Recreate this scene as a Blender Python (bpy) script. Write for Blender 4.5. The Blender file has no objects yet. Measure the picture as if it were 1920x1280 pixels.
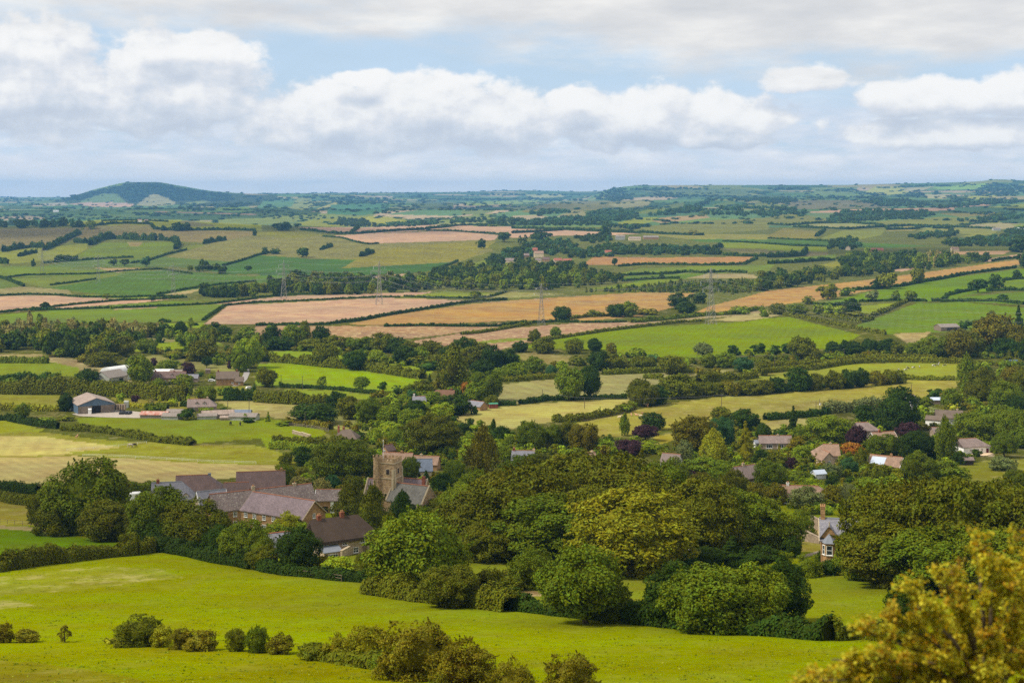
import bpy, math, random
import numpy as np
from mathutils import Vector, Matrix

# ------------------------------------------------------------------ basics
SC = bpy.context.scene
COL = SC.collection
F = 2667.0            # focal length in pixels of the 1920 wide photograph
HOR = 362.0           # row of the eye level
CAM_Z = 130.0
R = math.radians
RNG = np.random.default_rng(11)
random.seed(5)

def lin(c, k=1.0):
    out = []
    for v in c:
        v = v / 255.0
        v = v / 12.92 if v <= 0.04045 else ((v + 0.055) / 1.055) ** 2.4
        out.append(v * k)
    return tuple(out)

def link(o, parent=None):
    COL.objects.link(o)
    if parent is not None:
        o.parent = parent
    return o

def tag(o, label=None, cat=None, group=None, kind=None):
    if label: o['label'] = label
    if cat: o['category'] = cat
    if group: o['group'] = group
    if kind: o['kind'] = kind
    return o

def empty(name, loc, rz=0.0, scale=(1, 1, 1)):
    o = bpy.data.objects.new(name, None)
    o.empty_display_size = 0.5
    o.location = loc; o.rotation_euler = (0, 0, rz); o.scale = scale
    return link(o)

def mesh_np(name, verts, faces_flat, nper, mats=(), mat_idx=None, smooth=False, tint=None, attr='tint'):
    """fast mesh from arrays; nper = verts per face (constant)"""
    me = bpy.data.meshes.new(name)
    verts = np.asarray(verts, np.float32).reshape(-1, 3)
    faces_flat = np.asarray(faces_flat, np.int32).ravel()
    nf = len(faces_flat) // nper
    me.vertices.add(len(verts)); me.vertices.foreach_set('co', verts.ravel())
    me.loops.add(len(faces_flat)); me.loops.foreach_set('vertex_index', faces_flat)
    me.polygons.add(nf)
    me.polygons.foreach_set('loop_start', np.arange(nf, dtype=np.int32) * nper)
    me.polygons.foreach_set('loop_total', np.full(nf, nper, np.int32))
    for m in mats: me.materials.append(m)
    if mat_idx is not None: me.polygons.foreach_set('material_index', np.asarray(mat_idx, np.int32))
    me.polygons.foreach_set('use_smooth', np.full(nf, bool(smooth)))
    me.update(calc_edges=True)
    if tint is not None:
        t = np.ones((len(verts), 4), np.float32); tint = np.asarray(tint, np.float32)
        t[:, :tint.shape[1]] = tint
        a = me.color_attributes.new(attr, 'FLOAT_COLOR', 'POINT'); a.data.foreach_set('color', t.ravel())
    return me

class MB:
    """collects boxes, prisms and tubes, links them as one mesh"""
    def __init__(s): s.v = []; s.f = []
    def poly(s, pts, faces):
        n = len(s.v); s.v += [tuple(p) for p in pts]; s.f += [tuple(i + n for i in f) for f in faces]
    def box(s, cx, cy, cz, sx, sy, sz, rz=0.0):
        c, si = math.cos(rz), math.sin(rz); P = []
        for dz in (-.5, .5):
            for dx, dy in ((-.5, -.5), (.5, -.5), (.5, .5), (-.5, .5)):
                x, y = dx * sx, dy * sy
                P.append((cx + x * c - y * si, cy + x * si + y * c, cz + dz * sz))
        s.poly(P, [(3, 2, 1, 0), (4, 5, 6, 7), (0, 1, 5, 4), (1, 2, 6, 5), (2, 3, 7, 6), (3, 0, 4, 7)])
    def tube(s, pts, rad, n=6, cap=True):
        pts = [Vector(p) for p in pts]
        if not hasattr(rad, '__len__'): rad = [rad] * len(pts)
        rings = []
        for i, p in enumerate(pts):
            d = (pts[min(i + 1, len(pts) - 1)] - pts[max(i - 1, 0)])
            if d.length < 1e-9: d = Vector((0, 0, 1))
            d.normalize()
            a = d.cross(Vector((0, 0, 1)) if abs(d.z) < .95 else Vector((1, 0, 0))).normalized(); b = d.cross(a)
            rings.append([p + (a * math.cos(2 * math.pi * k / n) + b * math.sin(2 * math.pi * k / n)) * rad[i] for k in range(n)])
        P = [q for r in rings for q in r]; Fc = []
        for i in range(len(pts) - 1):
            for k in range(n):
                Fc.append((i * n + k, i * n + (k + 1) % n, (i + 1) * n + (k + 1) % n, (i + 1) * n + k))
        if cap:
            Fc.append(tuple(range(n))[::-1]); Fc.append(tuple((len(pts) - 1) * n + k for k in range(n)))
        s.poly(P, Fc)
    def lathe(s, prof, n=12, cx=0, cy=0):
        P = [(cx + r * math.cos(2 * math.pi * k / n), cy + r * math.sin(2 * math.pi * k / n), z) for r, z in prof for k in range(n)]
        Fc = [(i * n + k, i * n + (k + 1) % n, (i + 1) * n + (k + 1) % n, (i + 1) * n + k) for i in range(len(prof) - 1) for k in range(n)]
        s.poly(P, Fc)
    def ell(s, c, r, nu=10, nv=7, rot=None):
        P = []; Fc = []
        for j in range(nv + 1):
            th = math.pi * j / nv
            for i in range(nu):
                ph = 2 * math.pi * i / nu
                q = Vector((r[0] * math.sin(th) * math.cos(ph), r[1] * math.sin(th) * math.sin(ph), r[2] * math.cos(th)))
                if rot is not None: q = rot @ q
                P.append(Vector(c) + q)
        for j in range(nv):
            for i in range(nu):
                Fc.append((j * nu + i, (j + 1) * nu + i, (j + 1) * nu + (i + 1) % nu, j * nu + (i + 1) % nu))
        s.poly(P, Fc)
    def mesh(s, name, mat, smooth=False):
        me = bpy.data.meshes.new(name); me.from_pydata([tuple(p) for p in s.v], [], s.f)
        if mat is not None:
            for m in (mat if isinstance(mat, (list, tuple)) else [mat]): me.materials.append(m)
        me.validate(); me.update()
        if smooth:
            for p in me.polygons: p.use_smooth = True
        return me
    def build(s, name, mat, parent=None, smooth=False):
        return link(bpy.data.objects.new(name, s.mesh(name, mat, smooth)), parent)

# ------------------------------------------------------------------ terrain
def pchip(x, y, xq):
    """monotone cubic along axis 0; y (N, M) -> (Q, M)"""
    x = np.asarray(x, float); y = np.asarray(y, float); xq = np.clip(np.asarray(xq, float), x[0], x[-1])
    if y.ndim == 1: y = y[:, None]
    h = np.diff(x)[:, None]; d = np.diff(y, axis=0) / h
    m = np.zeros_like(y); m[0] = d[0]; m[-1] = d[-1]
    a, b = d[:-1], d[1:]; w1 = 2 * h[1:] + h[:-1]; w2 = h[1:] + 2 * h[:-1]
    with np.errstate(divide='ignore', invalid='ignore'):
        hm = (w1 + w2) / (w1 / a + w2 / b)
    m[1:-1] = np.where(a * b > 0, np.nan_to_num(hm), 0)
    i = np.clip(np.searchsorted(x, xq) - 1, 0, len(x) - 2)
    t = ((xq - x[i]) / (x[i + 1] - x[i]))[:, None]; hh = (x[i + 1] - x[i])[:, None]
    return ((1 + 2 * t) * (1 - t) ** 2 * y[i] + t * (1 - t) ** 2 * hh * m[i] + t * t * (3 - 2 * t) * y[i + 1] + t * t * (t - 1) * hh * m[i + 1])

YN = [12, 30, 60, 110, 150, 225, 270, 390, 480, 560, 650, 730, 890, 1070, 1330, 1650, 2050, 2600, 3300, 3650, 4300, 5000, 6000]
PN_COLS = [-700, 0, 240, 480, 960, 1440, 1920, 2620]
std = [1450, 1430, 1384, 1280, 1200, 1100, 1050, 960, 900, 850, 800, 760, 700, 650, 600, 560, 520, 480]
PN = np.array([
    std + [441, 424, 434, 424, 405],
    std + [441, 424, 434, 424, 405],
    std + [440, 412, 430, 423, 404],
    std + [441, 423, 432, 420, 402],
    std + [443, 432, 420, 410, 398],
    std + [446, 436, 420, 407, 391],
    std[:14] + [587, 545, 508, 474, 448, 439, 422, 407, 388],
    std[:14] + [587, 545, 508, 474, 448, 439, 422, 407, 388]], float)
YF = [8200, 11200, 12600, 14200, 15800, 17600, 20000]
FAR = [(-700, 393, 386, 380, 377, 373, 371, 370), (0, 393, 386, 380, 377, 373, 371, 370), (105, 392, 386, 374.5, 378, 373, 371, 369.5),
       (190, 391, 385, 352, 374, 372, 370, 369), (245, 391, 384, 341.5, 373, 371, 369, 368), (290, 391, 384, 341.5, 372, 370, 368, 367), (335, 390, 383, 348, 371, 369, 367, 366),
       (405, 389, 380, 359, 369, 367, 365, 364), (480, 389, 378, 363.5, 366, 365, 364, 363), (600, 389, 376, 365, 364, 363, 363, 362),
       (720, 388, 379, 374, 368, 364, 362, 361), (860, 388, 381, 376, 370, 365, 361, 360), (980, 388, 381, 377, 370, 364, 359, 357),
       (1090, 386, 378, 374, 369, 364, 360, 359), (1145, 384, 371, 354, 363, 363, 360, 358), (1190, 382, 364, 348.5, 359, 362, 361, 360),
       (1240, 380, 361, 347.5, 358, 361, 361, 360), (1440, 376, 360, 347, 356, 360, 361, 360), (1560, 375, 360, 347, 356, 360, 361, 360),
       (1680, 374, 359, 344.5, 355, 360, 361, 360), (1830, 373, 356, 340.5, 352, 358, 361, 360), (1870, 373, 355, 336.5, 350, 357, 361, 360),
       (1920, 372, 356, 338.5, 350, 357, 360, 360), (2620, 372, 356, 340, 350, 357, 360, 360)]
FAR = np.array(FAR, float)
PXG = np.concatenate([np.arange(-700, -60, 16), np.arange(-60, 1981, 3), np.arange(1990, 2621, 16)]).astype(float)
YG = np.concatenate([np.geomspace(12, 95, 70)[:-1], np.geomspace(95, 13500, 700)[:-1], np.geomspace(13500, 20000, 30)])
near_py = pchip(PN_COLS, PN, PXG)                       # (px, rows)
far_py = pchip(FAR[:, 0], FAR[:, 1:], PXG)
allY = np.array(YN + YF, float)
D_ctrl = (np.concatenate([near_py, far_py], 1) - HOR) / F * allY[None, :]
DG = pchip(np.log(allY), D_ctrl.T, np.log(YG))          # (rows, px) drop below the eye
_px, _y = np.meshgrid(PXG, YG); _x = (_px - 960) / F * _y
und = (np.sin(_x / 61 + 1.3 * np.sin(_y / 87)) * np.sin(_y / 74 + .6)) * .35 + np.sin(_x / 190 + _y / 240 + 2) * np.sin(_y / 310 - _x / 420) * 1.6
fade = np.clip((_y - 130) / 700, 0, 1) * np.clip((6500 - _y) / 2500, 0, 1)
DG = DG - und * fade
_fw = np.clip((_y - 4600) / 900, 0, 1) * np.clip((11400 - _y) / 1500, 0, 1)          # far ridges and dips
DG = DG - _fw * (11 * np.sin(_y / 430 + 1.6 * np.sin(_x / 1150 + .4) + _x / 2600) + 5 * np.sin(_y / 210 + 1.3 * np.sin(_x / 520)))
PYG = HOR + F * DG / YG[:, None]
RUN = np.minimum.accumulate(PYG, axis=0)                # visible envelope
LYG = np.log(YG)

def _pi(px):
    px = min(max(px, PXG[0]), PXG[-1] - 1e-6); i = int(np.searchsorted(PXG, px, 'right') - 1); i = min(i, len(PXG) - 2)
    return i, (px - PXG[i]) / (PXG[i + 1] - PXG[i])

def drop(px, Y):
    i, t = _pi(px); k = np.interp(math.log(max(Y, 12.01)), LYG, np.arange(len(LYG))); j = min(int(k), len(LYG) - 2); s = k - j
    a = DG[j, i] * (1 - t) + DG[j, i + 1] * t; b = DG[j + 1, i] * (1 - t) + DG[j + 1, i + 1] * t
    return a * (1 - s) + b * s

def gz(x, y):
    return CAM_Z - drop(960 + F * x / max(y, 12), y)

def at(px, py, h=0.0):
    """ground point whose spot h metres above it is seen at pixel (px, py)"""
    i, t = _pi(px)
    d = DG[:, i] * (1 - t) + DG[:, i + 1] * t
    p = HOR + F * (d - h) / YG
    idx = np.nonzero((p[1:] <= py) & (p[:-1] > py) & (YG[1:] > 60))[0]
    if len(idx) == 0: Y = YG[int(np.argmin(np.abs(p - py) + (YG < 90) * 1e4))]
    else: j = idx[0] + 1; s = (p[j - 1] - py) / (p[j - 1] - p[j]); Y = YG[j - 1] + s * (YG[j] - YG[j - 1])
    x = (px - 960) / F * Y
    return Vector((x, Y, CAM_Z - drop(px, Y)))

T0 = {'T1': (0, 330), 'T2': (480, 330), 'T3': (960, 330), 'T4': (1440, 330), 'M1': (0, 640), 'M2': (480, 640), 'M3': (960, 640), 'M4': (1440, 640),
      'N1': (0, 840), 'N2': (480, 840), 'N3': (960, 840), 'N4': (1440, 840), 'N5': (1440, 960)}
def tp(tile, u, v):
    if tile == 'P': return u, v
    x0, y0 = T0[tile]; return x0 + u / 4.0, y0 + v / 4.0
# ------------------------------------------------------------------ materials
class NT:
    def __init__(s, name):
        s.m = bpy.data.materials.new(name); s.m.use_nodes = True; s.t = s.m.node_tree; s.t.nodes.clear()
        s.out = s.n('ShaderNodeOutputMaterial')
    def n(s, typ, **kw):
        nd = s.t.nodes.new(typ)
        for k, v in kw.items(): setattr(nd, k, v)
        return nd
    def l(s, a, b): s.t.links.new(a, b)
    def inp(s, sock, v):
        if hasattr(v, 'is_linked') or hasattr(v, 'links'): s.l(v, sock)
        else:
            if hasattr(sock.default_value, '__len__') and not hasattr(v, '__len__'): v = (v, v, v, 1)[:len(sock.default_value)]
            if hasattr(v, '__len__') and len(sock.default_value) == 4 and len(v) == 3: v = tuple(v) + (1,)
            sock.default_value = v
    def math(s, op, a, b=0.0, clamp=False):
        nd = s.n('ShaderNodeMath', operation=op, use_clamp=clamp); s.inp(nd.inputs[0], a); s.inp(nd.inputs[1], b); return nd.outputs[0]
    def mix(s, f, a, b, typ='MIX'):
        nd = s.n('ShaderNodeMix', data_type='RGBA', blend_type=typ); s.inp(nd.inputs[0], f); s.inp(nd.inputs[6], a); s.inp(nd.inputs[7], b); return nd.outputs[2]
    def ramp(s, f, stops):
        nd = s.n('ShaderNodeValToRGB'); e = nd.color_ramp.elements
        while len(e) < len(stops): e.new(0.5)
        for q, (p, c) in zip(e, stops): q.position = p; q.color = tuple(c) + (1,) if len(c) == 3 else c
        s.l(f, nd.inputs[0]); return nd.outputs[0]
    def rng(s, f, a, b, c, d):
        nd = s.n('ShaderNodeMapRange'); s.inp(nd.inputs[0], f)
        for k, v in zip((1, 2, 3, 4), (a, b, c, d)): s.inp(nd.inputs[k], v)
        return nd.outputs[0]
    def coord(s, which='Object'): return s.n('ShaderNodeTexCoord').outputs[which]
    def mapping(s, vec, scale=(1, 1, 1), rot=(0, 0, 0), loc=(0, 0, 0)):
        nd = s.n('ShaderNodeMapping'); s.l(vec, nd.inputs[0]); nd.inputs['Scale'].default_value = scale; nd.inputs['Rotation'].default_value = rot; nd.inputs['Location'].default_value = loc; return nd.outputs[0]
    def noise(s, vec, scale, detail=3.0, rough=0.5, dist=0.0):
        nd = s.n('ShaderNodeTexNoise'); s.l(vec, nd.inputs['Vector']); nd.inputs['Scale'].default_value = scale
        nd.inputs['Detail'].default_value = detail; nd.inputs['Roughness'].default_value = rough; nd.inputs['Distortion'].default_value = dist; return nd.outputs['Fac']
    def bsdf(s, color, rough=0.8, spec=0.3, metal=0.0, bump=None, bs=0.3, bd=0.1):
        b = s.n('ShaderNodeBsdfPrincipled'); s.inp(b.inputs['Base Color'], color); s.inp(b.inputs['Roughness'], rough)
        b.inputs['Specular IOR Level'].default_value = spec; b.inputs['Metallic'].default_value = metal
        if bump is not None:
            nb = s.n('ShaderNodeBump'); nb.inputs['Strength'].default_value = bs; nb.inputs['Distance'].default_value = bd; s.l(bump, nb.inputs['Height']); s.l(nb.outputs[0], b.inputs['Normal'])
        s.l(b.outputs[0], s.out.inputs[0]); return b
    def hsv(s, col, h=.5, sa=1.0, v=1.0):
        nd = s.n('ShaderNodeHueSaturation'); s.inp(nd.inputs['Hue'], h); s.inp(nd.inputs['Saturation'], sa); s.inp(nd.inputs['Value'], v); s.inp(nd.inputs['Color'], col); return nd.outputs[0]

def plain(name, c, var=.18, scale=1.5, rough=.8, metal=0., spec=.25):
    g = NT(name); co = g.coord()
    f = g.rng(g.noise(co, scale, 4, .6), .3, .7, 1 - var, 1 + var)
    g.bsdf(g.hsv(lin(c), .5, 1, f), rough, spec, metal); return g.m

def stone_mat(name, c, c2=None, bw=.55, bh=.24):
    g = NT(name); co = g.coord()
    sx = g.n('ShaderNodeSeparateXYZ'); g.l(co, sx.inputs[0])
    cb = g.n('ShaderNodeCombineXYZ'); g.l(g.math('ADD', sx.outputs[0], sx.outputs[1]), cb.inputs[0]); g.l(sx.outputs[2], cb.inputs[1])
    br = g.n('ShaderNodeTexBrick'); g.l(cb.outputs[0], br.inputs['Vector']); br.inputs['Scale'].default_value = 1
    br.inputs['Brick Width'].default_value = bw; br.inputs['Row Height'].default_value = bh; br.inputs['Mortar Size'].default_value = .02
    c2 = c2 or tuple(v * .8 for v in c)
    br.inputs['Color1'].default_value = lin(c) + (1,); br.inputs['Color2'].default_value = lin(c2) + (1,); br.inputs['Mortar'].default_value = lin(tuple(v * .92 for v in c)) + (1,)
    f = g.rng(g.noise(co, .7, 5, .65), .3, .7, .74, 1.22)
    f2 = g.rng(g.noise(co, 3.2, 3, .6), .35, .65, .85, 1.15)
    g.bsdf(g.hsv(br.outputs['Color'], .5, 1, g.math('MULTIPLY', f, f2)), .9, .2, 0, br.outputs['Fac'], .3, .02); return g.m

def tile_mat(name, c, lichen=(170, 165, 140), amt=.5, row=.3, rough=.75):
    """roof: rows of slates across the slope with mottling and lichen"""
    g = NT(name); co = g.coord(); sx = g.n('ShaderNodeSeparateXYZ'); g.l(co, sx.inputs[0])
    cb = g.n('ShaderNodeCombineXYZ'); g.l(sx.outputs[0], cb.inputs[0]); g.l(g.math('MULTIPLY', sx.outputs[2], 1.6), cb.inputs[1])
    br = g.n('ShaderNodeTexBrick'); g.l(cb.outputs[0], br.inputs['Vector']); br.inputs['Scale'].default_value = 1
    br.inputs['Brick Width'].default_value = row * 1.1; br.inputs['Row Height'].default_value = row; br.inputs['Mortar Size'].default_value = .018
    br.inputs['Color1'].default_value = lin(tuple(v * 1.06 for v in c)) + (1,); br.inputs['Color2'].default_value = lin(tuple(v * .9 for v in c)) + (1,)
    br.inputs['Mortar'].default_value = lin(tuple(v * .66 for v in c)) + (1,)
    patch = g.rng(g.noise(co, .45, 5, .65), .3, .7, .8, 1.2)
    col = g.hsv(br.outputs['Color'], .5, 1, patch)
    sp = g.rng(g.noise(co, 2.6, 4, .7), .54, .68, 0, amt)
    col = g.mix(sp, col, lin(lichen))
    g.bsdf(col, rough, .3, 0, br.outputs['Fac'], .4, .02); return g.m

def thatch_mat(name, c):
    g = NT(name); co = g.coord(); v = g.mapping(co, (5, 5, .6))
    f = g.rng(g.noise(v, 2, 4, .6), .3, .7, .75, 1.25); f2 = g.rng(g.noise(co, .5, 4, .6), .3, .7, .85, 1.15)
    g.bsdf(g.hsv(lin(c), .5, 1, g.math('MULTIPLY', f, f2)), .95, .1, 0, g.noise(v, 2, 4), .5, .05); return g.m

def metal_sheet(name, c, c2, amt=.5, ribs=6.0):
    g = NT(name); co = g.coord(); w = g.n('ShaderNodeTexWave', wave_type='BANDS', bands_direction='X'); g.l(co, w.inputs[0]); w.inputs['Scale'].default_value = ribs / 6.28
    n = g.noise(g.mapping(co, (1.2, .3, .3)), 1.0, 5, .7)
    col = g.mix(g.rng(n, .5 - amt * .35, .62, 0, 1), lin(c), lin(c2))
    col = g.hsv(col, .5, 1, g.rng(g.noise(co, 2, 4), .3, .7, .85, 1.12))
    g.bsdf(col, .6, .35, .0, w.outputs[0], .3, .04); return g.m

M = {}
M['stone'] = stone_mat('golden_stone', (176, 140, 98), (148, 112, 74))
M['stone_grey'] = stone_mat('grey_stone', (168, 150, 128), (140, 122, 102))
M['stone_pale'] = stone_mat('pale_stone', (200, 180, 152), (172, 150, 122))
M['church_stone'] = stone_mat('church_stone', (192, 164, 126), (146, 116, 86), .45, .26)
M['dressed'] = plain('dressed_stone', (190, 172, 142), .15)
M['brick'] = stone_mat('red_brick', (158, 96, 72), (132, 78, 60), .3, .1)
M['slate'] = tile_mat('grey_slate_roof', (132, 130, 138), (176, 172, 160), .5)
M['slate_blue'] = tile_mat('blue_slate_roof', (120, 130, 146), (160, 165, 172), .2)
M['slate_lilac'] = tile_mat('lilac_slate_roof', (138, 120, 122), (150, 138, 132), .25)
M['tile_old'] = tile_mat('old_mottled_roof_tile', (124, 108, 102), (196, 190, 170), .7)
M['tile_brown'] = tile_mat('brown_roof_tile', (112, 90, 84), (120, 104, 92), .3)
M['tile_grey'] = tile_mat('grey_brown_roof_tile', (138, 120, 112), (160, 148, 136), .3)
M['tile_warm'] = tile_mat('warm_brown_roof_tile', (158, 128, 106), (176, 156, 130), .3)
M['tile_red'] = tile_mat('red_roof_tile', (168, 100, 78), (150, 110, 90), .3)
M['stone_slab'] = tile_mat('stone_slab_roof', (118, 114, 106), (156, 150, 134), .6, .4)
M['thatch'] = thatch_mat('dark_thatch', (80, 67, 58))
M['thatch_grey'] = thatch_mat('weathered_thatch', (112, 98, 86))
M['thatch_red'] = thatch_mat('reddish_thatch', (120, 90, 72))
M['ridge'] = plain('orange_ridge_tile', (166, 108, 78), .25, 3)
M['white'] = plain('white_paint', (236, 234, 228), .05, 2, .6)
M['render'] = plain('white_rendered_wall', (240, 237, 230), .1, 1.2, .9)
M['cream'] = plain('cream_wall', (222, 200, 164), .1, 1.2, .9)
M['lead'] = plain('lead_sheet', (128, 132, 140), .12, 2, .5)
M['wood'] = plain('weathered_wood', (128, 110, 92), .25, 2)
M['wood_dark'] = plain('dark_stained_wood', (58, 46, 40), .25, 2)
M['dark'] = plain('dark_opening_shade', (30, 27, 25), .2, 1)  # near-black colour imitating the shade inside openings
M['door_red'] = plain('dark_red_door', (96, 34, 34), .1)
M['solar'] = plain('pale_solar_glass', (196, 206, 220), .05, .6, .15, 0, .6)
M['asbestos'] = metal_sheet('grey_corrugated_sheet', (142, 132, 122), (128, 116, 106), .4)
M['asbestos_brown'] = metal_sheet('brown_corrugated_sheet', (136, 116, 102), (164, 146, 132), .35)
M['rusty'] = metal_sheet('rusty_corrugated_sheet', (206, 196, 186), (168, 92, 66), .75)
M['white_sheet'] = metal_sheet('white_sheet_roof', (226, 226, 222), (206, 206, 204), .3)
M['shed_grey'] = metal_sheet('pale_grey_cladding', (178, 178, 166), (156, 158, 148), .3)
M['blue_sheet'] = metal_sheet('blue_grey_cladding', (92, 112, 132), (78, 96, 114), .3)
M['boards'] = metal_sheet('grey_vertical_boards', (158, 144, 128), (110, 96, 84), .6, 14)
M['steel'] = plain('galvanised_steel', (150, 148, 142), .1, 1, .55, .4)
M['insul'] = plain('pale_glass_insulator', (196, 200, 200), .05)
M['cable'] = plain('grey_cable', (150, 150, 148), .05)
M['pole'] = plain('creosoted_pole', (96, 82, 70), .2)
M['asphalt'] = plain('pale_asphalt', (150, 144, 138), .12, 1.5, .9)
M['yard'] = plain('farmyard_concrete', (168, 156, 142), .2, .6, .9)
M['gravel'] = plain('tan_gravel', (206, 180, 146), .12, 2, .95)
M['terracotta'] = plain('terracotta_pot', (196, 150, 106), .12)
M['black_plastic'] = plain('black_plastic_wrap', (34, 36, 42), .2, 2, .35, 0, .5)
M['blue_tarp'] = plain('blue_sheet', (104, 126, 158), .15)
M['green_paint'] = plain('green_paint', (70, 140, 110), .1)
M['rust_paint'] = plain('rusty_red_paint', (130, 70, 50), .2)
M['horse_dark'] = plain('dark_horse_coat', (46, 34, 28), .15, 1.5)
M['horse_grey'] = plain('grey_horse_coat', (176, 164, 152), .15, 1.5)
M['tan_hide'] = plain('tan_hide', (204, 156, 120), .12, 1)
M['cream_hide'] = plain('cream_hide', (226, 204, 178), .1, 1)
g = NT('black_and_white_hide'); co = g.coord()
g.bsdf(g.mix(g.rng(g.noise(co, 1.3, 1, .4), .49, .51, 0, 1), lin((28, 26, 26)), lin((232, 226, 218))), .8, .2); M['cow'] = g.m
g = NT('window_glass'); g.bsdf(lin((46, 52, 58)), .12, .6); M['glass'] = g.m

def foliage(name, transl=.16, hue=.028, val=.26):
    """leaf colour = object colour x tint; alpha of the object colour turns leaf clumps golden"""
    g = NT(name); oi = g.n('ShaderNodeObjectInfo'); at_ = g.n('ShaderNodeAttribute', attribute_name='tint')
    geo = g.n('ShaderNodeNewGeometry'); r = geo.outputs['Random Per Island']
    col = g.mix(1.0, oi.outputs['Color'], at_.outputs['Color'], 'MULTIPLY')
    co = g.coord('Object'); n = g.noise(co, 3.2, 3, .6)
    k = g.math('ADD', g.rng(n, .46, .6, 0, 1.1), g.math('MULTIPLY', r, .5))
    col = g.mix(g.math('MULTIPLY', k, oi.outputs['Alpha'], True), col, lin((172, 156, 18)))
    col = g.hsv(col, g.rng(r, 0, 1, .5 - hue, .5 + hue), g.rng(r, 0, 1, 1.05, .95), g.rng(r, 0, 1, 1 - val, 1 + val))
    b = g.n('ShaderNodeBsdfPrincipled'); g.l(col, b.inputs['Base Color']); b.inputs['Roughness'].default_value = .62; b.inputs['Specular IOR Level'].default_value = .06
    tr = g.n('ShaderNodeBsdfTranslucent'); g.l(g.hsv(col, .5, 1.1, 1.15), tr.inputs[0])
    mx = g.n('ShaderNodeMixShader'); mx.inputs[0].default_value = transl; g.l(b.outputs[0], mx.inputs[1]); g.l(tr.outputs[0], mx.inputs[2]); g.l(mx.outputs[0], g.out.inputs[0])
    return g.m
M['leaf'] = foliage('leaves')
M['bark'] = plain('bark', (92, 78, 62), .25, 3, .95)
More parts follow.
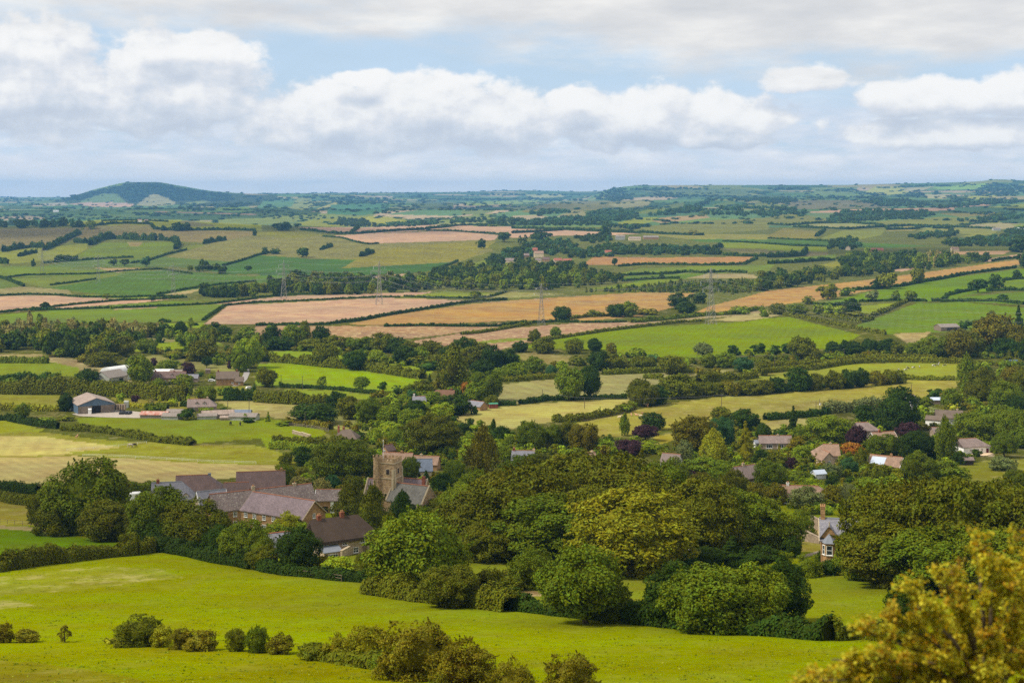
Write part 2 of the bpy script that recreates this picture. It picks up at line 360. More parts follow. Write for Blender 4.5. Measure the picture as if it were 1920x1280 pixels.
# ------------------------------------------------------------------ ground: one sheet, fields coloured as sown
G1 = (150, 160, 7); PINK = (224, 184, 146); GOLD = (208, 166, 96); ROUGH = (196, 158, 116); OLIVE = (152, 142, 68); BRN = (150, 131, 76)
FIELDS = [
 # far country
 ('P', [(95,379),(170,358),(215,350),(250,341),(292,340),(330,349),(400,360),(470,365),(520,366),(520,385),(430,388),(330,384),(250,386),(110,381)], (72,92,58), 0),
 ('P', [(148,379),(190,364),(215,361),(236,378),(230,382),(160,382)], (118,150,92), 0),
 ('P', [(255,385),(286,361),(292,360),(331,380),(325,384),(290,387)], (188,176,118), 0),
 ('P', [(124,382),(190,379),(252,382),(246,388),(180,388)], (226,190,160), 0),
 ('P', [(60,383),(120,379),(128,385),(60,388)], (206,186,150), 0),
 ('P', [(345,381),(380,376),(395,379),(350,386)], (140,160,95), 0),
 ('P', [(400,393),(425,386),(470,388),(460,397),(410,396)], (130,168,84), 0),
 ('P', [(290,396),(480,401),(480,403),(290,398)], (206,170,140), 0),
 ('P', [(480,390),(495,376),(552,371),(548,387),(500,391)], (104,152,110), 0),
 ('P', [(543,391),(560,370),(580,369),(592,388),(565,394)], (152,168,108), 0),
 ('P', [(592,392),(630,379),(633,383),(602,393)], (186,186,116), 0),
 ('P', [(612,401),(620,384),(730,382),(726,397),(680,404)], (86,142,106), 0),
 ('P', [(720,402),(800,392),(890,396),(860,405)], (108,152,112), 0),
 ('P', [(768,391),(784,373),(850,382),(850,391)], (104,128,92), 0),
 ('P', [(866,402),(868,388),(930,395),(902,403)], (124,146,98), 0),
 ('P', [(860,379),(1010,374),(1010,380),(880,386)], (150,178,96), 0),
 ('P', [(985,366),(1050,363),(1060,369),(1000,371)], (190,196,140), 0),
 ('P', [(705,367),(738,368),(730,372),(708,370)], (226,196,160), 0),
 ('P', [(540,421),(600,411),(700,406),(750,407),(765,415),(720,425),(600,425)], (150,160,62), 0),
 ('P', [(676,409),(700,405),(742,408),(758,417),(735,423),(700,417)], (178,184,74), 0),
 ('P', [(975,397),(1020,381),(1080,377),(1220,375),(1212,388),(1120,394),(1000,400)], (140,142,86), 0),
 ('P', [(1140,383),(1225,375),(1215,385),(1160,391)], (184,172,108), 0),
 ('P', [(960,405),(1010,403),(1040,408),(1060,404),(1000,413),(955,416)], (206,182,132), 0),
 ('P', [(1042,406),(1075,394),(1092,395),(1112,403),(1100,408)], (170,158,98), 0),
 ('P', [(1180,402),(1250,385),(1284,379),(1280,391),(1240,399)], (126,146,74), 0),
 ('P', [(1335,384),(1375,376),(1380,382),(1340,388)], (120,150,84), 0),
 ('P', [(1380,386),(1430,378),(1480,385),(1450,393),(1390,391)], (132,148,78), 0),
 ('P', [(1620,362),(1640,350),(1690,349),(1710,362),(1660,366)], (186,196,110), 0),
 ('P', [(1690,353),(1750,350),(1730,357),(1700,360)], (206,192,136), 0),
 ('P', [(1745,352),(1850,343),(1850,353),(1780,357)], (150,196,104), 0),
 ('P', [(1735,364),(1775,364),(1775,373),(1740,372)], (206,192,130), 0),
 ('P', [(1810,370),(1850,363),(1870,368),(1830,374)], (176,186,96), 0),
 ('P', [(1520,352),(1610,350),(1600,362),(1530,364)], (128,156,96), 0),
 ('P', [(1200,357),(1300,353),(1420,356),(1400,366),(1230,366)], (112,138,92), 0),
 ('P', [(1475,386),(1490,376),(1620,375),(1672,389),(1500,393)], (146,134,88), 0),
 ('P', [(1505,398),(1580,393),(1790,389),(1862,385),(1845,382),(1790,388),(1790,394),(1620,400)], (218,178,142), 0),
 ('P', [(1848,389),(1925,381),(1925,391)], (150,166,72), 0),
 # plateau of pink stubble
 ('P', [(556,426),(668,426),(655,438),(628,439),(590,433)], PINK, 0),
 ('P', [(669,427),(885,419),(888,424),(770,434),(690,438),(657,438)], PINK, 0),
 ('P', [(610,443),(690,438),(780,435),(845,432),(935,441),(928,450),(860,455),(705,459),(680,456),(650,447)], PINK, .1),
 ('P', [(800,434),(885,424),(965,425),(960,431),(930,439)], PINK, 0),
 ('P', [(955,424),(1080,433),(1200,438),(1150,441),(1040,442),(960,446),(940,440)], PINK, 0),
 # crest and slopes at left
 ('P', [(100,418),(200,411),(330,412),(490,422),(490,432),(300,431),(290,425),(180,421),(150,425)], (152,164,56), 0),
 ('P', [(335,416),(350,413),(410,424),(360,425)], (150,138,80), 0),
 ('P', [(-90,431),(150,427),(158,440),(110,460),(0,468),(-90,470)], BRN, .35),
 ('P', [(160,425),(300,428),(478,434),(472,446),(400,456),(330,452),(200,440),(140,456)], (158,136,74), .3),
 ('P', [(180,425),(230,421),(285,421),(302,430),(200,433)], (166,150,82), .2),
 ('P', [(-60,476),(85,464),(163,457),(165,466),(132,483),(0,497),(-60,497)], (140,152,64), .2),
 ('P', [(140,482),(165,468),(190,455),(326,454),(326,468),(290,481),(250,484)], (118,142,56), 0),
 ('P', [(238,454),(268,454),(260,462),(244,462)], (168,146,82), .3),
 ('P', [(332,463),(375,459),(400,459),(345,469)], (132,148,60), 0),
 ('P', [(75,502),(140,486),(240,486),(370,478),(442,490),(400,502),(260,500)], (104,134,72), 0),
 ('P', [(-60,497),(75,500),(290,505),(270,508),(180,516),(-60,520)], (120,146,62), 0),
 ('P', [(178,502),(262,503),(220,511)], (204,172,112), .4),
 ('P', [(12,522),(230,512),(312,506),(485,519),(465,530),(290,554),(200,553),(90,540)], (92,130,62), 0, (10, 9, .05)),
 ('P', [(16,523),(180,515),(235,513),(150,531),(88,540)], (126,146,68), 0),
 ('P', [(-60,520),(0,520),(46,538),(0,547),(-60,548)], (112,136,66), 0),
 ('P', [(-60,549),(40,537),(130,544),(138,556),(0,560),(-60,560)], (172,156,96), .5),
 ('P', [(128,554),(200,552),(290,557),(240,561),(160,559)], (132,160,52), 0),
 ('P', [(290,556),(330,548),(378,541),(360,549),(330,556)], (200,174,112), .5),
 ('P', [(-60,556),(100,554),(160,558),(240,560),(348,556),(280,566),(100,579),(-60,590)], PINK, .1),
 ('P', [(82,581),(290,566),(398,562),(300,573),(100,586)], (112,144,58), 0),
 ('P', [(-60,594),(60,585),(300,574),(420,570),(384,603),(240,604),(-60,606)], (122,152,60), 0),
 ('P', [(215,579),(296,575),(296,577),(215,581)], (200,172,120), .4),
 ('P', [(296,606),(385,604),(378,614),(320,616)], (140,170,44), 0),
 ('P', [(378,571),(540,555),(700,550),(812,547),(790,553),(560,564)], PINK, 0),
 ('P', [(382,608),(430,571),(480,570),(720,558),(872,563),(840,571),(620,604),(600,607)], PINK, .12, (72, 10, .07)),
 ('P', [(650,608),(740,590),(880,570),(960,563),(1200,548),(1302,550),(1262,576),(1200,593),(1100,601),(960,601),(870,606),(760,610)], GOLD, .1, (80, 11, .07)),
 ('P', [(748,557),(830,547),(932,548),(872,558)], (140,160,54), 0),
 ('P', [(858,557),(960,547),(1062,551),(960,559)], (176,166,86), .2),
 # olive dome and dark crops
 ('P', [(312,482),(400,455),(480,440),(560,432),(610,443),(650,447),(690,457),(900,450),(925,470),(862,490),(850,494),(660,501),(640,502),(600,486),(480,478),(440,491)], OLIVE, .35),
 ('P', [(620,501),(660,486),(700,468),(860,454),(932,452),(872,488),(650,503)], (146,146,66), .3, (25, 22, .05)),
 ('P', [(475,434),(560,432),(612,441),(560,446),(480,444)], (134,140,62), .2),
 ('P', [(372,502),(440,489),(480,478),(582,485),(668,487),(642,502),(560,513),(420,514)], (82,126,64), 0),
 ('P', [(482,511),(660,502),(845,492),(836,500),(792,511),(680,516),(490,518)], (76,120,64), 0),
 ('P', [(820,508),(900,490),(930,478),(960,478),(950,500),(860,512)], (130,152,60), .1),
 ('P', [(684,520),(730,515),(776,513),(730,522)], PINK, 0),
 ('P', [(480,517),(530,516),(540,528),(480,530)], (100,140,66), 0),
 ('P', [(480,610),(600,611),(760,611),(960,605),(1002,605),(872,622),(790,632),(640,645),(480,640)], ROUGH, .9),
 ('P', [(760,642),(860,625),(960,615),(1080,605),(1200,604),(1242,606),(1060,628),(1000,640),(900,664),(840,664)], (196,158,122), .9),
 ('P', [(860,644),(960,633),(1010,634),(960,640),(870,648)], (128,150,60), .6),
 ('P', [(1200,602),(1300,590),(1440,580),(1440,588),(1330,596),(1240,607)], (190,166,112), .5),
 # right of centre
 ('P', [(1088,497),(1115,481),(1230,483),(1412,481),(1392,496),(1200,496)], (202,154,96), .2),
 ('P', [(1090,478),(1140,470),(1280,448),(1290,452),(1230,470),(1120,481)], (120,132,60), .2),
 ('P', [(1162,513),(1200,503),(1330,499),(1452,496),(1442,508),(1300,514),(1170,516)], (126,152,62), 0),
 ('P', [(1162,525),(1180,517),(1322,513),(1302,521),(1200,530)], (106,142,56), 0),
 ('P', [(1098,542),(1230,524),(1278,523),(1250,532),(1150,541)], (132,156,52), 0),
 ('P', [(1288,521),(1330,513),(1412,514),(1424,522)], (192,170,112), .4),
 ('P', [(1192,431),(1212,424),(1350,412),(1445,408),(1440,431),(1300,439),(1210,438)], (134,142,76), .15),
 ('P', [(1138,423),(1190,409),(1230,407),(1242,412),(1170,427)], (152,166,62), 0),
 ('P', [(1222,414),(1240,408),(1322,402),(1332,408),(1240,419)], (194,166,112), .2),
 ('P', [(1200,437),(1440,440),(1440,456),(1280,448)], (154,156,84), .1),
 ('P', [(1288,448),(1440,449),(1440,458),(1310,453)], (92,132,66), 0),
 ('P', [(1352,455),(1445,455),(1445,467),(1360,465)], (142,162,56), 0),
 ('P', [(1352,466),(1440,467),(1445,478),(1400,477)], (152,140,78), .3),
 ('P', [(1440,410),(1450,402),(1500,401),(1592,418),(1440,423)], (134,142,78), .1),
 ('P', [(1486,425),(1540,420),(1662,423),(1560,430)], (182,172,98), .1),
 ('P', [(1598,419),(1760,407),(1885,409),(1870,419),(1700,425)], (138,148,72), .1),
 ('P', [(1440,441),(1470,428),(1540,434),(1532,446),(1440,449)], (144,142,72), .2),
 ('P', [(1538,447),(1580,432),(1662,429),(1652,441),(1600,451)], (138,152,72), .1),
 ('P', [(1660,433),(1700,424),(1732,424),(1712,433)], (166,162,84), .1),
 ('P', [(1718,433),(1760,425),(1872,431),(1862,441),(1740,435)], (148,156,82), .1),
 ('P', [(1800,443),(1830,439),(1850,441),(1830,446)], (158,166,84), 0),
 ('P', [(1895,422),(1925,418),(1925,428)], (140,160,72), 0),
 ('P', [(1440,448),(1550,452),(1750,461),(1640,466),(1440,456)], (88,128,64), 0),
 ('P', [(1440,458),(1550,463),(1552,472),(1440,470)], (142,162,56), 0),
 ('P', [(1440,471),(1552,472),(1552,478),(1500,481),(1440,481)], (154,138,82), .3),
 ('P', [(1440,488),(1568,477),(1562,488),(1440,495)], (122,152,60), 0),
 ('P', [(1538,496),(1570,490),(1604,495),(1560,501)], (152,158,70), .1),
 ('P', [(1760,400),(1880,398),(1872,405),(1800,407)], (146,144,80), .1),
 ('P', [(1738,472),(1895,470),(1882,477),(1800,477)], (220,180,130), 0),
 ('P', [(1668,506),(1740,500),(1690,509)], PINK, 0), ('P', [(1846,492),(1860,484),(1915,476),(1915,483)], PINK, 0),
 ('P', [(1305,585),(1330,574),(1400,556),(1440,545),(1600,528),(1740,510),(1912,486),(1912,496),(1800,516),(1650,541),(1540,562),(1440,574),(1330,587)], GOLD, .1, (65, 11, .07)),
 ('P', [(1522,573),(1640,545),(1780,521),(1905,505),(1960,500),(1960,518),(1880,528),(1860,546),(1740,566),(1640,564)], (112,150,38), 0),
 ('P', [(1605,588),(1612,574),(1682,567),(1650,589)], (144,168,48), 0),
 ('P', [(1772,559),(1920,547),(1990,545),(1990,572),(1920,571),(1770,564)], (108,146,44), 0),
 ('P', [(1880,526),(1990,518),(1990,543),(1885,543)], (118,150,50), 0),
 ('P', [(1592,615),(1660,590),(1720,568),(1800,566),(1920,577),(1990,580),(1990,600),(1840,616),(1760,623),(1660,626)], (112,146,48), 0),
 ('P', [(1674,626),(1745,622),(1722,645),(1700,642)], (194,168,104), .5),
 ('P', [(970,652),(1060,632),(1085,626),(1200,613),(1400,603),(1440,596),(1480,594),(1612,628),(1570,652),(1440,664),(1300,674),(1210,670),(1130,657)], (128,156,26), 0),
 ('P', [(1330,601),(1380,592),(1470,580),(1480,586),(1440,596),(1390,602)], (196,178,112), .3),
 # middle ground, left
 ('P', [(-60,664),(64,663),(180,678),(215,690),(182,702),(95,679),(-60,676)], (182,158,98), .5),
 ('P', [(-60,676),(90,677),(150,690),(146,704),(-60,708)], (138,162,40), 0),
 ('P', [(190,630),(300,626),(370,630),(360,640),(200,650)], (170,158,88), .2),
 ('P', [(225,668),(320,668),(400,680),(455,690),(440,705),(400,695),(330,690)], (164,156,76), .2),
 ('P', [(230,645),(400,637),(420,648),(250,660)], (140,166,46), 0),
 ('P', [(-60,738),(112,741),(140,752),(100,762),(-60,762)], (150,156,58), .1),
 ('P', [(205,745),(380,745),(360,767),(240,762)], (158,158,60), .1),
 ('P', [(330,735),(420,722),(480,722),(480,740),(400,748)], (140,150,55), .1),
 ('P', [(405,752),(480,752),(562,757),(562,782),(470,782)], (190,174,98), .2),
 ('P', [(140,783),(250,779),(330,785),(490,783),(610,800),(480,822),(370,830),(230,806),(150,792)], (132,152,38), 0),
 ('P', [(476,800),(600,794),(612,814),(500,842)], (134,156,42), 0),
 ('P', [(-60,785),(0,786),(82,804),(62,813),(-60,820)], (152,166,48), 0),
 ('P', [(-60,818),(70,809),(200,825),(340,832),(480,835),(600,868),(480,874),(330,862),(200,852),(-60,862)], (150,156,64), .15),
 ('P', [(-60,817),(82,818),(226,838),(120,852),(-60,857)], (216,196,112), 0, (15, 6, .05)),
 ('P', [(-60,860),(140,854),(300,861),(480,870),(526,873),(526,887),(440,896),(240,912),(-60,914)], (212,188,114), 0, (35, 5.5, .06)),
 ('P', [(125,847),(225,842),(420,850),(526,862),(526,873),(340,866),(200,857)], (152,160,62), .15),
 ('P', [(-60,936),(60,943),(90,985),(60,985),(-60,984)], (170,166,66), .3),
 ('P', [(-60,982),(90,989),(84,999),(-60,992)], (196,172,108), .5),
 ('P', [(-60,988),(84,997),(234,1018),(222,1032),(100,1052),(-60,1064)], (108,146,20), 0),
 # middle ground, centre and right
 ('P', [(495,660),(590,655),(658,662),(650,680),(500,677)], (142,176,38), 0),
 ('P', [(680,668),(720,672),(815,694),(805,702),(740,692)], (146,172,44), 0),
 ('P', [(484,683),(520,679),(660,692),(795,712),(762,735),(700,737),(520,724),(478,722)], (142,174,42), 0),
 ('P', [(530,730),(620,731),(718,743),(702,749),(556,742)], (144,168,52), 0),
 ('P', [(478,755),(562,762),(556,784),(476,782)], (184,168,94), .2),
 ('P', [(616,785),(640,779),(712,795),(692,814),(616,802)], (170,164,78), .2),
 ('P', [(960,665),(1000,660),(1070,668),(1060,682),(1000,684)], (164,146,76), .3),
 ('P', [(925,722),(960,718),(1060,708),(1180,700),(1295,697),(1245,713),(1200,737),(1080,747),(960,759),(876,757),(896,737)], (184,172,98), .12, (20, 8, .05)),
 ('P', [(854,783),(890,768),(960,760),(1100,750),(1182,744),(1175,766),(1080,781),(1000,797),(940,806),(876,800)], (204,188,98), .1, (110, 7, .07)),
 ('P', [(1080,793),(1180,770),(1280,752),(1440,735),(1540,723),(1700,711),(1800,713),(1785,737),(1600,762),(1500,782),(1440,792),(1260,803),(1200,816),(1095,818)], (168,166,78), .25),
 ('P', [(1364,714),(1520,690),(1560,683),(1690,680),(1800,681),(1800,707),(1700,709),(1560,707)], (158,172,62), 0),
 ('P', [(1384,702),(1440,691),(1500,685),(1532,687),(1440,703)], (168,166,82), .1),
 ('P', [(1270,700),(1320,696),(1380,692),(1360,700),(1280,705)], (184,172,96), .1),
 ('P', [(1600,662),(1650,656),(1700,655),(1700,662)], (148,166,54), 0),
 ('P', [(1225,818),(1262,812),(1268,824),(1232,834)], (170,166,66), .1),
 ('P', [(1435,792),(1500,783),(1532,790),(1500,801),(1430,812)], (200,184,98), .1),
 ('P', [(1785,872),(1880,858),(1990,860),(1990,905),(1820,908)], (140,148,52), .3),
 ('P', [(1845,853),(1850,842),(1866,843),(1862,856)], (212,184,148), 0),
 ('P', [(1485,987),(1510,978),(1545,992),(1540,1003),(1500,1000)], (206,172,110), .5),
 ('P', [(1450,1010),(1500,1006),(1545,1018),(1535,1036),(1480,1034)], (150,146,64), .3),
 ('P', [(1503,1042),(1530,1033),(1538,1036),(1510,1046)], (208,184,158), 0),
 ('P', [(935,1110),(1000,1102),(1020,1116),(950,1124)], (170,146,88), .6),
 ('P', [(-60,1236),(60,1240),(160,1252),(260,1272),(330,1300),(-60,1300)], (158,150,22), .12),
 ('P', [(-60,1192),(200,1206),(420,1218),(600,1234),(700,1256),(790,1280),(790,1300),(600,1300),(400,1270),(200,1246),(-60,1234)], (142,154,8), .03),
 # pale seed heads in the near field
 ('P', [(-60,1086),(60,1070),(200,1062),(300,1066),(345,1082),(250,1094),(120,1110),(-60,1120)], (146,158,60), .45),
 ('P', [(-60,1128),(40,1126),(70,1136),(-60,1145)], (146,158,64), .4),
]
def in_poly(px, py, pts):
    ins = np.zeros(px.shape, bool); n = len(pts); j = n - 1
    for i in range(n):
        xi, yi = pts[i]; xj, yj = pts[j]
        if yi != yj:
            c = ((yi > py) != (yj > py)) & (px < (xj - xi) * (py - yi) / (yj - yi) + xi); ins ^= c
        j = i
    return ins

ALB = 0.53            # reflectance of a surface that shows its palette colour
FAR_EDGES = []
def warm(c):
    r, g, b = c
    if c == G1: return c
    if g > r * .97: return (min(r + 11, 235), g + 4, max(b - 8, 4))
    if g > r * .86: return (r - 3, g + 3, b + 7)
    return c

def build_ground():
    nr, nc = DG.shape
    X = _x; Y = _y; Z = CAM_Z - DG
    PX = _px.ravel().copy(); PV = RUN.ravel().copy(); Yf = Y.ravel(); Xf = X.ravel()
    # ragged field edges
    w = 1400 / np.maximum(Yf, 100)
    PXw = PX + (np.sin(Xf / 9 + Yf / 7) + np.sin(Xf / 3.3 - Yf / 5.1)) * .5 * w; PVw = PV + (np.sin(Xf / 11 - Yf / 13) + np.sin(Xf / 4.1)) * .14 * w
    n = PX.size
    col = np.empty((n, 4), np.float32); stripe = np.zeros(n, np.float32); samp = np.zeros(n, np.float32)
    col[:, :3] = lin(G1, ALB); col[:, 3] = .05
    #: darker mixed garden ground
    m = (Yf > 430) & (Yf < 1500); col[m, :3] = lin((104, 108, 34), ALB); col[m, 3] = .3
    m = (Yf >= 1500) & (Yf < 4300); col[m, :3] = lin((120, 126, 52), ALB); col[m, 3] = .25
    # far patchwork of small fields
    m = Yf >= 4000; q = 380.0
    gx = Xf[m] / q; gy = Yf[m] / (q * 1.25); ix = np.floor(gx).astype(int); iy = np.floor(gy).astype(int)
    best = np.full(gx.shape, 9e9); sec = best.copy(); bid = np.zeros(gx.shape, int)
    for a in (-1, 0, 1):
        for b in (-1, 0, 1):
            cx = ix + a; cy = iy + b; h = (cx * 73856093) ^ (cy * 19349663)
            jx = ((h * 2654435761) % 1000) / 1000.; jy = ((h * 40503 + 77) % 997) / 997.
            d = np.abs(gx - cx - jx) + .8 * np.abs(gy - cy - jy); k = d < best; sec = np.where(k, best, np.minimum(sec, d)); best[k] = d[k]; bid[k] = (h[k] * 31) % 8191
    edge = np.nonzero(m)[0][(sec - best) < .05]; edge = edge[(PX[edge] > 0) & (PX[edge] < 1920) & (PYG.ravel()[edge] <= RUN.ravel()[edge] + .05)]
    pal = np.array([lin(c, ALB) for c in [(112,146,84), (132,160,84), (92,132,78), (160,168,98), (190,178,124), (84,112,66), (104,138,92), (126,150,92), (146,160,84), (96,120,70), (88,116,70), (120,156,100), (212,190,150)]])
    col[m, :3] = pal[bid % len(pal)]; col[m, 3] = .05
    for fd in FIELDS:
        pts = [tp(fd[0], *p) for p in fd[1]]; xs = [p[0] for p in pts]; ys = [p[1] for p in pts]
        bb = np.nonzero((PX > min(xs) - 3) & (PX < max(xs) + 3) & (PV > min(ys) - 2) & (PV < max(ys) + 2))[0]
        if len(bb) == 0: continue
        k = bb[in_poly(PXw[bb], PVw[bb], pts)]
        if len(k) == 0: continue
        col[k, :3] = lin(warm(fd[2]), ALB); col[k, 3] = .04 + fd[3] * .9; samp[k] = .035; hh_ = sum(p[0] for p in pts) * 7.3; stripe[k] = (Xf[k] * math.cos(hh_) + Yf[k] * math.sin(hh_)) / (6 + hh_ % 6)
        if len(fd) > 4:
            a, sp, am = fd[4]; stripe[k] = (Xf[k] * math.cos(R(a)) + Yf[k] * math.sin(R(a))) / sp; samp[k] = am
    V = np.stack([X.ravel(), Yf, Z.ravel()], 1)
    i = np.arange(nr - 1)[:, None] * nc + np.arange(nc - 1)[None, :]
    fc = np.stack([i, i + 1, i + nc + 1, i + nc], -1).reshape(-1, 4)
    g = NT('field_ground'); a = g.n('ShaderNodeAttribute', attribute_name='col'); st = g.n('ShaderNodeAttribute', attribute_name='stripe'); sa = g.n('ShaderNodeAttribute', attribute_name='samp')
    co = g.coord('Object'); rough = a.outputs['Alpha']
    big = g.noise(co, .011, 4, .55); mid = g.noise(co, .07, 4, .6); sm = g.noise(g.mapping(co, (.55, 1.5, 1)), .9, 4, .7); fine = g.noise(g.mapping(co, (.7, 1.2, 1)), 3.4, 3, .7)
    v = g.math('MULTIPLY', g.rng(big, .3, .7, .82, 1.15), g.rng(mid, .3, .7, .84, 1.14))
    v = g.math('MULTIPLY', v, g.rng(sm, .3, .7, .8, 1.18)); v = g.math('MULTIPLY', v, g.rng(fine, .3, .7, .78, 1.22))
    s = g.math('MULTIPLY', g.math('SINE', g.math('MULTIPLY', st.outputs['Fac'], 6.2832)), sa.outputs['Fac']); v = g.math('MULTIPLY', v, g.math('ADD', s, 1.0))
    c = g.hsv(a.outputs['Color'], g.rng(mid, .3, .7, .478, .514), g.rng(big, .3, .7, .92, 1.06), v)
    # rough ground: straw coloured clumps and dark tussocks
    t1 = g.math('MULTIPLY', g.rng(g.noise(g.mapping(co, (1, .6, 1)), .16, 5, .7), .52, .64, 0, 1), rough); t2 = g.math('MULTIPLY', g.rng(g.noise(co, .33, 4, .7), .56, .66, 0, 1), rough)
    c = g.mix(g.math('MULTIPLY', t1, .7), c, lin((206, 188, 136), .9)); c = g.mix(g.math('MULTIPLY', t2, .75), c, lin((92, 92, 46), .8))
    g.bsdf(c, .95, 0.0, 0, g.math('ADD', sm, g.math('MULTIPLY', fine, .5)), .35, .25)
    me = mesh_np('ground', V, fc, 4, [g.m], smooth=True, tint=col, attr='col')
    for nm, arr in (('stripe', stripe), ('samp', samp)):
        q = me.attributes.new(nm, 'FLOAT', 'POINT'); q.data.foreach_set('value', arr)
    o = link(bpy.data.objects.new('ground', me)); FAR_EDGES.extend(V[i] for i in np.random.default_rng(3).permutation(edge)[:1600]); tag(o, kind='structure', label='rolling patchwork of green pasture, golden crop and pink stubble fields')
    return o
build_ground()
# ------------------------------------------------------------------ foliage
def rhombs(c, nrm, size, rng, asp=1.45):
    """leaf sprays: one rhombus per centre, facing nrm"""
    n = len(c); nrm = nrm / np.maximum(np.linalg.norm(nrm, axis=1, keepdims=True), 1e-9)
    a = rng.normal(size=(n, 3)); t = np.cross(nrm, a); t /= np.maximum(np.linalg.norm(t, axis=1, keepdims=True), 1e-9); b = np.cross(nrm, t)
    s = np.broadcast_to(np.asarray(size, float).reshape(-1, 1) if np.ndim(size) else np.full((n, 1), size), (n, 1)) * rng.uniform(.7, 1.3, (n, 1))
    L = s * asp * .62; W = s * .5; k = nrm * s * .16
    v = np.stack([c - t * L, c - b * W * rng.uniform(.7, 1.1, (n, 1)) + k, c + t * L, c + b * W + k], 1)
    return v.reshape(-1, 3)

def sphere_pts(n, rng):
    v = rng.normal(size=(n, 3)); return v / np.linalg.norm(v, axis=1, keepdims=True)

def crown_arrays(kind, ncards, leaf, rng, npuff=None):
    """unit tree: base 0, top 1, diameter about 1 -> card vertices, tint per vertex"""
    C = []; Nn = []; S = []; T = []
    def puff(p, r, n, up=.35, outc=None, flat=1.0, tint=None, lean=.55):
        d = sphere_pts(n * 2, rng); o = np.array(p) - np.array(outc if outc is not None else (0, 0, .5)); o = o / (np.linalg.norm(o) + 1e-6)
        w = d @ (o * .8 + np.array([0, 0, .45])); d = d[np.argsort(-w + rng.normal(0, .28, len(w)))[:n]]
        rad = r * (1 - rng.uniform(0, 1, (n, 1)) ** 2.2 * .6)
        c = np.array(p) + d * rad * np.array([1, 1, flat])
        nr = d * lean + o * .25 + np.array([0, 0, up]) + rng.normal(0, .42, (n, 3))
        C.append(c); Nn.append(nr); S.append(np.full(n, leaf)); tt = rng.uniform(.88, 1.12) if tint is None else tint
        T.append(np.tile(np.array([[tt, tt * rng.uniform(.97, 1.03), tt * rng.uniform(.9, 1.05)]]), (n, 1)))
    P = []
    if kind in ('round', 'oak', 'beech', 'bush', 'ball'):
        npf = npuff or {'round': 64, 'oak': 62, 'beech': 90, 'bush': 44, 'ball': 56}[kind]
        cz, rz, rxy = {'round': (.47, .53, .53), 'oak': (.5, .5, .54), 'beech': (.48, .52, .54), 'bush': (.42, .58, .52), 'ball': (.54, .46, .5)}[kind]
        lob = sphere_pts(5, rng) * np.array([1, 1, .7]); amp = {'round': .3, 'oak': .44, 'beech': .2, 'bush': .42, 'ball': .2}[kind]
        k = 0
        while len(P) < npf and k < 3000:
            k += 1; d = sphere_pts(1, rng)[0]
            if d[2] < (-.95 if kind != 'ball' else -.5): continue
            rr = 1 - amp + amp * max(0.0, max(lob @ d)) * 1.25 + rng.uniform(-.2, .1)
            pr = rng.uniform(.085, .17) * (1.0 if kind != 'beech' else .85) * (1.12 if kind == 'oak' else 1)
            p = np.array([d[0] * (rxy - pr * .6) * rr, d[1] * (rxy - pr * .6) * rr, cz + d[2] * (rz - pr * .6) * rr])
            if kind in ('beech', 'bush') and p[2] < .35: p[:2] *= 1.04
            p[2] = max(p[2], .07 if kind != 'ball' else .18)
            if any(np.linalg.norm(p - q[0]) < .8 * min(pr, q[1]) for q in P): continue
            P.append((p, pr))
        tot = sum(r * r for _, r in P); outc = (0, 0, cz - .08)
        for p, r in P: puff(p, r, max(6, int(ncards * .86 * r * r / tot)), outc=outc, flat=.8 if kind == 'beech' else .9, up=.45 if kind == 'beech' else .35)
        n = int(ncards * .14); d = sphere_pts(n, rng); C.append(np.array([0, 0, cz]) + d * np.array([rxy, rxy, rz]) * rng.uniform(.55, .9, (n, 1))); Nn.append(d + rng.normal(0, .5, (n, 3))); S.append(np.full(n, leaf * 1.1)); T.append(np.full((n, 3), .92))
        core = (cz, rz * .58, rxy * .6)
    elif kind in ('poplar', 'cone', 'yew', 'thin'):
        npf = npuff or {'poplar': 44, 'cone': 62, 'yew': 54, 'thin': 26}[kind]
        for i in range(npf):
            z = rng.uniform(.06, 1) if kind != 'thin' else rng.uniform(.25, 1)
            if kind == 'cone': z = 1 - rng.uniform(0, 1) ** .75 * .94; w = .47 * (1 - z) ** .85 + .015
            elif kind == 'poplar': w = .44 * math.sin(math.pi * min(1, (z * .82 + .17))) ** .8
            elif kind == 'yew': w = .42 * (1 - max(0, z - .35) ** 1.8 * 1.9); w = max(w, .06)
            else: w = .4 * math.sin(math.pi * (z * .8 + .12))
            a = rng.uniform(0, 2 * math.pi); pr = {'poplar': .12, 'cone': .05 + .09 * (1 - z), 'yew': .12, 'thin': .11}[kind] * rng.uniform(.8, 1.25)
            q = np.array([math.cos(a), math.sin(a), 0]) * max(0, w - pr * .7)
            p = q * rng.uniform(.75, 1.08) + np.array([0, 0, min(z, 1 - pr * .5)])
            m = max(5, int(ncards * .92 / npf)); puff(p, pr, m, up=.15 if kind in ('poplar',) else .3, outc=(0, 0, z - .12), flat={'poplar': 1.9, 'cone': .5, 'yew': 1.0, 'thin': .9}[kind])
        n = int(ncards * .08); zz = rng.uniform(.05, .9, n); a = rng.uniform(0, 6.283, n); w = .26 * (1 - zz * (.85 if kind == 'cone' else .4))
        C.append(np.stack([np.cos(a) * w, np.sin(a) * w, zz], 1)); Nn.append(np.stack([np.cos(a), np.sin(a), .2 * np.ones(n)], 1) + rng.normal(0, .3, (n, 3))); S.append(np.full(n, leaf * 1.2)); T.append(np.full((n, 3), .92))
        core = None if kind == 'thin' else ('cone' if kind == 'cone' else 'col')
